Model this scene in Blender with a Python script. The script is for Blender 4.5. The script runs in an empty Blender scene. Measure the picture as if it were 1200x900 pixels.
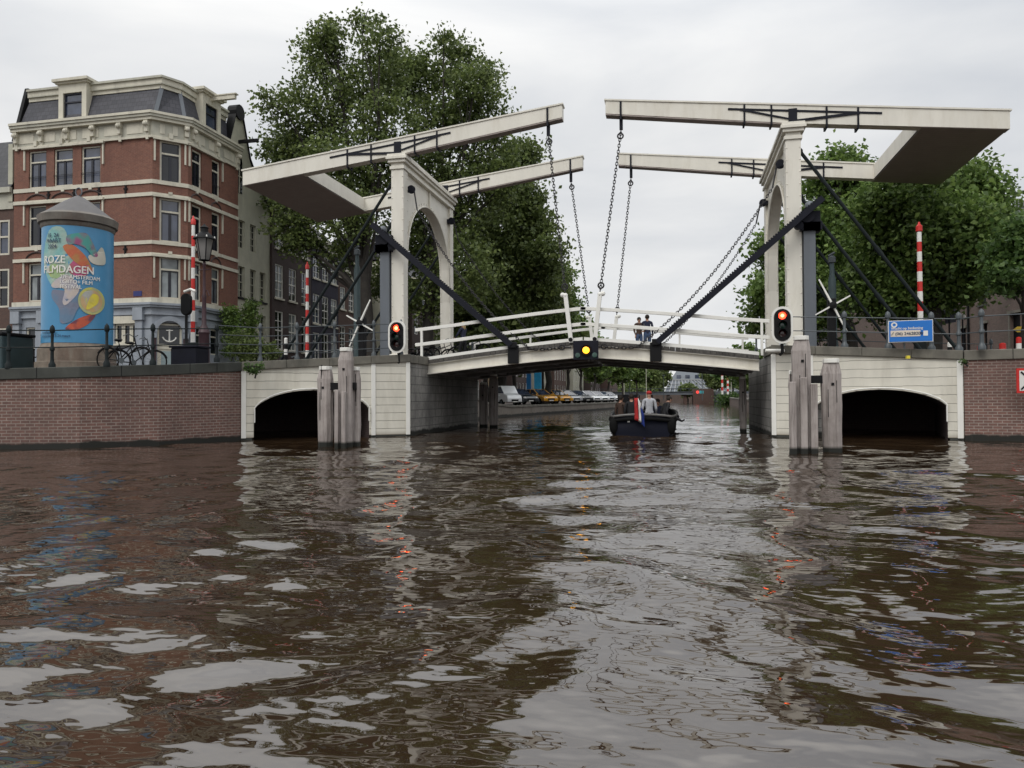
import bpy, bmesh, math, random
import numpy as np
from mathutils import Vector, Matrix

random.seed(7)
RNG = np.random.default_rng(7)
R = math.radians
scene = bpy.context.scene
COL = scene.collection
PI = math.pi

# ------------------------------------------------------------------ camera
F_PX, YAW, PITCH, ROLL = 870.0, R(12.5), R(1.1), R(0.25)
CAM = Vector((0, 0, 1.3))
_F = Vector((-math.sin(YAW) * math.cos(PITCH), math.cos(YAW) * math.cos(PITCH), math.sin(PITCH)))
_R0 = Vector((math.cos(YAW), math.sin(YAW), 0))
_U0 = _R0.cross(_F)
_R = _R0 * math.cos(ROLL) - _U0 * math.sin(ROLL)
_U = _U0 * math.cos(ROLL) + _R0 * math.sin(ROLL)
cam_d = bpy.data.cameras.new('camera')
cam_d.sensor_width = 36
cam_d.lens = F_PX / 1200 * 36
cam_d.clip_start = 0.05
cam_d.clip_end = 3000
cam = bpy.data.objects.new('camera', cam_d)
M = Matrix(((_R.x, _U.x, -_F.x, CAM.x), (_R.y, _U.y, -_F.y, CAM.y), (_R.z, _U.z, -_F.z, CAM.z), (0, 0, 0, 1)))
cam.matrix_world = M
COL.objects.link(cam)
scene.camera = cam


def ray(px, py):
    return _F + _R * ((px - 600) / F_PX) - _U * ((py - 450) / F_PX)


def at(px, py, Y):
    """world point seen at photo pixel (px, py) on the vertical plane y = Y"""
    d = ray(px, py)
    return CAM + d * (Y / d.y)


def on_z(px, py, z):
    d = ray(px, py)
    return CAM + d * ((z - CAM.z) / d.z)


# ------------------------------------------------------------------ world, sun, exposure
SUN_EL, SUN_ROT = R(50), R(200)
w = bpy.data.worlds.new('World')
scene.world = w
w.use_nodes = True
nt = w.node_tree
nt.nodes.clear()
N = nt.nodes.new
out = N('ShaderNodeOutputWorld')
bg = N('ShaderNodeBackground')
sky = N('ShaderNodeTexSky')
sky.sky_type = 'NISHITA'
sky.sun_disc = False
sky.sun_elevation = SUN_EL
sky.sun_rotation = SUN_ROT
sky.dust_density = 4
tc = N('ShaderNodeTexCoord')
sep = N('ShaderNodeSeparateXYZ')
nt.links.new(tc.outputs['Generated'], sep.inputs[0])
# overcast layer: brighter towards the zenith (a cloudy sky is), with soft cloud banks
mp = N('ShaderNodeMapRange')
mp.inputs[1].default_value = 0.3
mp.inputs[2].default_value = 0.95
mp.inputs[3].default_value = 1.0
mp.inputs[4].default_value = 2.0
mp.interpolation_type = 'SMOOTHSTEP'
nt.links.new(sep.outputs['Z'], mp.inputs[0])
mpg = N('ShaderNodeMapping')
mpg.inputs['Scale'].default_value = (1, 1, 3.2)
mpg.inputs['Location'].default_value = (0.37, 0.1, 0.25)
nt.links.new(tc.outputs['Generated'], mpg.inputs[0])
nz = N('ShaderNodeTexNoise')
nz.inputs['Scale'].default_value = 1.7
nz.inputs['Detail'].default_value = 6
nz.inputs['Roughness'].default_value = 0.52
nz.inputs['Distortion'].default_value = 0.4
nt.links.new(mpg.outputs[0], nz.inputs[0])
rmp = N('ShaderNodeValToRGB')
rmp.color_ramp.elements[0].position = 0.32
rmp.color_ramp.elements[0].color = (0.7, 0.73, 0.775, 1)
rmp.color_ramp.elements[1].position = 0.68
rmp.color_ramp.elements[1].color = (1.05, 1.045, 1.03, 1)
nt.links.new(nz.outputs[0], rmp.inputs[0])
mul = N('ShaderNodeVectorMath')
mul.operation = 'SCALE'
nt.links.new(rmp.outputs[0], mul.inputs[0])
nt.links.new(mp.outputs[0], mul.inputs['Scale'])
sc2 = N('ShaderNodeVectorMath')
sc2.operation = 'SCALE'
sc2.inputs['Scale'].default_value = 8.3
nt.links.new(mul.outputs[0], sc2.inputs[0])
mix = N('ShaderNodeMix')
mix.data_type = 'RGBA'
mix.inputs[0].default_value = 0.96
nt.links.new(sky.outputs[0], mix.inputs[6])
nt.links.new(sc2.outputs[0], mix.inputs[7])
nt.links.new(mix.outputs[2], bg.inputs[0])
bg.inputs[1].default_value = 0.1
nt.links.new(bg.outputs[0], out.inputs[0])

sun_d = bpy.data.lights.new('sun', 'SUN')
sun_d.energy = 1.1
sun_d.angle = R(28)
sun_d.color = (1.0, 0.97, 0.92)
sun = bpy.data.objects.new('sun', sun_d)
# behind the camera, a little to the left
sun.rotation_euler = Vector((-0.34, -0.94, 1.15)).to_track_quat('Z', 'Y').to_euler()
COL.objects.link(sun)
scene.view_settings.view_transform = 'Standard'
scene.view_settings.look = 'None'
scene.view_settings.exposure = 0.12
scene.view_settings.gamma = 1
scene.view_settings.use_curve_mapping = False
scene.cycles.max_bounces = 6
scene.cycles.transparent_max_bounces = 8
scene.cycles.caustics_reflective = False
scene.cycles.caustics_refractive = False

# ------------------------------------------------------------------ materials
MATS = {}


def _new(name):
    m = bpy.data.materials.new(name)
    m.use_nodes = True
    t = m.node_tree
    b = t.nodes['Principled BSDF']
    MATS[name] = m
    return m, t, b


def _coord(t, uv=False):
    c = t.nodes.new('ShaderNodeTexCoord')
    return c.outputs['UV' if uv else 'Object']


def _noise(t, co, scale, detail=3, rough=0.5, stretch=None):
    if stretch:
        mpn = t.nodes.new('ShaderNodeMapping')
        mpn.inputs['Scale'].default_value = stretch
        t.links.new(co, mpn.inputs[0])
        co = mpn.outputs[0]
    n = t.nodes.new('ShaderNodeTexNoise')
    n.inputs['Scale'].default_value = scale
    n.inputs['Detail'].default_value = detail
    n.inputs['Roughness'].default_value = rough
    t.links.new(co, n.inputs[0])
    return n.outputs[0]


def _ramp(t, fac, stops):
    r = t.nodes.new('ShaderNodeValToRGB')
    e = r.color_ramp.elements
    while len(e) < len(stops):
        e.new(0.5)
    for k, (p, c) in enumerate(stops):
        e[k].position = p
        e[k].color = (*c, 1) if len(c) == 3 else c
    t.links.new(fac, r.inputs[0])
    return r.outputs[0]


def _mix(t, fac, a, b, mode='MIX'):
    m = t.nodes.new('ShaderNodeMix')
    m.data_type = 'RGBA'
    m.blend_type = mode
    for s, v in ((m.inputs[0], fac), (m.inputs[6], a), (m.inputs[7], b)):
        if isinstance(v, (int, float)):
            s.default_value = v
        elif isinstance(v, tuple):
            s.default_value = (*v, 1)
        else:
            t.links.new(v, s)
    return m.outputs[2]


def _bump(t, b, h, strength=0.3, dist=0.01):
    bp = t.nodes.new('ShaderNodeBump')
    bp.inputs['Strength'].default_value = strength
    bp.inputs['Distance'].default_value = dist
    t.links.new(h, bp.inputs['Height'])
    t.links.new(bp.outputs[0], b.inputs['Normal'])


def plain(name, col, rough=0.6, var=0.18, scale=3.0, metal=0.0, bump=0.15, streak=False, dirt=None, spec=0.5):
    m, t, b = _new(name)
    co = _coord(t)
    n = _noise(t, co, scale, 5, 0.6, (1, 1, 0.25) if streak else None)
    dk = tuple(c * (1 - var) for c in col)
    lt = tuple(min(1, c * (1 + var * 0.6)) for c in col)
    c = _ramp(t, n, [(0.3, dk), (0.7, lt)])
    if dirt:
        n2 = _noise(t, co, 1.3, 6, 0.7, (1.4, 1.4, 0.35))
        fac = _ramp(t, n2, [(0.5, (0, 0, 0)), (0.72, (0.75, 0.75, 0.75))])
        c = _mix(t, fac, c, dirt)
    t.links.new(c, b.inputs['Base Color'])
    b.inputs['Roughness'].default_value = rough
    b.inputs['Metallic'].default_value = metal
    b.inputs['Specular IOR Level'].default_value = spec
    if bump:
        _bump(t, b, _noise(t, co, scale * 9, 4, 0.6), bump, 0.01)
    return m


def brick(name, c1, c2, mortar, bw=0.22, rh=0.068, ms=0.009, stain=(0.05, 0.04, 0.035), stain_amt=0.5, wet=False):
    m, t, b = _new(name)
    uv = _coord(t, True)
    co = _coord(t)
    bk = t.nodes.new('ShaderNodeTexBrick')
    bk.inputs['Scale'].default_value = 1
    bk.inputs['Brick Width'].default_value = bw
    bk.inputs['Row Height'].default_value = rh
    bk.inputs['Mortar Size'].default_value = ms
    bk.inputs['Mortar Smooth'].default_value = 0.2
    bk.inputs['Bias'].default_value = 0
    bk.inputs['Color1'].default_value = (*c1, 1)
    bk.inputs['Color2'].default_value = (*c2, 1)
    bk.inputs['Mortar'].default_value = (*mortar, 1)
    t.links.new(uv, bk.inputs[0])
    n = _noise(t, co, 0.8, 6, 0.65, (1, 1, 0.5))
    fac = _ramp(t, n, [(0.42, (0, 0, 0)), (0.75, (stain_amt,) * 3)])
    c = _mix(t, fac, bk.outputs[0], stain)
    n3 = _noise(t, co, 9, 3, 0.6)
    c = _mix(t, 0.35, c, _ramp(t, n3, [(0.3, (0.3, 0.3, 0.3)), (0.7, (0.72, 0.7, 0.68))]), 'OVERLAY')
    if wet:   # algae and damp near the waterline
        s = t.nodes.new('ShaderNodeSeparateXYZ')
        t.links.new(co, s.inputs[0])
        mm = t.nodes.new('ShaderNodeMath')
        mm.operation = 'ADD'
        t.links.new(s.outputs['Z'], mm.inputs[0])
        n4 = _noise(t, co, 1.6, 4, 0.6)
        m2 = t.nodes.new('ShaderNodeMath')
        m2.operation = 'MULTIPLY_ADD'
        m2.inputs[1].default_value = 0.25
        m2.inputs[2].default_value = -0.12
        t.links.new(n4, m2.inputs[0])
        t.links.new(m2.outputs[0], mm.inputs[1])
        f2 = _ramp(t, mm.outputs[0], [(0.13, (1, 1, 1)), (0.2, (0, 0, 0))])
        c = _mix(t, f2, c, (0.014, 0.014, 0.011))
        n5 = _noise(t, co, 2.2, 4, 0.6, (1, 1, 0.15))
        f3 = _ramp(t, n5, [(0.62, (0, 0, 0)), (0.8, (0.3, 0.3, 0.3))])
        c = _mix(t, f3, c, (0.3, 0.27, 0.23))
    t.links.new(c, b.inputs['Base Color'])
    b.inputs['Roughness'].default_value = 0.85
    _bump(t, b, bk.outputs['Fac'], -0.35, 0.012)
    return m


def boards(name, col, pitch=0.27, stain=(0.28, 0.24, 0.17)):
    """painted horizontal boarding: thin dark groove at every board joint"""
    m, t, b = _new(name)
    uv = _coord(t, True)
    co = _coord(t)
    s = t.nodes.new('ShaderNodeSeparateXYZ')
    t.links.new(uv, s.inputs[0])
    d = t.nodes.new('ShaderNodeMath'); d.operation = 'DIVIDE'; d.inputs[1].default_value = pitch
    t.links.new(s.outputs['Y'], d.inputs[0])
    f = t.nodes.new('ShaderNodeMath'); f.operation = 'FRACT'
    t.links.new(d.outputs[0], f.inputs[0])
    g = _ramp(t, f.outputs[0], [(0.0, (0, 0, 0)), (0.05, (1, 1, 1)), (0.95, (1, 1, 1)), (1.0, (0, 0, 0))])
    n = _noise(t, co, 2.5, 5, 0.6, (1, 1, 0.3))
    c = _ramp(t, n, [(0.3, tuple(x * 0.86 for x in col)), (0.7, col)])
    n2 = _noise(t, co, 1.1, 5, 0.7, (1.5, 1.5, 0.3))
    c = _mix(t, _ramp(t, n2, [(0.52, (0, 0, 0)), (0.78, (0.35, 0.35, 0.35))]), c, stain)
    sz = t.nodes.new('ShaderNodeSeparateXYZ')
    t.links.new(co, sz.inputs[0])
    f2 = _ramp(t, sz.outputs['Z'], [(0.05, (1, 1, 1)), (0.09, (0.35, 0.35, 0.35)), (0.2, (0, 0, 0))])
    c = _mix(t, f2, c, (0.09, 0.055, 0.02))
    c = _mix(t, g, (0.16, 0.15, 0.12), c)
    t.links.new(c, b.inputs['Base Color'])
    b.inputs['Roughness'].default_value = 0.55
    _bump(t, b, g, 0.5, 0.02)
    return m


def timber(name, col, dark):
    m, t, b = _new(name)
    co = _coord(t)
    n = _noise(t, co, 14, 6, 0.7, (1, 1, 0.06))
    c = _ramp(t, n, [(0.28, dark), (0.5, col), (0.75, tuple(min(1, x * 1.25) for x in col))])
    n2 = _noise(t, co, 1.6, 4, 0.6)
    c = _mix(t, _ramp(t, n2, [(0.45, (0, 0, 0)), (0.7, (0.5, 0.5, 0.5))]), c, dark)
    sz = t.nodes.new('ShaderNodeSeparateXYZ')
    t.links.new(co, sz.inputs[0])
    c = _mix(t, _ramp(t, sz.outputs['Z'], [(0.1, (1, 1, 1)), (0.17, (0, 0, 0))]), c, (0.012, 0.013, 0.01))
    t.links.new(c, b.inputs['Base Color'])
    b.inputs['Roughness'].default_value = 0.85
    _bump(t, b, n, 0.6, 0.02)
    return m


def leafmat(name, dark, mid, light):
    m, t, b = _new(name)
    g = t.nodes.new('ShaderNodeNewGeometry')
    c = _ramp(t, g.outputs['Random Per Island'], [(0.0, dark), (0.5, mid), (1.0, light)])
    n = _noise(t, _coord(t), 0.45, 2, 0.5)
    c = _mix(t, 0.5, c, _ramp(t, n, [(0.35, (0.34, 0.34, 0.34)), (0.65, (0.66, 0.66, 0.6))]), 'OVERLAY')
    t.links.new(c, b.inputs['Base Color'])
    b.inputs['Roughness'].default_value = 0.5
    b.inputs['Specular IOR Level'].default_value = 0.4
    tr = t.nodes.new('ShaderNodeBsdfTranslucent')
    t.links.new(c, tr.inputs[0])
    ms = t.nodes.new('ShaderNodeMixShader')
    ms.inputs[0].default_value = 0.4
    t.links.new(b.outputs[0], ms.inputs[1])
    t.links.new(tr.outputs[0], ms.inputs[2])
    t.links.new(ms.outputs[0], t.nodes['Material Output'].inputs[0])
    return m


def glass(name, col, rough=0.04, ior=1.6):
    m, t, b = _new(name)
    co = _coord(t)
    n = _noise(t, co, 1.2, 2, 0.5)
    c = _ramp(t, n, [(0.35, tuple(x * 0.5 for x in col)), (0.65, col)])
    t.links.new(c, b.inputs['Base Color'])
    b.inputs['Roughness'].default_value = rough
    b.inputs['IOR'].default_value = ior
    _bump(t, b, _noise(t, co, 1.5, 1), 0.15, 0.02)
    return m


def emis(name, col, strength):
    m, t, b = _new(name)
    b.inputs['Base Color'].default_value = (*col, 1)
    b.inputs['Emission Color'].default_value = (*col, 1)
    b.inputs['Emission Strength'].default_value = strength
    return m


def tiles(name, c1, c2, bw=0.3, rh=0.25):
    m, t, b = _new(name)
    uv = _coord(t, True)
    bk = t.nodes.new('ShaderNodeTexBrick')
    for k, v in (('Scale', 1), ('Brick Width', bw), ('Row Height', rh), ('Mortar Size', 0.012), ('Mortar Smooth', 0.3)):
        bk.inputs[k].default_value = v
    bk.inputs['Color1'].default_value = (*c1, 1)
    bk.inputs['Color2'].default_value = (*c2, 1)
    bk.inputs['Mortar'].default_value = (*tuple(x * 0.35 for x in c1), 1)
    t.links.new(uv, bk.inputs[0])
    c = _mix(t, 0.4, bk.outputs[0], _ramp(t, _noise(t, _coord(t), 3, 4), [(0.3, (0.35,) * 3), (0.7, (0.65,) * 3)]), 'OVERLAY')
    t.links.new(c, b.inputs['Base Color'])
    b.inputs['Roughness'].default_value = 0.6
    _bump(t, b, bk.outputs['Fac'], -0.5, 0.02)
    return m


WHITE = plain('white_paint', (0.74, 0.71, 0.63), 0.5, 0.07, 2.2, bump=0.05, streak=True, dirt=(0.6, 0.56, 0.47))
WHITE2 = plain('clean_white_paint', (0.8, 0.79, 0.74), 0.5, 0.06, 2)
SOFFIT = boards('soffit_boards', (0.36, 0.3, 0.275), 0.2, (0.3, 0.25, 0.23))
BOARDS = boards('white_boarding', (0.72, 0.69, 0.6))
IRON = plain('dark_blue_iron', (0.006, 0.007, 0.014), 0.6, 0.3, 4, spec=0.22)
IRONG = plain('dark_green_iron', (0.009, 0.014, 0.015), 0.6, 0.3, 4, spec=0.22)
TEAL = plain('teal_iron', (0.03, 0.055, 0.06), 0.5, 0.2, 3)
RAILG = plain('grey_rail_paint', (0.06, 0.072, 0.08), 0.45, 0.2, 4)
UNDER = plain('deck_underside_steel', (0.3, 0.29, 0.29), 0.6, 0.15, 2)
BLUEGREY = plain('blue_grey_steel', (0.12, 0.135, 0.155), 0.45, 0.12, 2, streak=True)
BLACK = plain('black_paint', (0.006, 0.006, 0.007), 0.6, 0.2, 4, spec=0.2)
RUBBER = plain('rubber', (0.007, 0.007, 0.007), 0.9, 0.2, 4, spec=0.15)
CHAIN = plain('chain_steel', (0.03, 0.028, 0.03), 0.55, 0.3, 9, metal=0.4)
RED = plain('red_paint', (0.55, 0.02, 0.015), 0.45, 0.12, 3)
WHITEB = plain('white_band', (0.75, 0.74, 0.7), 0.45, 0.06, 3)
MAROON = plain('maroon_iron', (0.045, 0.018, 0.024), 0.5, 0.25, 4)
QBRICK = brick('quay_brick', (0.2, 0.104, 0.085), (0.14, 0.078, 0.066), (0.32, 0.27, 0.235), 0.24, 0.085, 0.011, (0.085, 0.055, 0.047), 0.7, wet=True)
HBRICK = brick('house_brick', (0.205, 0.082, 0.053), (0.155, 0.064, 0.044), (0.21, 0.13, 0.1), stain=(0.11, 0.045, 0.035), stain_amt=0.6)
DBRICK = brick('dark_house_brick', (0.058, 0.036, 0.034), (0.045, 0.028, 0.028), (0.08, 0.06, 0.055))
PBRICK = brick('plum_house_brick', (0.022, 0.02, 0.042), (0.018, 0.017, 0.033), (0.035, 0.03, 0.05))
BBRICK = brick('brown_house_brick', (0.1, 0.052, 0.04), (0.08, 0.042, 0.034), (0.12, 0.085, 0.07))
RBRICK = brick('warm_grey_brick', (0.14, 0.098, 0.082), (0.105, 0.075, 0.066), (0.16, 0.13, 0.115))
STONEB = brick('pier_stone', (0.33, 0.32, 0.3), (0.26, 0.255, 0.24), (0.12, 0.12, 0.115), 0.75, 0.3, 0.014, (0.04, 0.038, 0.038), 0.8, wet=True)
STONE = plain('coping_stone', (0.155, 0.145, 0.12), 0.8, 0.35, 1.6, dirt=(0.06, 0.06, 0.05))
STONED = plain('dark_coping_stone', (0.052, 0.055, 0.048), 0.8, 0.35, 1.6, dirt=(0.025, 0.028, 0.022))
TRIM = plain('cream_trim', (0.6, 0.57, 0.47), 0.6, 0.1, 2, dirt=(0.36, 0.34, 0.28))
TRIMY = plain('grey_cream_cornice', (0.46, 0.45, 0.375), 0.6, 0.12, 2, dirt=(0.3, 0.29, 0.25))
SLATE = tiles('roof_slate', (0.035, 0.036, 0.047), (0.055, 0.055, 0.068))
PANTILE = tiles('roof_pantile', (0.024, 0.024, 0.028), (0.04, 0.04, 0.045), 0.28, 0.33)
GREYR = plain('grey_render', (0.46, 0.45, 0.36), 0.8, 0.12, 1.5, dirt=(0.35, 0.34, 0.28))
SHOP = plain('grey_blue_shopfront', (0.29, 0.32, 0.36), 0.5, 0.12, 2, dirt=(0.2, 0.22, 0.25))
DOORG = plain('grey_green_door', (0.28, 0.35, 0.36), 0.5, 0.1, 2)
GL_D = glass('dark_window_glass', (0.012, 0.014, 0.02))
GL_B = glass('sky_tinted_window_glass', (0.06, 0.075, 0.12), 0.05, 1.8)  # bluish base colour imitates reflected sky
GL_C = glass('curtained_window_glass', (0.3, 0.33, 0.34), 0.1, 1.5)
SASH = plain('dark_sash', (0.012, 0.013, 0.022), 0.4, 0.2, 4)
ROAD = brick('street_paving', (0.085, 0.07, 0.065), (0.065, 0.055, 0.05), (0.05, 0.045, 0.04), 0.22, 0.11, 0.008)
CONC = brick('quay_concrete', (0.2, 0.18, 0.155), (0.17, 0.15, 0.13), (0.08, 0.07, 0.06), 2.6, 2.0, 0.03, (0.11, 0.09, 0.07), 0.7, wet=True)
PILE = timber('weathered_timber', (0.37, 0.33, 0.31), (0.15, 0.125, 0.115))
PLANK = timber('deck_timber', (0.09, 0.083, 0.075), (0.03, 0.028, 0.026))
BARK = plain('bark', (0.035, 0.03, 0.025), 0.9, 0.4, 3, bump=0.6)
LEAF = leafmat('elm_leaves', (0.07, 0.1, 0.034), (0.125, 0.17, 0.052), (0.21, 0.26, 0.085))
LEAF2 = leafmat('lime_leaves', (0.068, 0.115, 0.032), (0.125, 0.2, 0.05), (0.22, 0.31, 0.085))
LEAF3 = leafmat('bright_plane_leaves', (0.045, 0.085, 0.025), (0.08, 0.15, 0.04), (0.14, 0.22, 0.06))
PBLUE = plain('poster_blue', (0.07, 0.26, 0.46), 0.35, 0.1, 1.2, bump=0)
# ------------------------------------------------------------------ mesh tools
class MB:
    def __init__(s):
        s.v, s.f, s.m = [], [], []
        s.mi = 0

    def add(s, vs, fs):
        n = len(s.v)
        s.v += [tuple(p) for p in vs]
        s.f += [tuple(i + n for i in f) for f in fs]
        s.m += [s.mi] * len(fs)

    def hexa(s, p):
        s.add(p, [(0, 3, 2, 1), (4, 5, 6, 7), (0, 1, 5, 4), (1, 2, 6, 5), (2, 3, 7, 6), (3, 0, 4, 7)])

    def box(s, x0, x1, y0, y1, z0, z1):
        x0, x1 = min(x0, x1), max(x0, x1)
        y0, y1 = min(y0, y1), max(y0, y1)
        z0, z1 = min(z0, z1), max(z0, z1)
        s.hexa([(x0, y0, z0), (x1, y0, z0), (x1, y1, z0), (x0, y1, z0), (x0, y0, z1), (x1, y0, z1), (x1, y1, z1), (x0, y1, z1)])

    def bar(s, a, b, w, h, up=(0, 0, 1), w2=None, h2=None):
        a, b = Vector(a), Vector(b)
        d = (b - a).normalized()
        u = Vector(up)
        r = d.cross(u)
        if r.length < 1e-4:
            r = d.cross(Vector((0, 1, 0)))
        r.normalize()
        u = r.cross(d)
        w2 = w if w2 is None else w2
        h2 = h if h2 is None else h2
        pts = []
        for c, ww, hh in ((a, w, h), (b, w2, h2)):
            pts += [c - r * ww / 2 - u * hh / 2, c + r * ww / 2 - u * hh / 2, c + r * ww / 2 + u * hh / 2, c - r * ww / 2 + u * hh / 2]
        s.add(pts, [(0, 1, 2, 3), (4, 7, 6, 5), (0, 4, 5, 1), (1, 5, 6, 2), (2, 6, 7, 3), (3, 7, 4, 0)])

    def tube(s, pts, r, seg=8, closed=False, r1=None):
        pts = [Vector(p) for p in pts]
        n = len(pts)
        rings = []
        prev = None
        for i, p in enumerate(pts):
            if closed:
                d = pts[(i + 1) % n] - pts[i - 1]
            else:
                d = pts[min(i + 1, n - 1)] - pts[max(i - 1, 0)]
            d.normalize()
            if prev is None:
                a = d.cross(Vector((0, 0, 1)))
                if a.length < 1e-3:
                    a = d.cross(Vector((0, 1, 0)))
            else:
                a = prev - d * prev.dot(d)
            a.normalize()
            prev = a
            b = d.cross(a)
            rr = r if r1 is None else r + (r1 - r) * i / (n - 1)
            rings.append([p + (a * math.cos(2 * PI * k / seg) + b * math.sin(2 * PI * k / seg)) * rr for k in range(seg)])
        vs = [q for ring in rings for q in ring]
        fs = []
        m = n if closed else n - 1
        for i in range(m):
            j = (i + 1) % n
            for k in range(seg):
                l = (k + 1) % seg
                fs.append((i * seg + k, i * seg + l, j * seg + l, j * seg + k))
        if not closed:
            fs.append(tuple(range(seg - 1, -1, -1)))
            fs.append(tuple((n - 1) * seg + k for k in range(seg)))
        s.add(vs, fs)

    def lathe(s, prof, c=(0, 0, 0), seg=16, axis='z', a0=0, a1=2 * PI, cap=True):
        c = Vector(c)
        full = abs(a1 - a0 - 2 * PI) < 1e-6
        vs = []
        cols = seg if full else seg + 1
        for (r, h) in prof:
            for k in range(cols):
                a = a0 + (a1 - a0) * k / seg
                x, y = r * math.cos(a), r * math.sin(a)
                v = {'z': (x, y, h), 'y': (x, h, y), 'x': (h, x, y)}[axis]
                vs.append(c + Vector(v))
        fs = []
        for i in range(len(prof) - 1):
            for k in range(seg):
                l = (k + 1) % cols
                fs.append((i * cols + k, i * cols + l, (i + 1) * cols + l, (i + 1) * cols + k))
        if full and cap:
            fs.append(tuple(range(cols - 1, -1, -1)))
            fs.append(tuple((len(prof) - 1) * cols + k for k in range(cols)))
        s.add(vs, fs)

    def ball(s, c, r, seg=10, ring=6, sc=(1, 1, 1)):
        prof = [(max(1e-4, r * math.sin(PI * i / ring)), -r * math.cos(PI * i / ring)) for i in range(ring + 1)]
        n = len(s.v)
        s.lathe(prof, (0, 0, 0), seg)
        for i in range(n, len(s.v)):
            p = s.v[i]
            s.v[i] = (c[0] + p[0] * sc[0], c[1] + p[1] * sc[1], c[2] + p[2] * sc[2])

    def prism(s, poly, fn, d0, d1):
        """poly: list of (a,b); fn(a,b,d) -> point; extruded d0..d1"""
        n = len(poly)
        vs = [fn(a, b, d0) for a, b in poly] + [fn(a, b, d1) for a, b in poly]
        fs = [tuple(range(n - 1, -1, -1)), tuple(range(n, 2 * n))]
        fs += [(i, (i + 1) % n, (i + 1) % n + n, i + n) for i in range(n)]
        s.add(vs, fs)

    def ribbon(s, pts, off0, off1, z0, z1, caps=True):
        """section off0..off1 (to the right of travel) by z0..z1 along a plan polyline; z0,z1 scalars or lists"""
        P = [Vector((p[0], p[1])) for p in pts]
        n = len(P)
        zz0 = z0 if isinstance(z0, (list, tuple)) else [z0] * n
        zz1 = z1 if isinstance(z1, (list, tuple)) else [z1] * n
        nr = []
        for i in range(n):
            ds = []
            if i > 0:
                ds.append((P[i] - P[i - 1]).normalized())
            if i < n - 1:
                ds.append((P[i + 1] - P[i]).normalized())
            d = sum(ds, Vector((0, 0))).normalized()
            m = Vector((d.y, -d.x))
            k = 1 / max(0.4, d.dot(ds[0]))
            nr.append(m * k)
        vs = []
        for i in range(n):
            a = P[i] + nr[i] * off0
            b = P[i] + nr[i] * off1
            vs += [(a.x, a.y, zz0[i]), (b.x, b.y, zz0[i]), (b.x, b.y, zz1[i]), (a.x, a.y, zz1[i])]
        fs = []
        for i in range(n - 1):
            for k in range(4):
                l = (k + 1) % 4
                fs.append((i * 4 + k, i * 4 + l, i * 4 + 4 + l, i * 4 + 4 + k))
        if caps:
            fs += [(3, 2, 1, 0), tuple((n - 1) * 4 + k for k in range(4))]
        s.add(vs, fs)

    def build(s, name, mats, parent=None, smooth=False, bevel=0, uv=True, label=None, kind=None, fixn=True):
        me = bpy.data.meshes.new(name)
        me.from_pydata(s.v, [], s.f)
        if not isinstance(mats, (list, tuple)):
            mats = [mats]
        for m in mats:
            me.materials.append(m)
        if len(mats) > 1:
            me.polygons.foreach_set('material_index', s.m)
        if fixn:
            bm = bmesh.new()
            bm.from_mesh(me)
            bmesh.ops.recalc_face_normals(bm, faces=bm.faces)
            bm.to_mesh(me)
            bm.free()
        if uv:
            metric_uv(me)
        if smooth:
            me.polygons.foreach_set('use_smooth', [True] * len(me.polygons))
            try:
                me.set_sharp_from_angle(angle=R(40))
            except Exception:
                pass
        o = bpy.data.objects.new(name, me)
        COL.objects.link(o)
        if parent is not None:
            o.parent = parent
            o.location = -origin(parent)
        if bevel:
            b = o.modifiers.new('bevel', 'BEVEL')
            b.width = bevel
            b.segments = 2
            b.limit_method = 'ANGLE'
            b.harden_normals = False
        if label:
            o['label'] = label
        if kind:
            o['kind'] = kind
        return o


def metric_uv(me):
    uvl = me.uv_layers.new(name='UVMap')
    n = len(me.loops)
    co = np.empty(len(me.vertices) * 3)
    me.vertices.foreach_get('co', co)
    co = co.reshape(-1, 3)
    li = np.empty(n, dtype=np.int64)
    me.loops.foreach_get('vertex_index', li)
    ls = np.empty(len(me.polygons), dtype=np.int64)
    me.polygons.foreach_get('loop_total', ls)
    nm = np.empty(len(me.polygons) * 3)
    me.polygons.foreach_get('normal', nm)
    nm = np.repeat(nm.reshape(-1, 3), ls, axis=0)
    p = co[li]
    hl = np.hypot(nm[:, 0], nm[:, 1]) + 1e-9
    tx, ty = -nm[:, 1] / hl, nm[:, 0] / hl
    u = p[:, 0] * tx + p[:, 1] * ty
    v = p[:, 2].copy()
    flat = np.abs(nm[:, 2]) > 0.8
    u[flat] = p[flat, 0]
    v[flat] = p[flat, 1]
    uv = np.stack([u, v], 1).astype(np.float32).ravel()
    uvl.data.foreach_set('uv', uv)


def origin(o):
    p = Vector((0, 0, 0))
    while o is not None:
        p = p + o.location
        o = o.parent
    return p


def tag(o, label=None, cat=None, group=None, kind=None):
    if label: o['label'] = label
    if cat: o['category'] = cat
    if group: o['group'] = group
    if kind: o['kind'] = kind
    return o


def empty(name, loc, label=None, cat=None, group=None, rz=0):
    o = bpy.data.objects.new(name, None)
    o.empty_display_size = 0.2
    o.location = loc
    o.rotation_euler = (0, 0, rz)
    COL.objects.link(o)
    return tag(o, label, cat, group)


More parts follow.
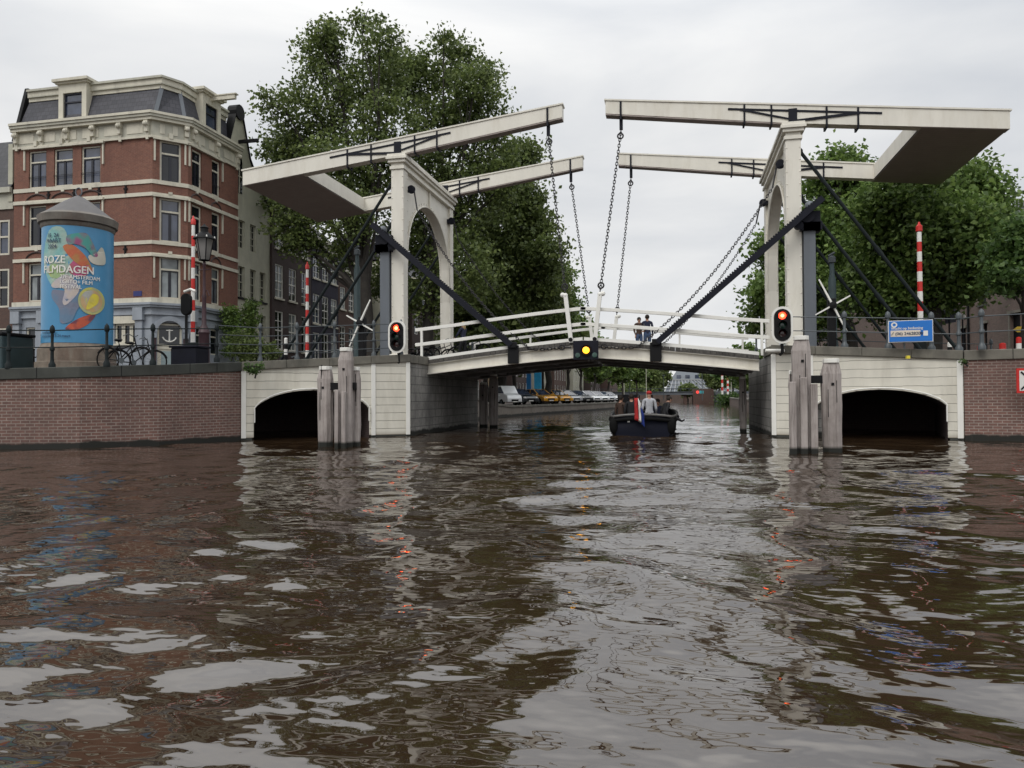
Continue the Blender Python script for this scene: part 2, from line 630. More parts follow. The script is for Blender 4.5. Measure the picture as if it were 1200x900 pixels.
def dup(root, loc, rz=None, label=None, group=None, scale=None, swap=None):
    def cp(o, parent):
        c = o.copy()
        COL.objects.link(c)
        if parent is not None:
            c.parent = parent
        if swap and c.type == 'MESH' and any(ms.material and ms.material.name in swap for ms in o.material_slots):
            key = (o.data.name, tuple(sorted((k, v.name) for k, v in swap.items())))
            if key not in _swapped:
                d = o.data.copy()
                for i, mm in enumerate(d.materials):
                    if mm and mm.name in swap:
                        d.materials[i] = swap[mm.name]
                _swapped[key] = d
            c.data = _swapped[key]
        for ch in list(KIDS.get(o.name, [])) or [k for k in o.children]:
            cp(ch, c)
        return c
    r = cp(root, None)
    r.location = loc
    if rz is not None: r.rotation_euler = (0, 0, rz)
    if scale is not None: r.scale = (scale,) * 3
    if label: r['label'] = label
    if group: r['group'] = group
    return r


_swapped = {}
KIDS = {}


class Fr:
    """upright frame: u along the facade, n outward, v up"""
    def __init__(s, x, y, ang):
        s.o = Vector((x, y, 0))
        s.d = Vector((math.cos(ang), math.sin(ang), 0))
        s.n = Vector((math.sin(ang), -math.cos(ang), 0))

    def p(s, u, n, v):
        q = s.o + s.d * u + s.n * n
        return (q.x, q.y, v)

    def box(s, mb, u0, u1, n0, n1, v0, v1):
        mb.hexa([s.p(u0, n0, v0), s.p(u1, n0, v0), s.p(u1, n1, v0), s.p(u0, n1, v0), s.p(u0, n0, v1), s.p(u1, n0, v1), s.p(u1, n1, v1), s.p(u0, n1, v1)])

    def wall(s, mb, L, z0, z1, holes, reveal=0.22):
        us = sorted({0, L} | {h[0] for h in holes} | {h[1] for h in holes})
        vs = sorted({z0, z1} | {h[2] for h in holes} | {h[3] for h in holes})
        for a, b in zip(us, us[1:]):
            for c, d in zip(vs, vs[1:]):
                mu, mv = (a + b) / 2, (c + d) / 2
                if any(h[0] < mu < h[1] and h[2] < mv < h[3] for h in holes):
                    continue
                mb.add([s.p(a, 0, c), s.p(b, 0, c), s.p(b, 0, d), s.p(a, 0, d)], [(0, 1, 2, 3)])
        for (a, b, c, d) in holes:
            r = -reveal
            mb.add([s.p(a, 0, c), s.p(a, 0, d), s.p(a, r, d), s.p(a, r, c)], [(0, 1, 2, 3)])
            mb.add([s.p(b, 0, c), s.p(b, r, c), s.p(b, r, d), s.p(b, 0, d)], [(0, 1, 2, 3)])
            mb.add([s.p(a, 0, d), s.p(b, 0, d), s.p(b, r, d), s.p(a, r, d)], [(0, 1, 2, 3)])
            mb.add([s.p(a, 0, c), s.p(a, r, c), s.p(b, r, c), s.p(b, 0, c)], [(0, 1, 2, 3)])

    def window(s, parent, u0, u1, v0, v1, frame=None, pane=None, sill=None, style='cross', t=0.08, n=-0.14, sash=None):
        frame = frame or TRIM
        mb = MB()
        s.box(mb, u0, u0 + t, n - 0.06, n + 0.06, v0, v1)
        s.box(mb, u1 - t, u1, n - 0.06, n + 0.06, v0, v1)
        s.box(mb, u0 + t, u1 - t, n - 0.06, n + 0.06, v1 - t, v1)
        s.box(mb, u0 + t, u1 - t, n - 0.06, n + 0.06, v0, v0 + t)
        vt = v0 + (v1 - v0) * 0.7
        if style in ('cross', 'tee'):
            s.box(mb, u0 + t, u1 - t, n - 0.05, n + 0.05, vt - t / 2, vt + t / 2)
        if style == 'sash':
            vt = v0 + (v1 - v0) * 0.52
            s.box(mb, u0 + t, u1 - t, n - 0.05, n + 0.05, vt - t / 2, vt + t / 2)
        if style == 'grid':
            vt = v0 + (v1 - v0) * 0.5
            s.box(mb, u0 + t, u1 - t, n - 0.05, n + 0.05, vt - t / 2, vt + t / 2)
            for k in (1, 2, 3):
                if k == 2:
                    continue
                q = v0 + (v1 - v0) * k / 4
                s.box(mb, u0 + t, u1 - t, n - 0.03, n + 0.03, q - 0.02, q + 0.02)
            um = (u0 + u1) / 2
            s.box(mb, um - 0.02, um + 0.02, n - 0.035, n + 0.035, v0 + t, v1 - t)
        w = mb.build('window', frame, parent)
        mp_ = MB()
        s.box(mp_, u0 + t * 0.6, u1 - t * 0.6, n - 0.03, n - 0.012, v0 + t * 0.6, v1 - t * 0.6)
        mp_.build('pane', pane or GL_D, w)
        if style == 'tee' or sash:
            ms_ = MB()
            um = (u0 + u1) / 2
            q = 0.07
            s.box(ms_, um - q, um + q, n - 0.01, n + 0.03, v0 + t, vt - t / 2)
            for (a, b) in ((u0 + t, u0 + t + 0.06), (u1 - t - 0.06, u1 - t)):
                s.box(ms_, a, b, n - 0.01, n + 0.03, v0 + t, v1 - t)
            s.box(ms_, u0 + t + 0.06, u1 - t - 0.06, n - 0.01, n + 0.03, vt - t / 2 - 0.06, vt - t / 2)
            ms_.build('sash', sash or SASH, w)
        if sill is not None:
            m3 = MB()
            s.box(m3, u0 - 0.08, u1 + 0.08, -0.2, 0.09, v0 - 0.12, v0)
            m3.build('sill', sill, w)
        return w


def chain_mesh(pts, name='lifting_chain', link=0.17, r=0.016, wid=0.045):
    """real alternating links along a polyline"""
    P = [Vector(p) for p in pts]
    mb = MB()
    acc = []
    for a, b in zip(P, P[1:]):
        acc.append((b - a).length)
    tot = sum(acc)
    pitch = link * 0.72
    n = int(tot / pitch)

    def pos(sx):
        for (a, b), l in zip(zip(P, P[1:]), acc):
            if sx <= l:
                return a + (b - a) * (sx / l), (b - a).normalized()
            sx -= l
        return P[-1], (P[-1] - P[-2]).normalized()
    for i in range(n):
        c, d = pos((i + 0.5) * tot / n)
        s1 = d.cross(Vector((0, 1, 0.01))).normalized()
        s2 = d.cross(s1).normalized()
        side = s1 if i % 2 else s2
        hl = link / 2 - wid
        loop = []
        for k in range(4):
            t = -PI / 2 + PI * k / 3
            loop.append(c + d * (hl + wid * math.cos(t)) + side * wid * math.sin(t))
        for k in range(4):
            t = PI / 2 + PI * k / 3
            loop.append(c + d * (-hl + wid * math.cos(t)) + side * wid * math.sin(t))
        mb.tube(loop, r, 5, closed=True)
    return mb


def sag(a, b, s, n=14):
    a, b = Vector(a), Vector(b)
    return [a + (b - a) * (i / n) - Vector((0, 0, 4 * s * (i / n) * (1 - i / n))) for i in range(n + 1)]


def font_mesh(body, size, depth=0.0, bold=False):
    cu = bpy.data.curves.new('lettering', 'FONT')
    cu.body = body
    cu.size = size
    cu.resolution_u = 4
    cu.offset = 0
    cu.extrude = depth
    o = bpy.data.objects.new('lettering', cu)
    COL.objects.link(o)
    bpy.context.view_layer.update()
    dg = bpy.context.evaluated_depsgraph_get()
    me = bpy.data.meshes.new_from_object(o.evaluated_get(dg))
    vs = [tuple(v.co) for v in me.vertices]
    fs = [tuple(p.vertices) for p in me.polygons]
    bpy.data.objects.remove(o)
    bpy.data.curves.remove(cu)
    bpy.data.meshes.remove(me)
    return vs, fs
# ------------------------------------------------------------------ banks
LB = [(-70, 15.4), (-17.7, 16.3), (-15.6, 16.9), (-14.4, 18.5), (-13.6, 21.6), (-9.1, 24.6), (-9.1, 33.6), (-11.2, 36.5), (-12.1, 46), (-11.5, 52), (-10.8, 60), (-9.9, 66), (-8.7, 75), (-7.3, 89), (-6.4, 110), (-6.2, 400)]
RB = [(70, 22.6), (12, 23.9), (8.2, 24.4), (3.05, 25.7), (3.05, 33.6), (5.6, 36.5), (6.5, 60), (9, 128), (10, 165), (10, 400)]


def lerp_poly(P, Y, rev=False):
    for (x0, y0), (x1, y1) in zip(P, P[1:]):
        if min(y0, y1) <= Y <= max(y0, y1) and y1 != y0:
            return x0 + (x1 - x0) * (Y - y0) / (y1 - y0)
    return P[-1][0]


def sstep(a, b, x):
    t = max(0, min(1, (x - a) / (b - a)))
    return t * t * (3 - 2 * t)


def zg(X, Y):
    if X < -3:
        z = 2.05 + 0.3 * sstep(-18, -13.6, X) * sstep(30, 22, Y)
        z += (2.72 - z) * sstep(-15.5, -10.5, X) * sstep(19, 24, Y) * sstep(38, 33, Y)
        return z + (0.72 - z) * sstep(36, 52, Y)
    z = 2.5
    z += 0.3 * sstep(8.5, 4, X) * sstep(38, 33, Y)
    return z + (0.9 - z) * sstep(38, 60, Y) * sstep(14, 9, X) + (1.6 - z) * sstep(70, 120, Y) * 0.5


def bank_ground(name, P, side):
    Ys = sorted({p[1] for p in P} | {22.9, 23.4, 17.7, 20, 23, 26, 28, 30, 32, 35, 38, 40, 42, 44, 46, 48, 52, 56, 60, 70, 80, 110, 150, 165, 200, 300})
    Ys = [y for y in Ys if y >= P[0][1]]
    offs = [0.25, 1, 2, 3, 4.5, 6, 8, 10, 14, 20, 30, 60, 150, 500]
    vs, fs = [], []
    for Y in Ys:
        xb = lerp_poly(P, Y)
        for o in offs:
            x = xb + side * o
            vs.append((x, Y + (0.25 if Y == Ys[0] else 0), zg(x, Y)))
    n = len(offs)
    for i in range(len(Ys) - 1):
        for k in range(n - 1):
            fs.append((i * n + k, i * n + k + 1, (i + 1) * n + k + 1, (i + 1) * n + k))
    mb = MB()
    mb.add(vs, fs)
    o = mb.build(name, ROAD, smooth=True, kind='structure')
    return o


bank_ground('street', LB, -1)
bank_ground('street', RB, 1)

# ------------------------------------------------------------------ water
def make_water():
    def axis(segs):
        a = [segs[0][0]]
        for (x0, x1, d0, d1) in segs:
            x = x0
            while x < x1 - 1e-6:
                t = (x - x0) / (x1 - x0)
                x = min(x1, x + d0 + (d1 - d0) * t)
                a.append(x)
        return np.array(a)
    xs = axis([(-600, -60, 60, 10), (-60, -22, 6, 0.3), (-22, -5, 0.2, 0.05), (-5, 5, 0.04, 0.04), (5, 16, 0.05, 0.2), (16, 60, 0.3, 6), (60, 600, 10, 60)])
    ys = axis([(-200, -8, 30, 2), (-8, 0.8, 1, 0.05), (0.8, 7, 0.035, 0.04), (7, 34, 0.05, 0.18), (34, 110, 0.3, 3), (110, 900, 8, 80)])
    X, Y = np.meshgrid(xs, ys)
    dx = np.gradient(xs)[None, :]
    dy = np.gradient(ys)[:, None]
    sp = np.maximum(dx, dy)
    rng = np.random.default_rng(11)
    # gentle domain warp keeps the wave trains from reading as straight lines
    WX = X + 0.30 * np.sin(0.9 * Y + 0.5 * X + 1) + 0.20 * np.sin(2.1 * Y - 1.3 * X) + 0.07 * np.sin(4.3 * Y + 2.9 * X)
    WY = Y + 0.28 * np.sin(0.8 * X - 0.4 * Y + 2) + 0.20 * np.sin(1.9 * X + 1.1 * Y + 0.6) + 0.07 * np.sin(4.1 * X - 2.2 * Y)
    Z = np.zeros_like(X)
    lam = np.geomspace(0.27, 5.5, 46)
    for l in lam:
        th = rng.normal(PI / 2 + 0.1, 0.95)
        k = 2 * PI / l
        s = 0.028 if l > 0.5 else 0.015
        if l > 2.2:
            s *= 0.6
        amp = s * l / (2 * PI)
        fade = np.clip((l / sp - 3.0) / 4.0, 0, 1)
        ph = k * (WX * math.cos(th) + WY * math.sin(th)) + rng.uniform(0, 6.28)
        env = 0.65 + 0.35 * np.sin(X * rng.uniform(-0.5, 0.5) + Y * rng.uniform(-0.5, 0.5) + rng.uniform(0, 6))
        Z += amp * np.sin(ph) * fade * env
    # wake of the boat that has just passed: V of short waves spreading from the stern
    bx, by = -1.2, 25.5
    for sgn in (-1, 1):
        ax = np.array([sgn * 0.36, -0.93])
        perp = np.array([ax[1] * -sgn, ax[0] * sgn])
        t = (X - bx) * ax[0] + (Y - by) * ax[1]
        q = (X - bx) * perp[0] + (Y - by) * perp[1]
        e = np.exp(-(q / (0.7 + 0.06 * np.maximum(t, 0))) ** 2) * (t > 0) * np.clip(t / 3, 0, 1) * np.exp(-t / 16)
        Z += 0.022 * e * np.sin(q * 5.5 + t * 0.6) * np.clip((1.1 / sp - 3) / 4, 0, 1)
    nx, ny = len(xs), len(ys)
    me = bpy.data.meshes.new('canal_water')
    me.vertices.add(nx * ny)
    me.vertices.foreach_set('co', np.stack([X, Y, Z], -1).astype(np.float32).ravel())
    idx = np.arange(nx * ny).reshape(ny, nx)
    q = np.stack([idx[:-1, :-1], idx[:-1, 1:], idx[1:, 1:], idx[1:, :-1]], -1).reshape(-1, 4)
    me.loops.add(q.size)
    me.loops.foreach_set('vertex_index', q.ravel().astype(np.int32))
    me.polygons.add(len(q))
    me.polygons.foreach_set('loop_start', (np.arange(len(q)) * 4).astype(np.int32))
    me.polygons.foreach_set('use_smooth', np.ones(len(q), dtype=bool))
    me.update()
    m, t, b = _new('canal_water')
    co = _coord(t)
    n0 = _noise(t, co, 0.25, 3)
    t.links.new(_ramp(t, n0, [(0.3, (0.023, 0.0135, 0.0072)), (0.7, (0.034, 0.021, 0.0115))]), b.inputs['Base Color'])
    b.inputs['Roughness'].default_value = 0.015
    b.inputs['IOR'].default_value = 2.35
    n1 = _noise(t, co, 1.7, 3, 0.5, (0.8, 1.3, 1))
    n2 = _noise(t, co, 5.5, 2, 0.5, (0.7, 1.4, 1))
    b1 = t.nodes.new('ShaderNodeBump')
    b1.inputs['Strength'].default_value = 1.0
    b1.inputs['Distance'].default_value = 0.032
    t.links.new(n1, b1.inputs['Height'])
    b2 = t.nodes.new('ShaderNodeBump')
    b2.inputs['Strength'].default_value = 1.0
    b2.inputs['Distance'].default_value = 0.003
    t.links.new(n2, b2.inputs['Height'])
    t.links.new(b1.outputs[0], b2.inputs['Normal'])
    t.links.new(b2.outputs[0], b.inputs['Normal'])
    me.materials.append(m)
    o = bpy.data.objects.new('canal_water', me)
    COL.objects.link(o)
    o['kind'] = 'structure'


make_water()
mb = MB()
mb.box(-600, 600, -200, 900, -3.2, -3.0)
mb.build('canal_bed', BLACK, kind='structure')

# ------------------------------------------------------------------ quay walls
def quay(name, pts, ztop, mat, cmat, label, cat='quay wall', ch=0.3, cw=0.6, proud=0.05, zb=-2.0):
    mb = MB()
    mb.ribbon(pts, -0.5, 0.0, zb, [z - ch for z in ztop])
    o = mb.build(name, mat)
    tag(o, label, cat)
    c = MB()
    # coping laid in separate stones
    P = [Vector((p[0], p[1], z)) for p, z in zip(pts, ztop)]
    c.ribbon(pts, -cw + proud, proud, [z - ch for z in ztop], ztop)
    co = c.build('coping', cmat, o, bevel=0.02)
    j = MB()
    for a, b in zip(P, P[1:]):
        L = (b - a).length
        d = (b - a) / L
        n = Vector((d.y, -d.x, 0)).normalized()
        k = int(L / 1.45)
        for i in range(1, k + 1):
            q = a + d * (i * L / (k + 1))
            w = 0.009
            j.hexa([tuple(q - d * w + n * (proud - 0.01) - Vector((0, 0, ch - 0.01))), tuple(q + d * w + n * (proud - 0.01) - Vector((0, 0, ch - 0.01))), tuple(q + d * w + n * (proud + 0.003) - Vector((0, 0, ch - 0.01))), tuple(q - d * w + n * (proud + 0.003) - Vector((0, 0, ch - 0.01))),
                    tuple(q - d * w + n * (proud - 0.01) + Vector((0, 0, 0.0))), tuple(q + d * w + n * (proud - 0.01)), tuple(q + d * w + n * (proud + 0.003)), tuple(q - d * w + n * (proud + 0.003))])
    if j.v:
        j.build('joint', BLACK, co)
    return o


quay('quay_wall', [(-70, 15.4), (-17.7, 16.3), (-15.6, 16.9), (-14.4, 18.5), (-13.63, 21.34)], [2.15, 2.15, 2.2, 2.3, 2.5], QBRICK, STONED,
     'curved reddish brick quay wall with dark coping below the advertising column')
quay('quay_wall', [(8.32, 24.37), (12, 23.9), (70, 22.6)], [2.66, 2.7, 2.75], QBRICK, STONE,
     'brick quay wall with pale coping carrying a red framed sign')
quay('quay_wall', [(-9.1, 33.62), (-11.2, 36.5), (-12.1, 46), (-11.5, 52), (-10.8, 60), (-9.9, 66), (-8.7, 75), (-7.3, 89), (-6.4, 110), (-6.2, 400)], [2.7, 2.2, 1.1, 0.78, 0.78, 0.78, 0.78, 0.78, 0.8, 0.8], CONC, STONE,
     'low concrete quay wall beyond the bridge below the parked cars', ch=0.16)
quay('quay_wall', list(reversed([(3.05, 33.62), (5.6, 36.5), (6.5, 60), (9, 128), (10, 165), (10, 400)])), list(reversed([2.8, 2.5, 1.1, 1.2, 1.6, 1.6])), RBRICK, STONE,
     'far right bank quay wall running back behind the stone pier', ch=0.2)


# ------------------------------------------------------------------ side spans: white boarded face with low arch
def side_span(label, p0, p1, z0, z1, ua, ub, zspring, zcrown, mirror=False):
    """face runs p0 -> p1 (left to right seen from the water); coping heights z0, z1; arch opening ua..ub along it"""
    ang = math.atan2(p1[1] - p0[1], p1[0] - p0[0])
    fr = Fr(p0[0], p0[1], ang)
    L = math.hypot(p1[0] - p0[0], p1[1] - p0[1])
    root = empty('side_span', (*fr.p(L / 2, 0, 0)[:2], 0), label, 'bridge span')
    ch = 0.27
    zt = lambda u: z0 + (z1 - z0) * (u / L) - ch
    mb = MB()
    n = 26
    cz = lambda u: zspring + (zcrown - zspring) * max(0, 1 - (2 * (u - ua) / (ub - ua) - 1) ** 2) ** 0.6
    us = [ua + (ub - ua) * (0.5 - 0.5 * math.cos(PI * i / n)) for i in range(n + 1)]
    mb.add([fr.p(0, 0, 0.06), fr.p(ua, 0, 0.06), fr.p(ua, 0, zt(ua)), fr.p(0, 0, zt(0))], [(0, 1, 2, 3)])
    mb.add([fr.p(ub, 0, 0.06), fr.p(L, 0, 0.06), fr.p(L, 0, zt(L)), fr.p(ub, 0, zt(ub))], [(0, 1, 2, 3)])
    for a, b in zip(us, us[1:]):
        mb.add([fr.p(a, 0, cz(a)), fr.p(b, 0, cz(b)), fr.p(b, 0, zt(b)), fr.p(a, 0, zt(a))], [(0, 1, 2, 3)])
    mb.build('boarded_face', BOARDS, root)
    # vault behind the face; end wall added so no daylight shows through
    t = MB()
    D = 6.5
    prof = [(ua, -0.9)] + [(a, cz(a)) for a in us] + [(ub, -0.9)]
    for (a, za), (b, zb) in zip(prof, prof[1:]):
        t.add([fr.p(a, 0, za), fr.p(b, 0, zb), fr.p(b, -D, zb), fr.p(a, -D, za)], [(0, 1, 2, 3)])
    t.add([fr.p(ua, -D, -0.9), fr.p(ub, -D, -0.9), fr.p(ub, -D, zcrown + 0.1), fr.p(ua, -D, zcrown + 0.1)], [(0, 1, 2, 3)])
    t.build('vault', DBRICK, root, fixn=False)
    for (fa, fb) in ((0.0, ua - 0.05), (ub + 0.05, L)):
        f = MB()   # masonry foot under the boards
        fr.box(f, fa, fb, -0.4, -0.01, -1.5, 0.3)
        f.build('masonry_foot', STONED, root)
    tr = MB()
    posts = [0.07, L - 0.09]
    posts.append(ub + 0.14 if not mirror else ua - 0.14)
    for u in posts:
        tr = MB()
        fr.box(tr, u - 0.075, u + 0.075, 0.0, 0.035, 0.05, zt(u) - 0.004)
        tr.build('corner_board', WHITE2, root, bevel=0.01)
    c = MB()
    mk = [(0, z0), (L, z1)]
    for (u0_, u1_) in [(0, L)]:
        n2 = max(1, int(round(L / 1.5)))
        for i in range(n2):
            a, b = u0_ + (u1_ - u0_) * i / n2 + 0.004, u0_ + (u1_ - u0_) * (i + 1) / n2 - 0.004
            za, zb = zt(a) + ch, zt(b) + ch
            c.hexa([fr.p(a, -0.6, za - ch), fr.p(b, -0.6, zb - ch), fr.p(b, 0.08, zb - ch), fr.p(a, 0.08, za - ch), fr.p(a, -0.6, za), fr.p(b, -0.6, zb), fr.p(b, 0.08, zb), fr.p(a, 0.08, za)])
    c.build('coping', STONE, root, bevel=0.015)
    # white pipe rail following the arch
    rp = MB()
    line = [fr.p(ua + 0.02, 0.09, 0.55), fr.p(ua + 0.02, 0.09, zspring + 0.05)] + [fr.p(a, 0.09, cz(a) + 0.05) for a in us[1:-1]] + [fr.p(ub - 0.02, 0.09, zspring + 0.05), fr.p(ub - 0.02, 0.09, 0.55)]
    rp.tube(line, 0.022, 6)
    for i in range(2, len(line) - 2, 3):
        q = Vector(line[i])
        rp.bar(q, q - fr.n * 0.09, 0.03, 0.05)
    rp.build('arch_pipe', WHITE2, root)
    return fr, L


frL, LL = side_span('white boarded side span with low dark arch beside the curved brick quay', (-13.62, 21.35), (-9.1, 24.6), 2.5, 2.86, 0.38, 4.12, 0.9, 1.6)
frR, LR = side_span('white boarded side span with low dark arch beside the blue board', (3.05, 25.7), (8.3, 24.38), 3.02, 2.66, 1.35, 5.0, 0.95, 1.52, mirror=True)


# stone piers either side of the navigation opening
def pier(label, X, y0, y1, side, ztop):
    mb = MB()
    mb.box(X, X - side * 1.6, y0 + 0.02, y1, -2, ztop - 0.5)
    o = mb.build('stone_pier', STONEB)
    tag(o, label, 'pier')
    c = MB()
    c.box(X + side * 0.05, X - side * 1.2, y0 + 0.7, y0 + 1.9, ztop - 0.5, ztop - 0.2)
    c.build('cap_stone', STONE, o, bevel=0.02)
    c = MB()
    c.box(X + side * 0.06, X - side * 1.1, y0 - 0.06, y0 + 0.66, ztop - 0.5, ztop - 0.22)
    c.build('coping', STONE, o, bevel=0.02)
    return o


pier('grey stone pier below the leaf near the brick houses', -9.1, 24.62, 33.6, 1, 3.05)
pier('grey stone pier below the leaf near the blue board', 3.05, 25.72, 33.6, -1, 3.2)


# ------------------------------------------------------------------ drawbridge, built twice and mirrored about XC
XC = -3.25


def half(s, where, zc_off=0.0):
    X = lambda x: XC + s * x
    YN, YF = 27.22, 33.3           # centres of near and far posts
    ROT = 7.25
    # --- portal
    root = empty('gate_portal', (X(ROT), (YN + YF) / 2, 2.7), f'cream riveted portal with tall arch {where}', 'bridge portal')
    xa, xb = X(7.0), X(7.5)
    HW = 0.24
    for y in (YN, YF):
        p = MB()
        p.box(xa, xb, y - HW, y + HW, 1.5, 10.2)
        for z in np.arange(3.2, 10.1, 0.42):
            for xx in (7.04, 7.46):
                p.ball((X(xx), y - HW, z), 0.028, 6, 4)
            for yy in (y - HW + 0.04, y + HW - 0.04):
                p.ball((X(7.0), yy, z), 0.028, 6, 4)
        p.build('post', WHITE, root, bevel=0.012)
        b = MB()
        b.box(X(6.9), X(7.6), y - HW - 0.1, y + HW + 0.1, 2.4, 3.02)
        b.build('post_base', WHITE, root, bevel=0.03)
    # arch plate between the posts
    y0, y1 = YN + HW, YF - HW
    ym, hw = (y0 + y1) / 2, (y1 - y0) / 2 - 0.12
    n = 28
    zs, zc = 7.0, 9.45
    arc = []
    for i in range(n + 1):
        a = PI - PI * i / n
        arc.append((ym + hw * math.cos(a), zs + (zc - zs) * math.sin(a)))
    pl = MB()
    for xx in (7.1, 7.4):
        for (ya, za), (yb, zb) in zip(arc, arc[1:]):
            pl.add([(X(xx), ya, za), (X(xx), yb, zb), (X(xx), yb, 10.2), (X(xx), ya, 10.2)], [(0, 1, 2, 3)])
        for (ya, yb) in ((y0, arc[0][0]), (arc[-1][0], y1)):
            pl.add([(X(xx), ya, zs - 1.2), (X(xx), yb, zs), (X(xx), yb, 10.2), (X(xx), ya, 10.2)] if ya == y0 else
                   [(X(xx), ya, zs), (X(xx), yb, zs - 1.2), (X(xx), yb, 10.2), (X(xx), ya, 10.2)], [(0, 1, 2, 3)])
    full = [(y0, zs - 1.2)] + arc + [(y1, zs - 1.2)]
    for (ya, za), (yb, zb) in zip(full, full[1:]):
        pl.add([(X(7.03), ya, za), (X(7.03), yb, zb), (X(7.47), yb, zb), (X(7.47), ya, za)], [(0, 1, 2, 3)])
    # flange around the arch and the seam above it
    for xx in (7.055, 7.445):
        pl.tube([(X(xx), y, z) for y, z in full], 0.035, 6)
        pl.box(X(xx - 0.03), X(xx + 0.03), ym - 0.03, ym + 0.03, zc, 10.2)
    for (y, z) in arc[1:-1]:
        pl.ball((X(7.09), ym + (y - ym) * 1.045, zs + (z - zs) * 1.05), 0.026, 5, 4)
    pl.build('arch_plate', WHITE, root, uv=True)
    c = MB()
    for (e, a, b) in ((0.05, 10.2, 10.32), (0.0, 10.32, 10.45), (0.1, 10.45, 10.57), (0.17, 10.57, 10.68), (0.13, 10.68, 10.78)):
        c.box(X(7.0 - e), X(7.5 + e), YN - HW - e, YF + HW + e, a, b)
    c.build('cornice', WHITE, root, bevel=0.008)
    # stays
    for y in (YN, YF):
        for (za, xe, ze) in ((9.85, 12.5, 2.6), (8.25, 11.4, 2.6)):
            st = MB()
            st.tube([(X(7.5), y, za), (X(xe), y - 0.05, ze)], 0.062, 8)
            e = Vector((X(7.5), y, za))
            st.ball(e, 0.11, 8, 5)
            d = (Vector((X(xe), y, ze)) - e).normalized()
            m = e + d * 4.2
            st.tube([m, m + d * 0.35], 0.085, 8)
            st.build('stay_rod', IRONG, root, smooth=True)
            a = MB()
            a.box(X(xe) - 0.25, X(xe) + 0.25, y - 0.2, y + 0.1, ze - 0.5, ze + 0.12)
            a.build('anchor_block', IRONG, root, bevel=0.02)
    # chain pulley brackets high on the posts
    for y in (YN, YF):
        b = MB()
        yy = y + 0.36 if y == YN else y - 0.36
        b.lathe([(0.02, -0.06), (0.16, -0.05), (0.12, 0), (0.16, 0.05), (0.02, 0.06)], (X(6.9), yy, 9.55), 14, 'y')
        b.box(X(6.88), X(7.15), yy - 0.09, yy + 0.09, 9.45, 9.62)
        b.build('pulley', IRON, root, smooth=True)

    # --- swinging balance frame
    def bz(x):                                       # top line of the beams
        return 12.15 - (x - 0.8) * 0.117
    def bh(x):
        return 0.47 + 0.15 * min(1, (x - 0.8) / 6.45) - 0.03 * max(0, (x - 7.25) / 6.7)
    fr = empty('balance_frame', (X(ROT), (YN + YF) / 2, 10.8), f'pair of long cream balance beams with boarded counterweight {where}', 'balance frame')
    for y in (YN, YF):
        b = MB()
        w = 0.2
        xs = [0.8, 3, 5, 7.25, 9.5, 11.2, 13.95]
        for x0, x1 in zip(xs, xs[1:]):
            P = []
            for x in (x0, x1):
                P += [(X(x), y - w, bz(x) - bh(x)), (X(x), y + w, bz(x) - bh(x)), (X(x), y + w, bz(x)), (X(x), y - w, bz(x))]
            fcs = [(0, 1, 5, 4), (1, 2, 6, 5), (2, 3, 7, 6), (3, 0, 4, 7)]
            if x0 == xs[0]: fcs.append((0, 1, 2, 3))
            if x1 == xs[-1]: fcs.append((4, 5, 6, 7))
            b.add(P, fcs)
        bo = b.build('beam', WHITE, fr)
        tcap = MB()
        w2 = 0.235
        P = []
        for x in (0.76, 14.0):
            P += [(X(x), y - w2, bz(x) + 0.003), (X(x), y + w2, bz(x) + 0.003), (X(x), y + w2, bz(x) + 0.06), (X(x), y - w2, bz(x) + 0.06)]
        tcap.add(P, [(0, 1, 5, 4), (1, 2, 6, 5), (2, 3, 7, 6), (3, 0, 4, 7), (0, 1, 2, 3), (4, 5, 6, 7)])
        tcap.build('cap_board', WHITE, bo)
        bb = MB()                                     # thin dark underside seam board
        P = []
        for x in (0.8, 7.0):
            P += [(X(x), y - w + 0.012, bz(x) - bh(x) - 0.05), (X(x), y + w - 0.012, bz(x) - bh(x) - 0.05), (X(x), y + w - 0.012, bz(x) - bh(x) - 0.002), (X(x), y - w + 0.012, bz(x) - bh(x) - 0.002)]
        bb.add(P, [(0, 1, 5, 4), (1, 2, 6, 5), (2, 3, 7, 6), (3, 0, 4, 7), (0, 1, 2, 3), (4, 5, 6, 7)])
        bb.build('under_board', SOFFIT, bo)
        # iron straps
        for f in (-1, 1):
            st = MB()
            yo = y + f * (w + 0.012)
            st.bar((X(5.1), yo, bz(5.1) - 0.19), (X(10.1), yo, bz(10.1) - 0.19), 0.02, 0.07)
            st.bar((X(5.5), yo + f * 0.012, bz(5.5) - 0.2), (X(7.25), yo + f * 0.012, bz(7.25) - 0.5), 0.02, 0.06)
            st.bar((X(9.4), yo + f * 0.012, bz(9.4) - 0.2), (X(7.25), yo + f * 0.012, bz(7.25) - 0.56), 0.02, 0.09)
            for x in (5.65, 6.55, 8.35, 9.35):
                st.box(X(x) - 0.03, X(x) + 0.03, yo - 0.02, yo + 0.02, bz(x) - bh(x) - 0.1, bz(x) - 0.02)
            st.box(X(7.25) - 0.14, X(7.25) + 0.14, yo - 0.03, yo + 0.03, 10.77, bz(7.25) - 0.12)
            st.build('iron_strap', IRON, bo)
            st = MB()
            st.box(X(1.35) - 0.035, X(1.35) + 0.035, yo - 0.02, yo + 0.02, bz(1.35) - bh(1.35) - 0.2, bz(1.35) - 0.02)
            st.build('tip_strap', IRON, bo)
        for x in (5.65, 6.55, 8.35, 9.35, 1.35):
            z = bz(x) - bh(x) - 0.12
            st = MB()
            st.box(X(x) - 0.03, X(x) + 0.03, y - w - 0.03, y + w + 0.03, z, z + 0.04)
            if x != 1.35:
                st.build('strap_end', IRON, bo)
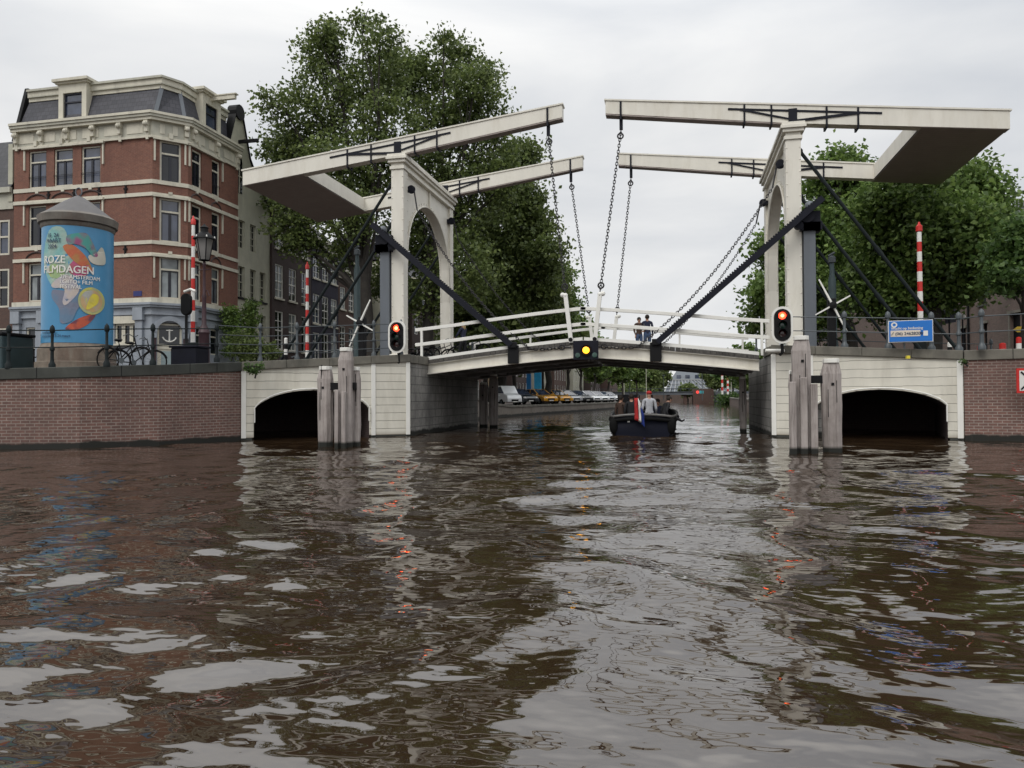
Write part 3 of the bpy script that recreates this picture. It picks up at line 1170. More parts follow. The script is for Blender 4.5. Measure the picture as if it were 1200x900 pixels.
        st.box(X(1.35) - 0.06, X(1.35) + 0.06, y - 0.05, y + 0.05, bz(1.35) - bh(1.35) - 0.5, bz(1.35) - bh(1.35) - 0.06)
        st.build('strap_end', IRON, bo)
    # counterweight box
    cw = MB()
    P = []
    for x in (11.3, 13.93):
        zt_, zb_ = bz(x) - 0.01, bz(x) - bh(x) + 0.012
        P += [(X(x), YN + 0.2, zb_), (X(x), YF - 0.2, zb_), (X(x), YF - 0.2, zt_), (X(x), YN + 0.2, zt_)]
    cw.add(P, [(1, 2, 6, 5), (2, 3, 7, 6), (3, 0, 4, 7), (0, 1, 2, 3), (4, 5, 6, 7)])
    cwo = cw.build('counterweight', WHITE, fr)
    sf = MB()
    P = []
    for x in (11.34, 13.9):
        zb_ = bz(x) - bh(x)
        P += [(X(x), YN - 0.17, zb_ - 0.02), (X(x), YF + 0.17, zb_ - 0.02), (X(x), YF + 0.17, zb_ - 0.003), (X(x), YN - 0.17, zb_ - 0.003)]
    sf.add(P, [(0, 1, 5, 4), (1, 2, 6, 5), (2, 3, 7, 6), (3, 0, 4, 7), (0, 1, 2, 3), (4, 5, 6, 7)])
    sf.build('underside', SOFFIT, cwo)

    # --- leaf
    zd = lambda x: 3.36 - 0.085 * x - 0.0035 * x * x if x > 0 else 3.36
    lf = empty('bridge_leaf', (X(6.05), 30.3, 2.85), f'white railed drawbridge leaf sloping up to midspan {where}', 'bridge leaf')
    y0, y1 = 26.45, 34.1
    xs = [0.03, 1, 2, 3, 4, 5, 6.0]
    dk = MB()
    nb = 30
    for i in range(nb):
        xa_, xb_ = 0.03 + (6.0 - 0.03) * i / nb + 0.006, 0.03 + (6.0 - 0.03) * (i + 1) / nb - 0.006
        yo = 0.02 * (i * 7919 % 5) / 5
        dk.hexa([(X(xa_), y0 - 0.05 - yo, zd(xa_) - 0.13), (X(xb_), y0 - 0.05 - yo, zd(xb_) - 0.13), (X(xb_), y1, zd(xb_) - 0.13), (X(xa_), y1, zd(xa_) - 0.13),
                 (X(xa_), y0 - 0.05 - yo, zd(xa_)), (X(xb_), y0 - 0.05 - yo, zd(xb_)), (X(xb_), y1, zd(xb_)), (X(xa_), y1, zd(xa_))])
    dk.build('deck', PLANK, lf)
    for y in (y0 + 0.1, 28.9, 31.6, y1 - 0.1):
        g = MB()
        for a, b in zip(xs, xs[1:]):
            dp = lambda x: 0.40 + 0.07 * (1 - x / 6)
            for (h0, h1, w) in ((0.135, 0.175, 0.12), (0.175, None, 0.03), (None, 0, 0.13)):
                ta = (zd(a) - (h0 if h0 else 0.135 + dp(a) - 0.045), zd(a) - (h1 if h1 else 0.135 + dp(a) - (0 if h0 is None else 0.045)))
                tb = (zd(b) - (h0 if h0 else 0.135 + dp(b) - 0.045), zd(b) - (h1 if h1 else 0.135 + dp(b) - (0 if h0 is None else 0.045)))
                g.hexa([(X(a), y - w, ta[1]), (X(b), y - w, tb[1]), (X(b), y + w, tb[1]), (X(a), y + w, ta[1]), (X(a), y - w, ta[0]), (X(b), y - w, tb[0]), (X(b), y + w, tb[0]), (X(a), y + w, ta[0])])
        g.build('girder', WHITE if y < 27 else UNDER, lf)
    cg = MB()
    for x in (0.25, 1.7, 3.2, 4.6, 5.9):
        cg.box(X(x) - 0.09, X(x) + 0.09, y0 + 0.14, y1 - 0.14, zd(x) - 0.5, zd(x) - 0.14)
    cg.build('cross_girder', UNDER, lf)
    for y in (y0 + 0.06, y1 - 0.08):
        ks = MB()
        for a, b in zip(xs, xs[1:]):
            ks.hexa([(X(a), y - 0.06, zd(a) + 0.002), (X(b), y - 0.06, zd(b) + 0.002), (X(b), y + 0.06, zd(b) + 0.002), (X(a), y + 0.06, zd(a) + 0.002),
                     (X(a), y - 0.06, zd(a) + 0.12), (X(b), y - 0.06, zd(b) + 0.12), (X(b), y + 0.06, zd(b) + 0.12), (X(a), y + 0.06, zd(a) + 0.12)])
        ks.build('kerb', WHITE2, lf)
    for y in (y0 + 0.06, y1 - 0.08):
        for h in (1.16, 0.6):
            rl = MB()
            for a, b in zip(xs, xs[1:]):
                a_ = -0.1 if a == xs[0] else a
                b_ = 6.35 if b == xs[-1] else b
                rl.bar((X(a_), y, zd(a) + h), (X(b_), y, zd(b) + h), 0.075, 0.125)
            rl.build('rail', WHITE2, lf, bevel=0.01)
        hp = MB()
        hp.bar((X(0.42), y - 0.13, zd(0.4) - 0.05), (X(0.62), y - 0.13, 5.0), 0.14, 0.13, up=(0, 1, 0))
        hp.ball((X(0.62) + s * 0.1, y - 0.13, 5.0), 0.09, 8, 6)
        hp.ball((X(0.62), y - 0.13, 4.98), 0.09, 8, 6)
        hp.build('hanger_post', WHITE2, lf)
        bl = MB()
        bl.lathe([(0.005, -0.03), (0.075, -0.03), (0.075, 0.03), (0.005, 0.03)], (X(0.43), y - 0.22, zd(0.4) + 0.06), 10, 'y')
        bl.build('pin', BLACK, lf)
        for x in (3.4, 6.1):
            if y > 30 or x > 6:
                ps = MB()
                ps.bar((X(x), y, zd(min(x, 6))), (X(x), y, zd(min(x, 6)) + 1.15), 0.08, 0.08, up=(0, 1, 0))
                ps.build('railing_post', WHITE2, lf)
    br = MB()
    br.box(X(2.35), X(2.75), y0 - 0.11, y0 + 0.0, zd(2.5) - 0.56, zd(2.5) + 0.1)
    br.box(X(2.42), X(2.68), y0 - 0.2, y0 + 0.02, zd(2.5) + 0.0, zd(2.5) + 0.22)
    br.build('rack_bracket', BLACK, lf, bevel=0.02)

    # --- lifting chains
    for y, wh in ((YN, 'near'), (YF, 'far')):
        top = (X(1.35), y, bz(1.35) - bh(1.35) - 0.48)
        bot = (X(0.62), (y0 - 0.07) if y == YN else (y1 - 0.21), 5.06)
        m = chain_mesh([top, bot], link=0.16, r=0.0155, wid=0.04)
        o = m.build('lifting_chain', CHAIN, uv=False)
        tag(o, f'{wh} hanging steel lifting chain {where}', 'chain', 'steel chains hanging from the balance beams')
        e = MB()
        tv, bv = Vector(top), Vector(bot)
        e.tube([tv + (bv - tv).normalized() * 0.25 + Vector((0.1 * math.cos(a), 0.03, 0.1 * math.sin(a))) for a in np.linspace(0, 2 * PI, 12, endpoint=False)], 0.03, 6, closed=True)
        e.build('shackle', CHAIN, o)
        e = MB()
        e.tube([bv - (bv - tv).normalized() * 0.25 + Vector((0.1 * math.cos(a), 0.03, 0.1 * math.sin(a))) for a in np.linspace(0, 2 * PI, 12, endpoint=False)], 0.03, 6, closed=True)
        e.build('shackle', CHAIN, o)
    # --- pulling chains from the portal down to the leaf
    for y, wh in ((YN + 0.36, 'near'), (YF - 0.36, 'far')):
        a = (X(6.78), y, 9.5)
        b = (X(6.62), y - 0.1, 8.7) if wh == 'near' else (X(6.62), y + 0.1, 8.7)
        yb = y0 - 0.12 if wh == 'near' else y1 + 0.08
        c = (X(1.9), yb, zd(1.9) - 0.1)
        pts = sag(b, c, 0.55)
        m = chain_mesh(pts, link=0.14, r=0.0145, wid=0.036)
        m.tube([a, b], 0.03, 6)
        if wh == 'near':
            m2 = chain_mesh(sag(c, (X(0.75), yb - 0.03, zd(0.7) - 0.18), 0.04), link=0.17, r=0.018, wid=0.045)
            m.add(m2.v, m2.f)
            m.tube([(X(0.75) + 0.09 * math.cos(q), yb - 0.03, zd(0.7) - 0.18 + 0.09 * math.sin(q)) for q in np.linspace(0, 2 * PI, 12, endpoint=False)], 0.028, 6, closed=True)
            m.tube([(X(0.66), yb - 0.03, zd(0.7) - 0.18), (X(0.4), yb - 0.03, zd(0.7) - 0.2)], 0.03, 6)
        o = m.build('closing_chain', CHAIN, uv=False)
        tag(o, f'{wh} sagging closing chain from portal arch down to deck {where}', 'chain', 'chains sagging from the portals to the leaves')

    # --- drive column with gearbox and toothed rack bar
    dc = empty('drive_column', (X(7.85), 26.95, 2.7), f'blue grey drive column with dark gearbox {where}', 'drive column')
    m = MB()
    m.box(X(7.54), X(7.92), 26.85, 27.25, 2.4, 7.0)
    m.build('column', BLUEGREY, dc, bevel=0.015)
    m = MB()
    m.box(X(7.42), X(8.06), 26.72, 26.99, 6.98, 7.62)
    m.box(X(7.52), X(8.12), 26.72, 27.4, 6.98, 7.25)
    m.lathe([(0.01, -0.12), (0.24, -0.12), (0.24, 0.1), (0.01, 0.1)], (X(7.62), 26.7, 7.45), 16, 'y')
    m.lathe([(0.01, -0.1), (0.15, -0.1), (0.15, 0.1), (0.01, 0.1)], (X(7.35), 26.7, 7.15), 14, 'y')
    m.build('gearbox', IRON, dc, smooth=True)
    m = MB()
    m.ball((X(7.7), 26.62, 7.78), 0.16, 10, 6)
    m.ball((X(7.45), 26.6, 7.5), 0.09, 8, 6)
    m.build('light_cap', BLUEGREY, dc, smooth=True)
    rb = MB()
    a, b = Vector((X(8.1), 26.5, 7.98)), Vector((X(2.6), 26.3, zd(2.5) + 0.1))
    rb.bar(a, b, 0.15, 0.2)
    d = (b - a).normalized()
    up = Vector((0, 1, 0)).cross(d).normalized()
    if up.z < 0: up = -up
    for i in range(70):
        q = a + d * (0.1 * i + 0.1) + up * 0.11
        rb.bar(q - d * 0.02, q + d * 0.02, 0.1, 0.05, up=up)
    o = rb.build('rack_bar', IRON)
    tag(o, f'dark toothed rack bar slanting down to the deck {where}', 'rack bar')
    # --- crank wheel with white cross arms
    cx = Vector((X(8.35), 26.4, 4.35)) if s > 0 else Vector((X(8.55), 26.4, 4.2))
    cr = empty('crank_cross', (cx.x, cx.y, 2.75), f'white four armed hand crank on small dark stand {where}', 'hand crank')
    m = MB()
    tilt = 0.45
    for k in range(4):
        an = k * PI / 2 + tilt
        tip = cx + Vector((-s * math.sin(an) * 0.98 * (0.62 if k % 2 else 1), 0, math.cos(an) * 0.98 * (0.72 if k % 2 else 1)))
        m.bar(cx, tip, 0.06, 0.11, w2=0.04, h2=0.04, up=(0, 1, 0))
    m.build('arm', WHITE2, cr)
    m = MB()
    m.lathe([(0.01, -0.12), (0.12, -0.1), (0.12, 0.12), (0.01, 0.12)], cx, 12, 'y')
    m.build('hub', BLACK, cr)
    m = MB()
    m.box(cx.x - 0.12, cx.x + 0.12, cx.y + 0.1, cx.y + 0.38, 2.6, cx.z + 0.25)
    m.build('stand', BLACK, cr, bevel=0.02)


half(1, 'beside the blue board')
half(-1, 'beside the brick corner house')
# ------------------------------------------------------------------ buildings
def zat(px, py, Y):
    return at(px, py, Y).z


# ---- corner house
def corner_house():
    X0, XA, YA = -36.6, -27.6, 34.8          # front facade along X
    XC_, YC = -26.35, 36.1                   # end of the chamfer, then facade towards +Y
    YE = 40.9
    base = 1.7
    root = empty('corner_house', (-30, 38, base), 'red brick corner house with cream bands and slate mansard roof', 'house')
    zr = 15.75                               # top of brickwork
    A = Fr(X0, YA, 0)
    LA = XA - X0
    angB = math.atan2(YC - YA, XC_ - XA)
    B = Fr(XA, YA, angB)
    LBc = math.hypot(YC - YA, XC_ - XA)
    C = Fr(XC_, YC, PI / 2)
    LC = YE - YC
    rows = [(13.25, 15.35), (9.95, 12.25), (6.85, 9.0)]
    colsA = [at(x, 300, YA).x - X0 for x in (33, 53.5, 62.5, 84.5, 94.5, 117)]
    colsA = [(colsA[0], colsA[1]), (colsA[2], colsA[3]), (colsA[4], colsA[5])]
    colB = [(LBc / 2 - 0.54, LBc / 2 + 0.54)]

    def uy(px):
        d = ray(px, 300)
        return XC_ * d.y / d.x - YC
    colsC = [(uy(224.5), uy(236)), (uy(248), uy(257.5))]
    wl = MB()
    hA = [(a, b, c, d) for (a, b) in colsA for (c, d) in rows]
    hB = [(a, b, c, d) for (a, b) in colB for (c, d) in ((13.15, 15.45), (9.9, 12.3), (6.8, 9.1))]
    hC = [(a, b, c, d) for (a, b) in colsC for (c, d) in rows]
    zg0 = 5.9
    A.wall(wl, LA, zg0, zr, hA)
    B.wall(wl, LBc, zg0, zr, hB)
    C.wall(wl, LC, zg0, zr, hC)
    # party walls and back
    wl.add([(X0, YA, base), (X0, YE, base), (X0, YE, zr + 1.2), (X0, YA, zr + 1.2)], [(0, 1, 2, 3)])
    wl.add([(XC_, YE, base), (X0, YE, base), (X0, YE, zr), (XC_, YE, zr)], [(0, 1, 2, 3)])
    wo = wl.build('wall', HBRICK, root)
    gl = [GL_B, GL_B, GL_C, GL_D]
    k = 0
    for (a, b) in colsA:
        for i, (c, d) in enumerate(rows):
            A.window(root, a, b, c, d, TRIM, [GL_B, GL_D, GL_C][(k + i) % 3] if i else GL_B, None, 'tee', sash=SASH)
        k += 1
    for i, (a, b, c, d) in enumerate(hB):
        B.window(root, a, b, c, d, TRIM, [GL_D, GL_B, GL_C][i], None, 'tee' if i else 'cross', t=0.1, sash=SASH)
    for i, (a, b, c, d) in enumerate(hC):
        C.window(root, a, b, c, d, TRIM, [GL_D, GL_D, GL_C][i % 3], None, 'tee', t=0.1, sash=SASH)
    # cream bands, continuous round the corner
    plan = [(X0 + 0.003, YA), (XA, YA), (XC_, YC), (XC_, YE)]
    holes_by = {'A': (A, LA, colsA), 'B': (B, LBc, colB), 'C': (C, LC, colsC)}

    def band(z0_, z1_, off, cut=True, mat=TRIM, nm='band'):
        mb_ = MB()
        if not cut:
            mb_.ribbon(plan, 0.0, off, z0_, z1_)
        else:
            for fr_, L_, cs in holes_by.values():
                u = 0
                for (a, b) in cs + [(L_, L_)]:
                    if a - u > 0.02:
                        fr_.box(mb_, u, a - 0.0, 0.0, off, z0_, z1_)
                    u = b
        return mb_.build(nm, mat, root)
    band(13.02, 13.24, 0.05, False)
    band(12.34, 12.54, 0.06, False)
    band(9.73, 9.93, 0.05, False)
    band(9.07, 9.26, 0.06, False)
    band(6.55, 6.82, 0.1, False)
    # hoods and drips over the windows, keystones, relieving arches
    for fr_, L_, cs in holes_by.values():
        for j, (zh, top) in enumerate(((15.42, True), (12.3, False), (9.05, False))):
            hd = MB()
            fr_.box(hd, cs[0][0] - 0.35, cs[-1][1] + 0.3, 0.0, 0.17, zh, zh + 0.13)
            hd.build('window_hood', TRIM, root)
            for q in ((cs[0][0] - 0.3), (cs[-1][1] + 0.16)):
                hd = MB()
                fr_.box(hd, q, q + 0.09, 0.003, 0.08, zh - 1.15, zh)
                hd.build('window_drip', TRIM, root)
            for (a, b) in cs:
                ks = MB()
                m = (a + b) / 2
                z = zh + (0.13 if top else 0.62 if fr_ is not B else 0.13)
                fr_.box(ks, m - 0.1, m + 0.1, 0.0, 0.2 if top else 0.06, z, z + 0.3 if top else z + 0.22)
                ks.build('keystone', TRIM, root)
                if not top and fr_ is not B:
                    ar = MB()
                    pts = [fr_.p(m + (b - a) * 0.62 * math.cos(t), 0.02, zh + 0.14 + 0.42 * math.sin(t)) for t in np.linspace(0.15, PI - 0.15, 10)]
                    ar.tube(pts, 0.055, 4)
                    ar.build('relieving_arch', DBRICK, root)
        # wall anchors
    for u in (2.35, 4.05, 5.65, 7.35):
        for z in (12.75, 9.45):
            if u < 5 and z < 12: continue
            an = MB()
            A.box(an, u - 0.045, u + 0.045, 0.003, 0.06, z - 0.22, z + 0.26)
            A.box(an, u - 0.12, u + 0.12, 0.006, 0.055, z + 0.02, z + 0.1)
            an.build('wall_anchor', BLACK, root)
    # rails in front of tall windows
    for fr_, cs in ((A, colsA), (C, colsC)):
        for (a, b) in cs:
            for (c, d) in rows[:1]:
                r_ = MB()
                for z in (c + 0.55, c + 0.62):
                    r_.bar(fr_.p(a, 0.02, z), fr_.p(b, 0.02, z), 0.02, 0.02)
                r_.build('guard_rail', BLACK, root)
    # --- main cornice
    for (z0_, z1_, off, mt) in ((15.5, 15.62, 0.12, TRIM), (15.62, 16.42, 0.05, TRIMY), (16.42, 16.58, 0.3, TRIM), (16.58, 16.72, 0.38, TRIMY), (16.72, 16.86, 0.44, TRIM)):
        mb_ = MB()
        mb_.ribbon(plan, -0.3, off, z0_, z1_)
        mb_.build('cornice', mt, root)
    for fr_, L_, n_ in ((A, LA, 6), (B, LBc, 1), (C, LC, 3)):
        for i in range(n_):
            u = (0.25 + i * (L_ - 0.5) / (n_ - 1)) if n_ > 1 else L_ - 0.1
            m_ = MB()
            fr_.box(m_, u - 0.1, u + 0.1, 0.05, 0.24, 15.8, 16.15)
            fr_.box(m_, u - 0.13, u + 0.13, 0.05, 0.27, 16.15, 16.42)
            m_.ball(fr_.p(u, 0.3, 16.2), 0.13, 8, 6)
            fr_.box(m_, u - 0.08, u + 0.08, 0.05, 0.13, 15.4, 15.8)
            m_.build('bracket', TRIM, root)
        for i in range(int(L_ / 1.6) + 1):
            n2 = int(L_ / 1.6) + 1
            a = 0.35 + i * (L_ - 0.5) / n2
            b = a + (L_ - 0.5) / n2 - 0.4
            if b > a:
                m_ = MB()
                fr_.box(m_, a, b, 0.05, 0.075, 15.78, 16.3)
                m_.build('panel', TRIM, root)
    # --- mansard
    inner = [(X0 + 0.35, YA + 0.7), (XA + 0.05, YA + 0.7), (XC_ - 0.75, YC + 0.25), (XC_ - 0.75, YE - 0.25)]
    low = [(X0 + 0.05, YA + 0.22), (XA - 0.02, YA + 0.22), (XC_ - 0.25, YC + 0.05), (XC_ - 0.25, YE)]
    ms_ = MB()
    zb_, zt_ = 16.86, 18.6
    for i in range(3):
        ms_.add([(*low[i], zb_), (*low[i + 1], zb_), (*inner[i + 1], zt_), (*inner[i], zt_)], [(0, 1, 2, 3)])
    ms_.add([(*low[0], zb_), (*inner[0], zt_), (inner[0][0], YE, zt_), (X0 + 0.05, YE, zb_)], [(0, 1, 2, 3)])
    ms_.add([(*low[3], zb_), (*inner[3], zt_), (inner[0][0], YE, zt_), (X0 + 0.05, YE, zb_)], [(0, 1, 2, 3)])
    ro = ms_.build('roof', SLATE, root)
    hp_ = MB()
    for i in (1, 2):
        hp_.bar((*low[i], zb_), (*inner[i], zt_), 0.2, 0.08, up=(0.5, -0.5, 0.3))
    hp_.build('lead_hip', BLUEGREY, ro)
    for (z0_, z1_, off, mt) in ((18.45, 18.66, 0.1, TRIM), (18.66, 18.72, 0.2, TRIMY), (18.72, 18.98, 0.2, TRIM), (18.98, 19.1, 0.3, TRIMY)):
        mb_ = MB()
        mb_.ribbon(inner, -0.4, off, z0_, z1_)
        mb_.build('crown_moulding', mt, ro)
    tp = MB()
    tp.add([(*inner[0], 19.1), (*inner[1], 19.1), (*inner[2], 19.1), (*inner[3], 19.1), (inner[0][0], YE, 19.1)], [(0, 1, 2, 3, 4)])
    tp.build('flat_roof', BLUEGREY, ro)
    # parapet wall at the party side
    pw = MB()
    pw.add([(X0 - 0.1, YA - 0.1, 16.0), (X0 + 0.12, YA - 0.1, 16.0), (X0 + 0.12, YA + 0.75, 19.35), (X0 - 0.1, YA + 0.75, 19.35), (X0 - 0.1, YA + 0.6, 16.0), (X0 + 0.12, YA + 0.6, 16.0), (X0 + 0.12, YA + 1.3, 19.35), (X0 - 0.1, YA + 1.3, 19.35)],
           [(0, 1, 2, 3), (4, 7, 6, 5), (0, 4, 5, 1), (3, 2, 6, 7), (0, 3, 7, 4), (1, 5, 6, 2)])
    pw.build('party_parapet', BLACK, ro)

    def dormer(fr_, u0, u1, depth, hoist=False):
        d = MB()
        fr_.box(d, u0, u0 + 0.3, -depth, -0.2, zb_, 19.05)
        fr_.box(d, u1 - 0.3, u1, -depth, -0.2, zb_, 19.05)
        fr_.box(d, u0 + 0.3, u1 - 0.3, -depth, -0.2, 18.55, 19.05)
        fr_.box(d, u0 - 0.12, u1 + 0.12, -depth, -0.08, 19.05, 19.15)
        fr_.box(d, u0 - 0.24, u1 + 0.24, -depth, 0.05, 19.15, 19.3)
        if hoist:
            m = (u0 + u1) / 2
            fr_.box(d, m - 0.1, m + 0.1, -0.3, 1.35, 18.85, 19.1)
            fr_.box(d, m - 0.15, m + 0.15, -0.3, 1.45, 19.1, 19.16)
        do = d.build('dormer', TRIM, ro)
        fr_.window(do, u0 + 0.3, u1 - 0.3, zb_ + 0.02, 18.55, SASH, GL_B, None, 'cross', n=-0.35)
    uD = at(78, 120, YA - 0.2).x - X0
    dormer(A, uD - 0.92, uD + 0.92, 1.4)
    dormer(C, 1.55, 3.3, 1.3, True)
    # ledges of the dormer sides
    # --- ground floor: grey blue painted timber shopfronts
    sh = MB()
    uw = [at(x, 400, YA).x - X0 for x in (28.5, 41, 134, 162)]
    doorA = (uw[0] + 0.1, uw[1], base, 5.4)
    winA = (uw[2], uw[3], 4.35, 5.45)
    winA2 = (2.9, 4.6, 4.35, 5.45)
    A.wall(sh, LA, base, zg0, [doorA, winA2, winA], 0.25)
    db = (LBc / 2 - 0.62, LBc / 2 + 0.62)
    B.wall(sh, LBc, base, zg0, [(db[0], db[1], base, 5.5)], 0.3)
    wc = [(uy(226), uy(237), 3.9, 5.4), (uy(247), uy(257), 3.9, 5.4)]
    C.wall(sh, LC, base, zg0, wc, 0.25)
    sho = sh.build('shopfront', SHOP, root)
    for (z0_, z1_, off) in ((5.9, 6.0, 0.12), (6.0, 6.3, 0.06), (6.3, 6.42, 0.22), (6.42, 6.54, 0.3), (5.05, 5.18, 0.1)):
        if z0_ == 5.05: continue
        mb_ = MB()
        mb_.ribbon(plan, -0.1, off, z0_, z1_)
        mb_.build('shop_cornice', SHOP, sho)
    for fr_, us in ((A, (0.35, 2.1, 8.3)), (C, (0.3, LC - 0.35))):
        for u in us:
            m_ = MB()
            fr_.box(m_, u - 0.22, u + 0.22, 0.003, 0.16, base, 5.6)
            fr_.box(m_, u - 0.28, u + 0.28, 0.003, 0.24, base, 2.6)
            fr_.box(m_, u - 0.3, u + 0.3, 0.003, 0.26, 5.6, 6.28)
            m_.build('pilaster', SHOP, sho, bevel=0.01)
    for w_ in (winA, winA2):
        m_ = MB()
        A.box(m_, w_[0] - 0.1, w_[1] + 0.1, 0.003, 0.1, 5.45, 5.85)
        m_.build('fascia', TRIM, sho)
        m_ = MB()
        A.box(m_, w_[0] - 0.15, w_[1] + 0.15, 0.003, 0.12, 4.2, 4.35)
        m_.build('sill', TRIM, sho)
        n_ = 3
        for i in range(n_):
            a = w_[0] + (w_[1] - w_[0]) * i / n_
            A.window(sho, a, a + (w_[1] - w_[0]) / n_ - 0.01, 4.35, 5.45, TRIM, GL_D, None, 'plain', t=0.1)
    A.window(sho, doorA[0], doorA[1], 4.2, 5.4, TRIM, GL_D, None, 'plain')
    m_ = MB()
    A.box(m_, doorA[0], doorA[1], -0.2, -0.14, base, 4.15)
    m_.build('door', BLACK, sho)
    for w_ in wc:
        C.window(sho, *w_, TRIM, GL_D, None, 'cross')
    # arched corner door with anchor
    ud = LBc / 2
    m_ = MB()
    arc_o = [(ud + 0.88 * math.cos(t), 4.97 + 0.88 * math.sin(t)) for t in np.linspace(0, PI, 15)]
    arc_i = [(ud + 0.64 * math.cos(t), 4.97 + 0.62 * math.sin(t)) for t in np.linspace(PI, 0, 15)]
    m_.prism(arc_o + arc_i, lambda a, b, d: B.p(a, d, b), 0.004, 0.14)
    for sg in (-1, 1):
        B.box(m_, ud + sg * 0.8 - 0.14, ud + sg * 0.8 + 0.14, 0.004, 0.16, 4.65, 4.93)
    m_.build('door_arch', SHOP, sho)
    for sg in (-1, 1):
        m_ = MB()
        B.box(m_, ud + sg * 0.8 - 0.12, ud + sg * 0.8 + 0.12, 0.004, 0.12, base, 4.65)
        m_.build('door_column', MAROON, sho)
    m_ = MB()
    B.box(m_, db[0], db[1], -0.16, -0.08, base, 4.2)
    B.box(m_, db[0], db[0] + 0.1, -0.079, -0.04, base, 4.2)
    B.box(m_, db[1] - 0.1, db[1], -0.079, -0.04, base, 4.2)
    B.box(m_, db[0] + 0.1, db[1] - 0.1, -0.079, -0.04, 4.05, 4.2)
    d_ = m_.build('door', TRIM, sho)
    m_ = MB()
    B.box(m_, db[0] + 0.2, db[1] - 0.2, -0.078, -0.06, 2.0, 3.95)
    m_.build('door_panel', DOORG, d_)
    B.window(sho, db[0], db[1], 4.23, 5.45, TRIM, GL_D, None, 'plain', t=0.1)
    m_ = MB()
    zc_ = 4.85
    n_ = -0.1
    m_.bar(B.p(ud, n_, zc_ - 0.38), B.p(ud, n_, zc_ + 0.36), 0.05, 0.07)
    m_.bar(B.p(ud - 0.17, n_, zc_ + 0.24), B.p(ud + 0.17, n_, zc_ + 0.24), 0.05, 0.05)
    m_.tube([B.p(ud + 0.36 * math.sin(t), n_, zc_ - 0.02 - 0.36 * math.cos(t)) for t in np.linspace(-1.25, 1.25, 12)], 0.04, 6)
    m_.build('anchor_emblem', WHITE2, sho)
    # street name plate
    m_ = MB()
    u = at(161.5, 343, YA).x - X0
    A.box(m_, u - 0.26, u + 0.26, 0.003, 0.03, 6.92, 7.2)
    m_.build('name_plate', plain('enamel_blue', (0.02, 0.025, 0.14), 0.3, 0.1), root)
    # plinth
    return root


corner_house()


def row_house(label, Y0, Y1, X, base, top, mat, floors, ncol, win_h, frame, pane_set, style='grid', roof='flat', sill=None, ww=0.95, name='canal_house', ground=None, cor=TRIM):
    """terraced house whose facade looks towards +X (the canal)"""
    C = Fr(X, Y0, PI / 2)
    L = Y1 - Y0
    root = empty(name, (X - 4, (Y0 + Y1) / 2, base), label, 'house')
    holes, spec = [], []
    for fi, zf in enumerate(floors):
        h = win_h[fi]
        for c in range(ncol):
            uc = L * (c + 0.5) / ncol + (0.0)
            holes.append((uc - ww / 2, uc + ww / 2, zf, zf + h))
    wl = MB()
    C.wall(wl, L, base, top, holes, 0.16)
    wl.add([(X, Y0, base), (X - 8, Y0, base), (X - 8, Y0, top), (X, Y0, top)], [(0, 1, 2, 3)])
    wl.add([(X, Y1, base), (X - 8, Y1, base), (X - 8, Y1, top), (X, Y1, top)], [(0, 1, 2, 3)])
    wl.build('wall', mat, root)
    for k, h in enumerate(holes):
        C.window(root, *h, frame, pane_set[k % len(pane_set)], sill, style, t=0.07, n=-0.1)
    if roof == 'flat':
        m = MB()
        C.box(m, 0.0, L, -0.3, 0.35, top, top + 0.22)
        C.box(m, 0.0, L, -0.3, 0.12, top + 0.22 - 0.75, top - 0.003)
        m.build('cornice', cor, root)
        r = MB()
        y0, y1 = Y0 + 0.05, Y1 - 0.05
        r.add([(X, y0, top + 0.2), (X, y1, top + 0.2), (X - 3.2, y1, top + 3.0), (X - 3.2, y0, top + 3.0), (X - 8, y0, top + 0.2), (X - 8, y1, top + 0.2)], [(0, 1, 2, 3), (3, 2, 5, 4), (0, 3, 4), (1, 5, 2)])
        r.build('roof', PANTILE, root)
    return root, C, L


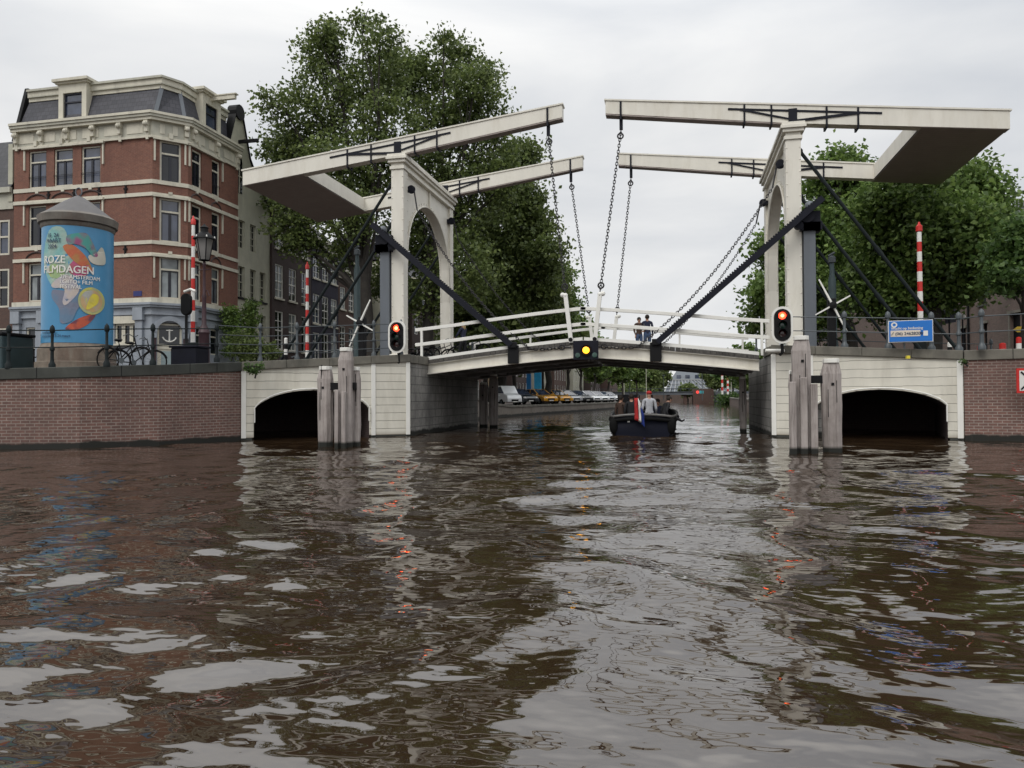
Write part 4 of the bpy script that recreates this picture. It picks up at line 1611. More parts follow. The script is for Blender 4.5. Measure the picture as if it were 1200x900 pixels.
# ---- grey rendered house with a neck gable
def gable_house():
    Y0, Y1, X = 37.6, 45.0, -26.6
    base, sh_ = 1.6, 13.6
    C = Fr(X, Y0, PI / 2)
    L = Y1 - Y0
    root = empty('gable_house', (X - 4, 43, base), 'grey rendered house with dark edged pointed gable beside the brick corner house', 'house')
    yc = 41.35 - Y0
    half_ = L / 2

    def top(u):
        d = abs(u - yc)
        if d < 0.42: return 19.3
        if d < 1.2: return 18.9 - (d - 0.42) * 2.9
        if d < 2.3: return 16.6 - (d - 1.2) * 1.25
        return 15.2 - (d - 2.3) * 1.0
    holes = []
    for (z0, h) in ((10.8, 1.75), (7.7, 1.95), (4.7, 2.1), (1.9, 2.2)):
        for u in (4.1, 5.4, 6.55):
            if z0 > 10 and u > 6: continue
            holes.append((u - 0.36, u + 0.36, z0, z0 + h))
    wl = MB()
    C.wall(wl, L, base, 13.2, holes, 0.25)
    n = 40
    prev = None
    us = sorted(set([L * i / n for i in range(n + 1)] + [yc - 0.42, yc + 0.42, yc - 0.425, yc + 0.425]))
    gh = (yc - 0.33, yc + 0.33, 14.3, 16.2)
    prof = [(u, top(u)) for u in us]
    wl.prism([(0, 13.2)] + [(L, 13.2)] + [(u, z) for u, z in reversed(prof)], lambda a, b, d: C.p(a, d, b), -0.35, 0.0)
    wl.add([(X, Y1, base), (X - 8, Y1, base), (X - 8, Y1, 13.2), (X, Y1, 13.2)], [(0, 1, 2, 3)])
    wl.build('wall', GREYR, root)
    cp = MB()
    for (a, za), (b, zb) in zip(prof, prof[1:]):
        if abs(za - zb) > 0.001 or abs(a - b) > 0.01:
            cp.hexa([C.p(a, -0.45, za), C.p(b, -0.45, zb), C.p(b, 0.1, zb), C.p(a, 0.1, za), C.p(a, -0.45, za + 0.16), C.p(b, -0.45, zb + 0.16), C.p(b, 0.1, zb + 0.16), C.p(a, 0.1, za + 0.16)])
    cp.lathe([(0.02, -0.5), (0.48, -0.5), (0.48, 0.12), (0.02, 0.12)], C.p(yc, 0, 19.25), 14, 'x')
    cp.build('gable_coping', BLACK, root)
    m = MB()
    C.box(m, yc - 0.35, yc + 0.35, 0.004, 0.03, 14.2, 16.2)
    m.lathe([(0.01, 0.004), (0.35, 0.004), (0.35, 0.03), (0.01, 0.03)], C.p(yc, 0, 16.2), 14, 'x')
    w = m.build('window', GL_D, root)
    m = MB()
    C.box(m, yc - 0.04, yc + 0.04, 0.031, 0.06, 14.2, 16.5)
    C.box(m, yc - 0.33, yc + 0.33, 0.031, 0.055, 15.2, 15.28)
    m.build('glazing_bar', GREYR, w)
    m = MB()
    C.box(m, yc - 0.07, yc + 0.07, 0.0, 1.35, 17.3, 17.5)
    m.build('hoist_beam', BLACK, root)
    for k, h in enumerate(holes):
        C.window(root, *h, GREYR, GL_D, BLACK if h[2] < 10 else None, 'grid', t=0.06, n=-0.18)
    r = MB()
    r.add([(X - 0.3, Y0, 13.0), (X - 8, Y0, 13.0), (X - 8, Y0 + yc, 18.0), (X - 0.3, Y0 + yc, 18.0), (X - 0.3, Y1, 13.0), (X - 8, Y1, 13.0)], [(0, 1, 2, 3), (3, 2, 5, 4)])
    r.build('roof', PANTILE, root)


gable_house()
WHITEF = WHITE2
row_house('dark brown brick house with white grid windows beside the grey gable house', 45.05, 50.5, -26.45, 0.8, 14.6, DBRICK, [11.6, 8.2, 4.7, 1.4], 3, [2.0, 2.3, 2.6, 2.4], WHITEF, [GL_D, GL_B, GL_D, GL_C], ww=1.05, sill=TRIM)
row_house('plum painted house with large white windows behind the near striped pole', 50.55, 55.0, -26.45, 0.6, 13.2, PBRICK, [10.4, 7.0, 3.7, 1.0], 3, [1.9, 2.2, 2.6, 2.2], WHITEF, [GL_B, GL_D, GL_C], ww=1.05, sill=TRIM)
row_house('lower red brown house with white windows between plum house and trees', 55.05, 61.5, -26.45, 0.5, 11.6, BBRICK, [8.6, 5.2, 2.0], 4, [1.8, 2.0, 2.2], WHITEF, [GL_C, GL_D, GL_B], ww=0.95, sill=TRIM)
hs = [(61.6, 67.5, 'cream narrow house with dark windows glimpsed through the big tree', GREYR, 13.5, 3),
      (67.6, 74.5, 'dark brick house seen behind the tree trunks of the canal street', DBRICK, 12.8, 3),
      (74.6, 82, 'pale stone house seen under the bridge behind a yellow car', TRIMY, 14, 4),
      (82.1, 90, 'brown brick house seen under the bridge behind the white van', BBRICK, 13, 4),
      (90.1, 99, 'sandy house seen under the bridge between two blue hoardings', plain('sand_render', (0.4, 0.31, 0.2), 0.8, 0.1, 2), 14, 4),
      (99.1, 110, 'dark brown house seen under the bridge behind the silver cars', DBRICK, 13, 5),
      (110.1, 122, 'pale brick house far along the canal street', TRIMY, 14, 5),
      (122.1, 136, 'very distant brown gabled row house beyond the silver cars', BBRICK, 12.5, 5),
      (136.1, 152, 'very distant cream row house beyond the avenue trees', GREYR, 12, 5),
      (152.1, 172, 'very distant dark row house just before the low bridge', DBRICK, 12, 5),
      (172.1, 200, 'last visible brown row house behind the low bridge', BBRICK, 11, 6)]
for (a, b, lab, mt, tp, nc) in hs:
    row_house(lab, a, b, -25.5 + (a - 60) * 0.09, 0.4, tp, mt, [1.2, 4.4, 7.6, 10.4], nc, [2.3, 2.2, 2.0, 1.6], WHITEF if mt is not TRIMY else BLACK, [GL_D, GL_B, GL_D], ww=1.0, style='sash')


# ---- house at the left edge of the photo
def edge_house():
    A = Fr(-46.6, 34.95, 0)
    L = 9.9
    base, top = 1.7, 12.4
    root = empty('brick_house', (-41, 38, base), 'muted brick house with dark tiled roof at the photo edge', 'house')
    ux = lambda px: at(px, 300, 34.95).x + 46.6
    holes = []
    for (z0, h) in ((9.6, 2.0), (6.6, 2.2), (3.4, 2.0)):
        for (a, b) in ((ux(-2), ux(11)), (ux(-30), ux(-15)), (ux(-58), ux(-43))):
            holes.append((a, b, z0, z0 + h))
    wl = MB()
    A.wall(wl, L, base, top, holes, 0.15)
    wl.build('wall', BBRICK, root)
    for h in holes:
        A.window(root, *h, TRIM, GL_D if h[2] < 9 else GL_B, None, 'sash', t=0.1, n=-0.06)
    m = MB()
    A.box(m, 0, L - 0.05, -0.2, 0.08, 12.2, 13.1)
    A.box(m, 0, L - 0.05, -0.2, 0.3, 13.1, 13.4)
    m.build('gutter_board', TRIMY, root)
    r = MB()
    r.add([A.p(0, 0.25, 13.4), A.p(L - 0.05, 0.25, 13.4), A.p(L - 0.05, -2.2, 17.0), A.p(0, -2.2, 17.0), A.p(L - 0.05, -6, 13.4), A.p(0, -6, 13.4)], [(0, 1, 2, 3), (3, 2, 4, 5), (1, 4, 2)])
    r.build('roof', PANTILE, root)
    m = MB()
    A.box(m, L - 0.35, L - 0.05, 0.002, 0.12, 12.6, 15.9)
    m.build('downpipe_casing', GREYR, root)


edge_house()


# ---- building behind the trees, right
def right_house():
    P0, P1 = (21.5, 40.5), (14.1, 84.4)
    ang = math.atan2(P0[1] - P1[1], P0[0] - P1[0])
    Fq = Fr(P1[0], P1[1], ang)
    L = math.hypot(P0[0] - P1[0], P0[1] - P1[1])
    root = empty('brick_building', (24, 52, 2.3), 'long brown brick building with narrow windows behind the trees', 'building')

    def upx(px):
        # where the ray through px crosses the facade line
        d = ray(px, 400)
        best = min(np.linspace(0, L, 1500), key=lambda u: abs(Fq.p(u, 0, 0)[0] * d.y - Fq.p(u, 0, 0)[1] * d.x))
        return best
    base, top = 1.8, 11.3
    holes = []
    dz = lambda px, py: (lambda u: CAM.z + (ray(px, py) * (Fq.p(u, 0, 0)[1] / ray(px, py).y)).z)(upx(px))
    w1 = (upx(1183), upx(1195))
    w2 = (upx(1148), upx(1156.5))
    holes.append((w1[0], w1[1], dz(1188, 345), dz(1188, 345) + 2.0))
    holes.append((w2[0], w2[1], dz(1152, 357), dz(1152, 357) + 1.9))
    dr = (upx(1184), upx(1196), base + 0.5, dz(1189, 367))
    dr2 = (upx(1151), upx(1157), base + 0.5, dz(1154, 379))
    holes += [dr, dr2]
    arch = (upx(1104.5), upx(1121))
    holes.append((arch[0], arch[1], dz(1112, 379), dz(1112, 366)))
    gd = (upx(1060), upx(1080), base + 0.4, dz(1070, 402))
    for px in (1168, 1130, 1090):
        u = upx(px)
        holes.append((u - 0.5, u + 0.5, 8.9, 10.6))
    nd = (upx(1125), upx(1132), base + 0.5, dz(1128, 385))
    holes.append(nd)
    holes = [(min(a, b), max(a, b), c, d) for a, b, c, d in holes]
    wl = MB()
    Fq.wall(wl, L, base, top, holes, 0.25)
    wl.add([Fq.p(0, 0, base), Fq.p(0, -12, base), Fq.p(0, -12, top), Fq.p(0, 0, top)], [(0, 1, 2, 3)])
    wl.add([Fq.p(L, 0, base), Fq.p(L, -12, base), Fq.p(L, -12, top), Fq.p(L, 0, top)], [(0, 1, 2, 3)])
    wl.build('wall', RBRICK, root)
    for k, h in enumerate(holes):
        if k in (2, 3, 8):
            m = MB()
            Fq.box(m, h[0], h[1], -0.25, -0.2, h[2], h[3])
            m.build('door', BLACK, root)
            m = MB()
            Fq.box(m, h[0] - 0.14, h[1] + 0.14, 0.002, 0.1, h[3], h[3] + 0.16)
            Fq.box(m, h[0] - 0.12, h[0], 0.003, 0.05, h[2], h[3])
            m.build('door_surround', STONE, root)
        elif k == 4:
            m = MB()
            a, b = h[0], h[1]
            c = (a + b) / 2
            Fq.box(m, a, b, -0.24, -0.2, h[2], h[3])
            m.prism([(c + (b - a) / 2 * math.cos(t), h[3] + 0.75 * math.sin(t)) for t in np.linspace(0, PI, 12)], lambda p, q, d: Fq.p(p, d, q), 0.004, 0.03)
            m.build('arched_shutter', IRON, root)
        else:
            Fq.window(root, *h, RBRICK if k < 2 else TRIM, GL_D, STONED, 'sash', t=0.06)
    m = MB()
    Fq.box(m, 0, L, -0.3, 0.25, top, top + 0.3)
    m.build('gutter', STONED, root)
    r = MB()
    r.add([Fq.p(0, 0.2, top + 0.3), Fq.p(L, 0.2, top + 0.3), Fq.p(L, -4, top + 3.2), Fq.p(0, -4, top + 3.2)], [(0, 1, 2, 3)])
    r.build('roof', PANTILE, root)
    m = MB()
    u = upx(1136)
    Fq.box(m, u - 0.06, u + 0.06, 0.003, 0.12, base, top)
    m.build('drainpipe', BLACK, root)


right_house()


# ---- far end of the canal: low bridge and hip roofed glass hall
def far_end():
    Y = 165
    root = empty('far_bridge', (-1, Y, 0), 'low grey flat bridge closing the canal in the distance', 'bridge')
    m = MB()
    xl, xr = at(690, 460, Y).x, at(818, 460, Y).x
    m.box(xl - 10, xr, Y, Y + 8, 1.9, 2.5)
    m.build('deck', BLUEGREY, root)
    for px in (742, 762, 783, 803):
        p = MB()
        x = at(px, 470, Y).x
        p.box(x - 0.35, x + 0.35, Y + 0.5, Y + 7, -1, 1.9)
        p.build('support', BBRICK, root)
    p = MB()
    p.box(xl - 10, xr, Y - 0.2, Y - 0.1, 2.5, 2.62)
    p.box(xl - 10, xr, Y - 0.2, Y - 0.1, 3.2, 3.3)
    for k in range(18):
        x = xl - 8 + k * (xr - xl + 8) / 17
        p.box(x - 0.05, x + 0.05, Y - 0.2, Y - 0.1, 2.5, 3.3)
    p.build('railing', RAILG, root)
    m = MB()
    x0, x1 = at(812, 460, Y).x, at(836, 460, Y).x
    m.box(x0, x1, Y - 1.5, Y + 9, -1, 3.1)
    tag(m.build('brick_abutment', BBRICK), 'square brick abutment at the end of the far low bridge', 'abutment')
    m = MB()
    m.box(x1 + 0.01, x1 + 9, Y + 1, Y + 2, -1, 1.9)
    m.box(x1 + 0.01, x1 + 9, Y + 0.7, Y + 2.2, 1.905, 2.6)
    tag(m.build('retaining_wall', BLUEGREY), 'grey retaining wall to the side of the far brick abutment', 'wall')
    m = MB()
    m.box(xl - 10, xr + 12, 204, 205, -1, 2.2)  # added to block the bright sky gap beneath the far deck
    tag(m.build('added_end_wall', RBRICK), 'added brown wall blocking the bright sky gap under the low far bridge', 'wall')
    # glass hall
    Yh = 215
    xa, xb = at(778, 440, Yh).x, at(872, 440, Yh).x
    xm = (at(797, 430, Yh).x + at(812, 430, Yh).x) / 2
    zb_, ze, zt_ = 0.8, at(800, 461, Yh).z, at(805, 430, Yh).z
    root = empty('glass_hall', (xm, Yh + 8, zb_), 'grey hip roofed glass hall with pale ribs beyond the far bridge', 'building')
    m = MB()
    m.box(xa, xb, Yh, Yh + 22, zb_, ze)
    m.build('wall', GREYR, root)
    m = MB()
    xi0, xi1 = at(795, 430, Yh).x, at(813, 430, Yh).x
    zm = at(800, 445, Yh).z
    xl2, xr2 = at(785, 445, Yh).x, at(838, 447, Yh).x
    m.add([(xa, Yh - 0.2, ze), (xb, Yh - 0.2, ze), (xr2, Yh + 5, zm), (xl2, Yh + 5, zm), (xa, Yh + 22, ze), (xb, Yh + 22, ze), (xr2, Yh + 17, zm), (xl2, Yh + 17, zm),
           (xi1, Yh + 9, zt_), (xi0, Yh + 9, zt_), (xi1, Yh + 13, zt_), (xi0, Yh + 13, zt_)],
          [(0, 1, 2, 3), (1, 5, 6, 2), (5, 4, 7, 6), (4, 0, 3, 7), (3, 2, 8, 9), (2, 6, 10, 8), (6, 7, 11, 10), (7, 3, 9, 11), (8, 10, 11, 9)])
    ro = m.build('roof', BLUEGREY, root)
    m = MB()
    for t in np.linspace(0, 1, 16):
        a = Vector((xa + (xb - xa) * t, Yh - 0.3, ze))
        b = Vector((xl2 + (xr2 - xl2) * t, Yh + 4.9, zm + 0.1))
        m.bar(a, b, 0.22, 0.12)
    for t in (0.33, 0.66):
        a = Vector((xa + (xl2 - xa) * t, Yh - 0.3 + 5.2 * t, ze + (zm - ze) * t + 0.12))
        b = Vector((xb + (xr2 - xb) * t, Yh - 0.3 + 5.2 * t, ze + (zm - ze) * t + 0.12))
        m.bar(a, b, 0.2, 0.12)
    m.bar((xl2, Yh + 4.8, zm + 0.1), (xr2, Yh + 4.8, zm + 0.1), 0.3, 0.4)
    m.build('glazing_ribs', plain('hall_grey', (0.3, 0.31, 0.32), 0.6), ro)
    for t in (0.2, 0.4, 0.62, 0.82):
        w_ = MB()
        x = xl2 + (xr2 - xl2) * t
        w_.box(x - 0.6, x + 0.6, Yh + 5.5, Yh + 7.5, zm + 0.4, zm + 1.5)
        w_.build('roof_window', GL_B, ro)
    for t in np.linspace(0.05, 0.95, 9):
        w_ = MB()
        x = xa + (xb - xa) * t
        w_.box(x - 0.8, x + 0.8, Yh - 0.12, Yh - 0.02, zb_ + 0.8, ze - 0.4)
        w_.build('window', GL_B, root)


far_end()
# ------------------------------------------------------------------ trees and plants
def leaves_mesh(name, mat, lobes, n, size, seed, clump=0.5, per=22, flat=0.8):
    """lobes: rows (x, y, z, rx, ry, rz); leaves gather in clumps spread through every lobe"""
    rng = np.random.default_rng(seed)
    L = np.array(lobes, float)
    wgt = (L[:, 3] * L[:, 5]) ** 1.0
    nc = max(1, n // per)
    pick = rng.choice(len(L), nc, p=wgt / wgt.sum())
    d = rng.normal(size=(nc, 3))
    d /= np.linalg.norm(d, axis=1)[:, None]
    rad = rng.uniform(0.18, 1.0, nc) ** 0.55
    rad *= 1 + rng.normal(0, 0.05, nc)
    cc = L[pick, :3] + d * rad[:, None] * L[pick, 3:6]
    ids = np.repeat(np.arange(nc), per)
    P = cc[ids] + rng.normal(size=(nc * per, 3)) * clump * np.array([1, 1, 0.62]) * rng.uniform(0.5, 1.2, nc)[ids][:, None]
    m = len(P)
    a = rng.normal(size=(m, 3))
    a[:, 2] *= flat
    a /= np.linalg.norm(a, axis=1)[:, None]
    b = rng.normal(size=(m, 3))
    b -= a * (a * b).sum(1)[:, None]
    b /= np.linalg.norm(b, axis=1)[:, None]
    s = size * rng.uniform(0.6, 1.35, m)[:, None]
    c = np.cross(a, b) * s * 0.22
    V = np.stack([P - a * s * 0.55, P + b * s * 0.36 + c, P + a * s * 0.55, P - b * s * 0.36 + c], 1).reshape(-1, 3)
    me = bpy.data.meshes.new(name)
    me.vertices.add(len(V))
    me.vertices.foreach_set('co', V.astype(np.float32).ravel())
    me.loops.add(len(V))
    me.loops.foreach_set('vertex_index', np.arange(len(V), dtype=np.int32))
    me.polygons.add(m)
    me.polygons.foreach_set('loop_start', (np.arange(m) * 4).astype(np.int32))
    me.update()
    me.materials.append(mat)
    o = bpy.data.objects.new(name, me)
    COL.objects.link(o)
    return o


def tree(label, base, lobes, n, size, seed, mat=None, trunk_r=0.35, group=None, fork=0.35, clump=0.5, cat='tree', name='tree', per=22):
    rng = random.Random(seed)
    base = Vector(base)
    root = empty(name, base, label, cat, group)
    o = leaves_mesh('crown', mat or LEAF, lobes, n, size, seed, clump, per)
    o.parent = root
    o.location = -base
    mb = MB()
    top = max(l[2] for l in lobes)
    low = min(l[2] - l[5] for l in lobes)
    fz = base.z + (top - base.z) * fork
    cx = sum(l[0] for l in lobes) / len(lobes)
    cy = sum(l[1] for l in lobes) / len(lobes)
    f = Vector((base.x + (cx - base.x) * 0.25, base.y + (cy - base.y) * 0.25, fz))
    mid = (base + f) / 2 + Vector((rng.uniform(-0.3, 0.3), rng.uniform(-0.3, 0.3), 0))
    mb.tube([base - Vector((0, 0, 0.4)), base + Vector((0, 0, 0.5)), mid, f], trunk_r * 1.15, 9, r1=trunk_r * 0.75)
    for l in lobes:
        c = Vector(l[:3])
        s0 = base.lerp(f, rng.uniform(0.75, 1.0))
        s0 = mid.lerp(f, rng.uniform(0.3, 1.0))
        h = s0.lerp(c, 0.5) + Vector((rng.uniform(-0.5, 0.5), rng.uniform(-0.5, 0.5), rng.uniform(0, 0.8)))
        mb.tube([s0, s0.lerp(h, 0.5) + Vector((0, 0, 0.2)), h, c], trunk_r * 0.42, 6, r1=0.035)
        for k in range(4):
            q = h.lerp(c, rng.uniform(0.2, 1))
            e = c + Vector((rng.uniform(-1, 1) * l[3], rng.uniform(-1, 1) * l[4], rng.uniform(-0.4, 1) * l[5])) * 0.8
            mb.tube([q, q.lerp(e, 0.5) + Vector((0, 0, 0.15)), e], trunk_r * 0.13, 4, r1=0.015)
    mb.build('trunk', BARK, root, smooth=True, uv=False)
    return root


def px_lobes(spec, Y, seed, depth=1.0, spread=1.6):
    """lobes given by how large they look from the water, set at real depth around Y"""
    rng = random.Random(seed)
    out = []
    for (px, py, r) in spec:
        y = Y + rng.uniform(-spread, spread)
        p = at(px, py, y)
        rr = r * y / F_PX
        out.append((p.x, p.y, p.z, rr, rr * depth, rr * 0.95))
    return out


A_ = [(333, 125, 34), (332, 178, 36), (325, 232, 24), (356, 245, 38), (375, 62, 34), (392, 45, 26), (385, 120, 50), (360, 175, 45), (400, 190, 48), (445, 50, 30), (438, 95, 48), (455, 150, 50), (448, 205, 42), (405, 250, 40), (360, 290, 24), (405, 300, 26), (335, 275, 24), (425, 25, 16)]
B_ = [(500, 95, 42), (540, 75, 32), (520, 45, 12), (555, 100, 34), (565, 135, 36), (520, 150, 50), (575, 180, 36), (500, 210, 48), (560, 225, 45), (600, 130, 0.1), (520, 270, 48), (475, 285, 44), (545, 320, 48), (500, 345, 40), (590, 215, 30), (470, 90, 34), (445, 330, 26), (575, 88, 18)]
C_ = [(610, 185, 24), (606, 235, 32), (585, 275, 42), (628, 265, 24), (600, 320, 42), (560, 350, 42), (640, 300, 24), (625, 345, 34), (595, 375, 34), (545, 385, 30)]
D_ = [(652, 325, 17), (640, 360, 30), (660, 355, 16), (620, 385, 26), (655, 385, 20), (605, 395, 20)]
A_ = [q for q in A_ if q[2] > 1]
B_ = [q for q in B_ if q[2] > 1]


def gbase(px, Y):
    p = at(px, 440, Y)
    return (p.x, Y, zg(p.x, Y))


tree('tall loose elm beside the grey gable house, behind the balance beams', gbase(437, 43), px_lobes(A_, 43, 1), 27000, 0.235, 101, trunk_r=0.5, clump=0.44, per=24)
tree('tall dense elm right behind the portal near the brick houses', gbase(500, 46), px_lobes(B_, 47, 2), 36000, 0.24, 102, trunk_r=0.45, clump=0.42, per=22)
tree('lower dark elm behind the hanging chains on the canal street', gbase(585, 58), px_lobes(C_, 58, 3), 44000, 0.3, 103, trunk_r=0.4, clump=0.6)
tree('small rounded elm farthest of the four behind the rising leaf', gbase(640, 70), px_lobes(D_, 70, 4), 22000, 0.34, 104, trunk_r=0.35, mat=LEAF2, clump=0.6)

R1 = [(985, 192, 20), (962, 215, 22), (1008, 212, 22), (995, 255, 34), (955, 270, 32), (920, 330, 28), (900, 345, 22), (945, 335, 34), (985, 320, 40), (905, 290, 20), (930, 285, 26), (1015, 290, 30), (895, 375, 20), (925, 375, 26), (958, 375, 26)]
R2 = [(1120, 218, 30), (1148, 238, 26), (1085, 238, 34), (1050, 225, 26), (1110, 275, 46), (1060, 290, 44), (1148, 285, 34), (1030, 335, 38), (1090, 330, 36), (1160, 262, 18), (1135, 325, 28), (1060, 350, 26), (1165, 300, 20), (1030, 250, 24)]
R3 = [(1188, 300, 22), (1205, 275, 20), (1200, 325, 16), (1178, 325, 15), (1215, 300, 24)]
tree('bushy lime tree directly behind the portal near the blue board', gbase(996, 41), px_lobes(R1, 41, 5), 36000, 0.23, 105, mat=LEAF2, trunk_r=0.42, clump=0.42)
tree('broad lime tree under the counterweight behind the striped pole', gbase(1092, 35), px_lobes(R2, 36, 6), 60000, 0.22, 106, mat=LEAF2, trunk_r=0.4, clump=0.48)
tree('bright young tree at the photo edge before the brown brick building', gbase(1206, 31), px_lobes(R3, 31, 7), 9000, 0.19, 107, mat=LEAF3, trunk_r=0.16, clump=0.35)

# avenue in the distance, seen under and over the bridge
far = [(604, 64, 12.5, LEAF), (636, 74, 12, LEAF), (664, 86, 11, LEAF2), (682, 98, 10.0, LEAF2), (698, 112, 9.6, LEAF2), (714, 126, 9.4, LEAF2), (730, 141, 9.6, LEAF2), (746, 156, 10, LEAF2), (762, 178, 9.0, LEAF), (772, 205, 9, LEAF),
       (806, 192, 4.4, LEAF), (834, 200, 9.6, LEAF), (843, 185, 9, LEAF), (858, 160, 8.0, LEAF3), (873, 135, 8.2, LEAF3), (889, 100, 8.5, LEAF2), (572, 56, 9.5, LEAF)]
ordw = ['first', 'second', 'third', 'fourth', 'fifth', 'sixth', 'seventh', 'eighth', 'ninth', 'tenth']
for i, (px, Y, h, mt) in enumerate(far):
    b = gbase(px, Y)
    rng = random.Random(300 + i)
    lob = []
    w = h * 0.30
    for k in range(9):
        an = rng.uniform(0, 2 * PI)
        rr = w * rng.uniform(0.2, 0.9)
        z = b[2] + h * rng.uniform(0.42, 0.85)
        q = w * rng.uniform(0.42, 0.62)
        lob.append((b[0] + rr * math.cos(an), b[1] + rr * math.sin(an), z, q, q, q * 0.85))
    if i == 10:
        lab = 'small dark round tree in front of the distant glass hall'
    elif i == 16:
        lab = 'street tree half hidden behind the mooring piles at the pier'
    elif i < 10:
        lab = f'distant avenue tree, {ordw[i]} along the row beyond the parked cars'
    else:
        lab = f'distant tree on the far side of the canal, {ordw[i - 11]} right of the glass hall'
    tree(lab, b, lob, 5200, 0.42 + Y * 0.001, 400 + i, mat=mt, trunk_r=0.2, group='trees lining the distant canal', clump=0.55, fork=0.5)


# wall climbers against the grey house and weeds in the walls
def climber(label, pts, r, n, size, seed, mat, cat='plant', name='climbing_plant'):
    lobes = [(p[0], p[1], p[2], r * s_, r * 0.6 * s_, r * s_) for (p, s_) in pts]
    b = min((p for p, _ in pts), key=lambda q: q[2])
    root = empty(name, (b[0], b[1], b[2] - r), label, cat)
    o = leaves_mesh('foliage', mat, lobes, n, size, seed, r * 0.35, 12)
    o.parent = root
    o.location = -root.location
    mb = MB()
    P = [Vector((b[0], b[1], b[2] - r))] + [Vector(p) for p, _ in pts]
    for a, c in zip(P, P[1:]):
        mb.tube([a, (a + c) / 2 + Vector((0.05, 0.05, 0)), c], 0.03, 5)
    mb.build('stem', BARK, root, uv=False)


def col(px, ys, Y, sc=None):
    return [((*at(px + random.uniform(-2, 2), y, Y),), (sc or 1) * random.uniform(0.7, 1.2)) for y in ys]


climber('leafy climber at the corner between brick house and grey house', col(272, (412, 400, 388, 376, 366), 39), 0.55, 2400, 0.14, 21, LEAF2)
climber('taller narrow climber on the grey house wall', col(293, (410, 398, 386, 374, 362, 356), 40), 0.5, 2400, 0.14, 22, LEAF2)
climber('dark shrub behind the railing below the grey house', col(283, (414, 406, 400), 37) + col(300, (414, 408), 37) + col(318, (414, 410), 37), 0.6, 3000, 0.14, 23, LEAF)
climber('bright weed tuft growing from the joint at the arched span', [((*at(296, 432, 21.1),), 1), ((*at(303, 429, 21.3),), 0.9), ((*at(289, 430, 21.0),), 0.7), ((*at(299, 437, 21.1),), 0.6)], 0.17, 420, 0.075, 24, LEAF3, name='weed_tuft')
climber('sparse weed under the coping at the wall corner near the blue board', [((*at(1127, 424, 24.2),), 1), ((*at(1134, 425, 24.1),), 0.8)], 0.1, 110, 0.05, 25, LEAF3, name='weed_tuft')
climber('grassy bushes on the far bank beside the stone pier', [((*at(x, 469, 140),), 1) for x in (848, 853, 858, 863)], 1.3, 1500, 0.35, 26, LEAF3, name='bank_bushes')

# far-off wood closing the view
lob = []
rng = random.Random(5)
for k in range(70):
    pxx = 560 + k * 5.2
    if 775 < pxx < 832: continue
    Y = 255 + rng.uniform(-12, 12)
    p = at(pxx, 452 + rng.uniform(-3, 3), Y)
    q = rng.uniform(3.2, 4.6)
    lob.append((p.x, p.y, max(p.z, 2.5), q, q, q))
    lob.append((p.x + 1, p.y - 3, 1.8, q, q, q))
o = leaves_mesh('distant_trees', LEAF, lob, 42000, 0.9, 77, 0.9)
o['kind'] = 'stuff'
o['label'] = 'far-off belt of dark green trees closing the view along the canal'
o['category'] = 'trees'
# ------------------------------------------------------------------ lettering helper
def letters(name, body, size, mat, parent, place, bold=False, thick=0.004, align='l'):
    """place(x, y, d) -> world point; lettering gets real thickness d"""
    vs, fs = font_mesh(body, size, 0, bold)
    if not vs: return None
    w_ = max(v[0] for v in vs)
    ox = 0 if align == 'l' else -w_ / 2 if align == 'c' else -w_
    mb = MB()
    mb.add([place(v[0] + ox, v[1], thick) for v in vs], fs)
    if bold:                                # second pass a hair to the side and above: heavier strokes
        mb.add([place(v[0] + ox + 0.045 * size, v[1] + 0.02 * size, thick + 0.002) for v in vs], fs)
    return mb.build(name, mat, parent, uv=False, fixn=False)


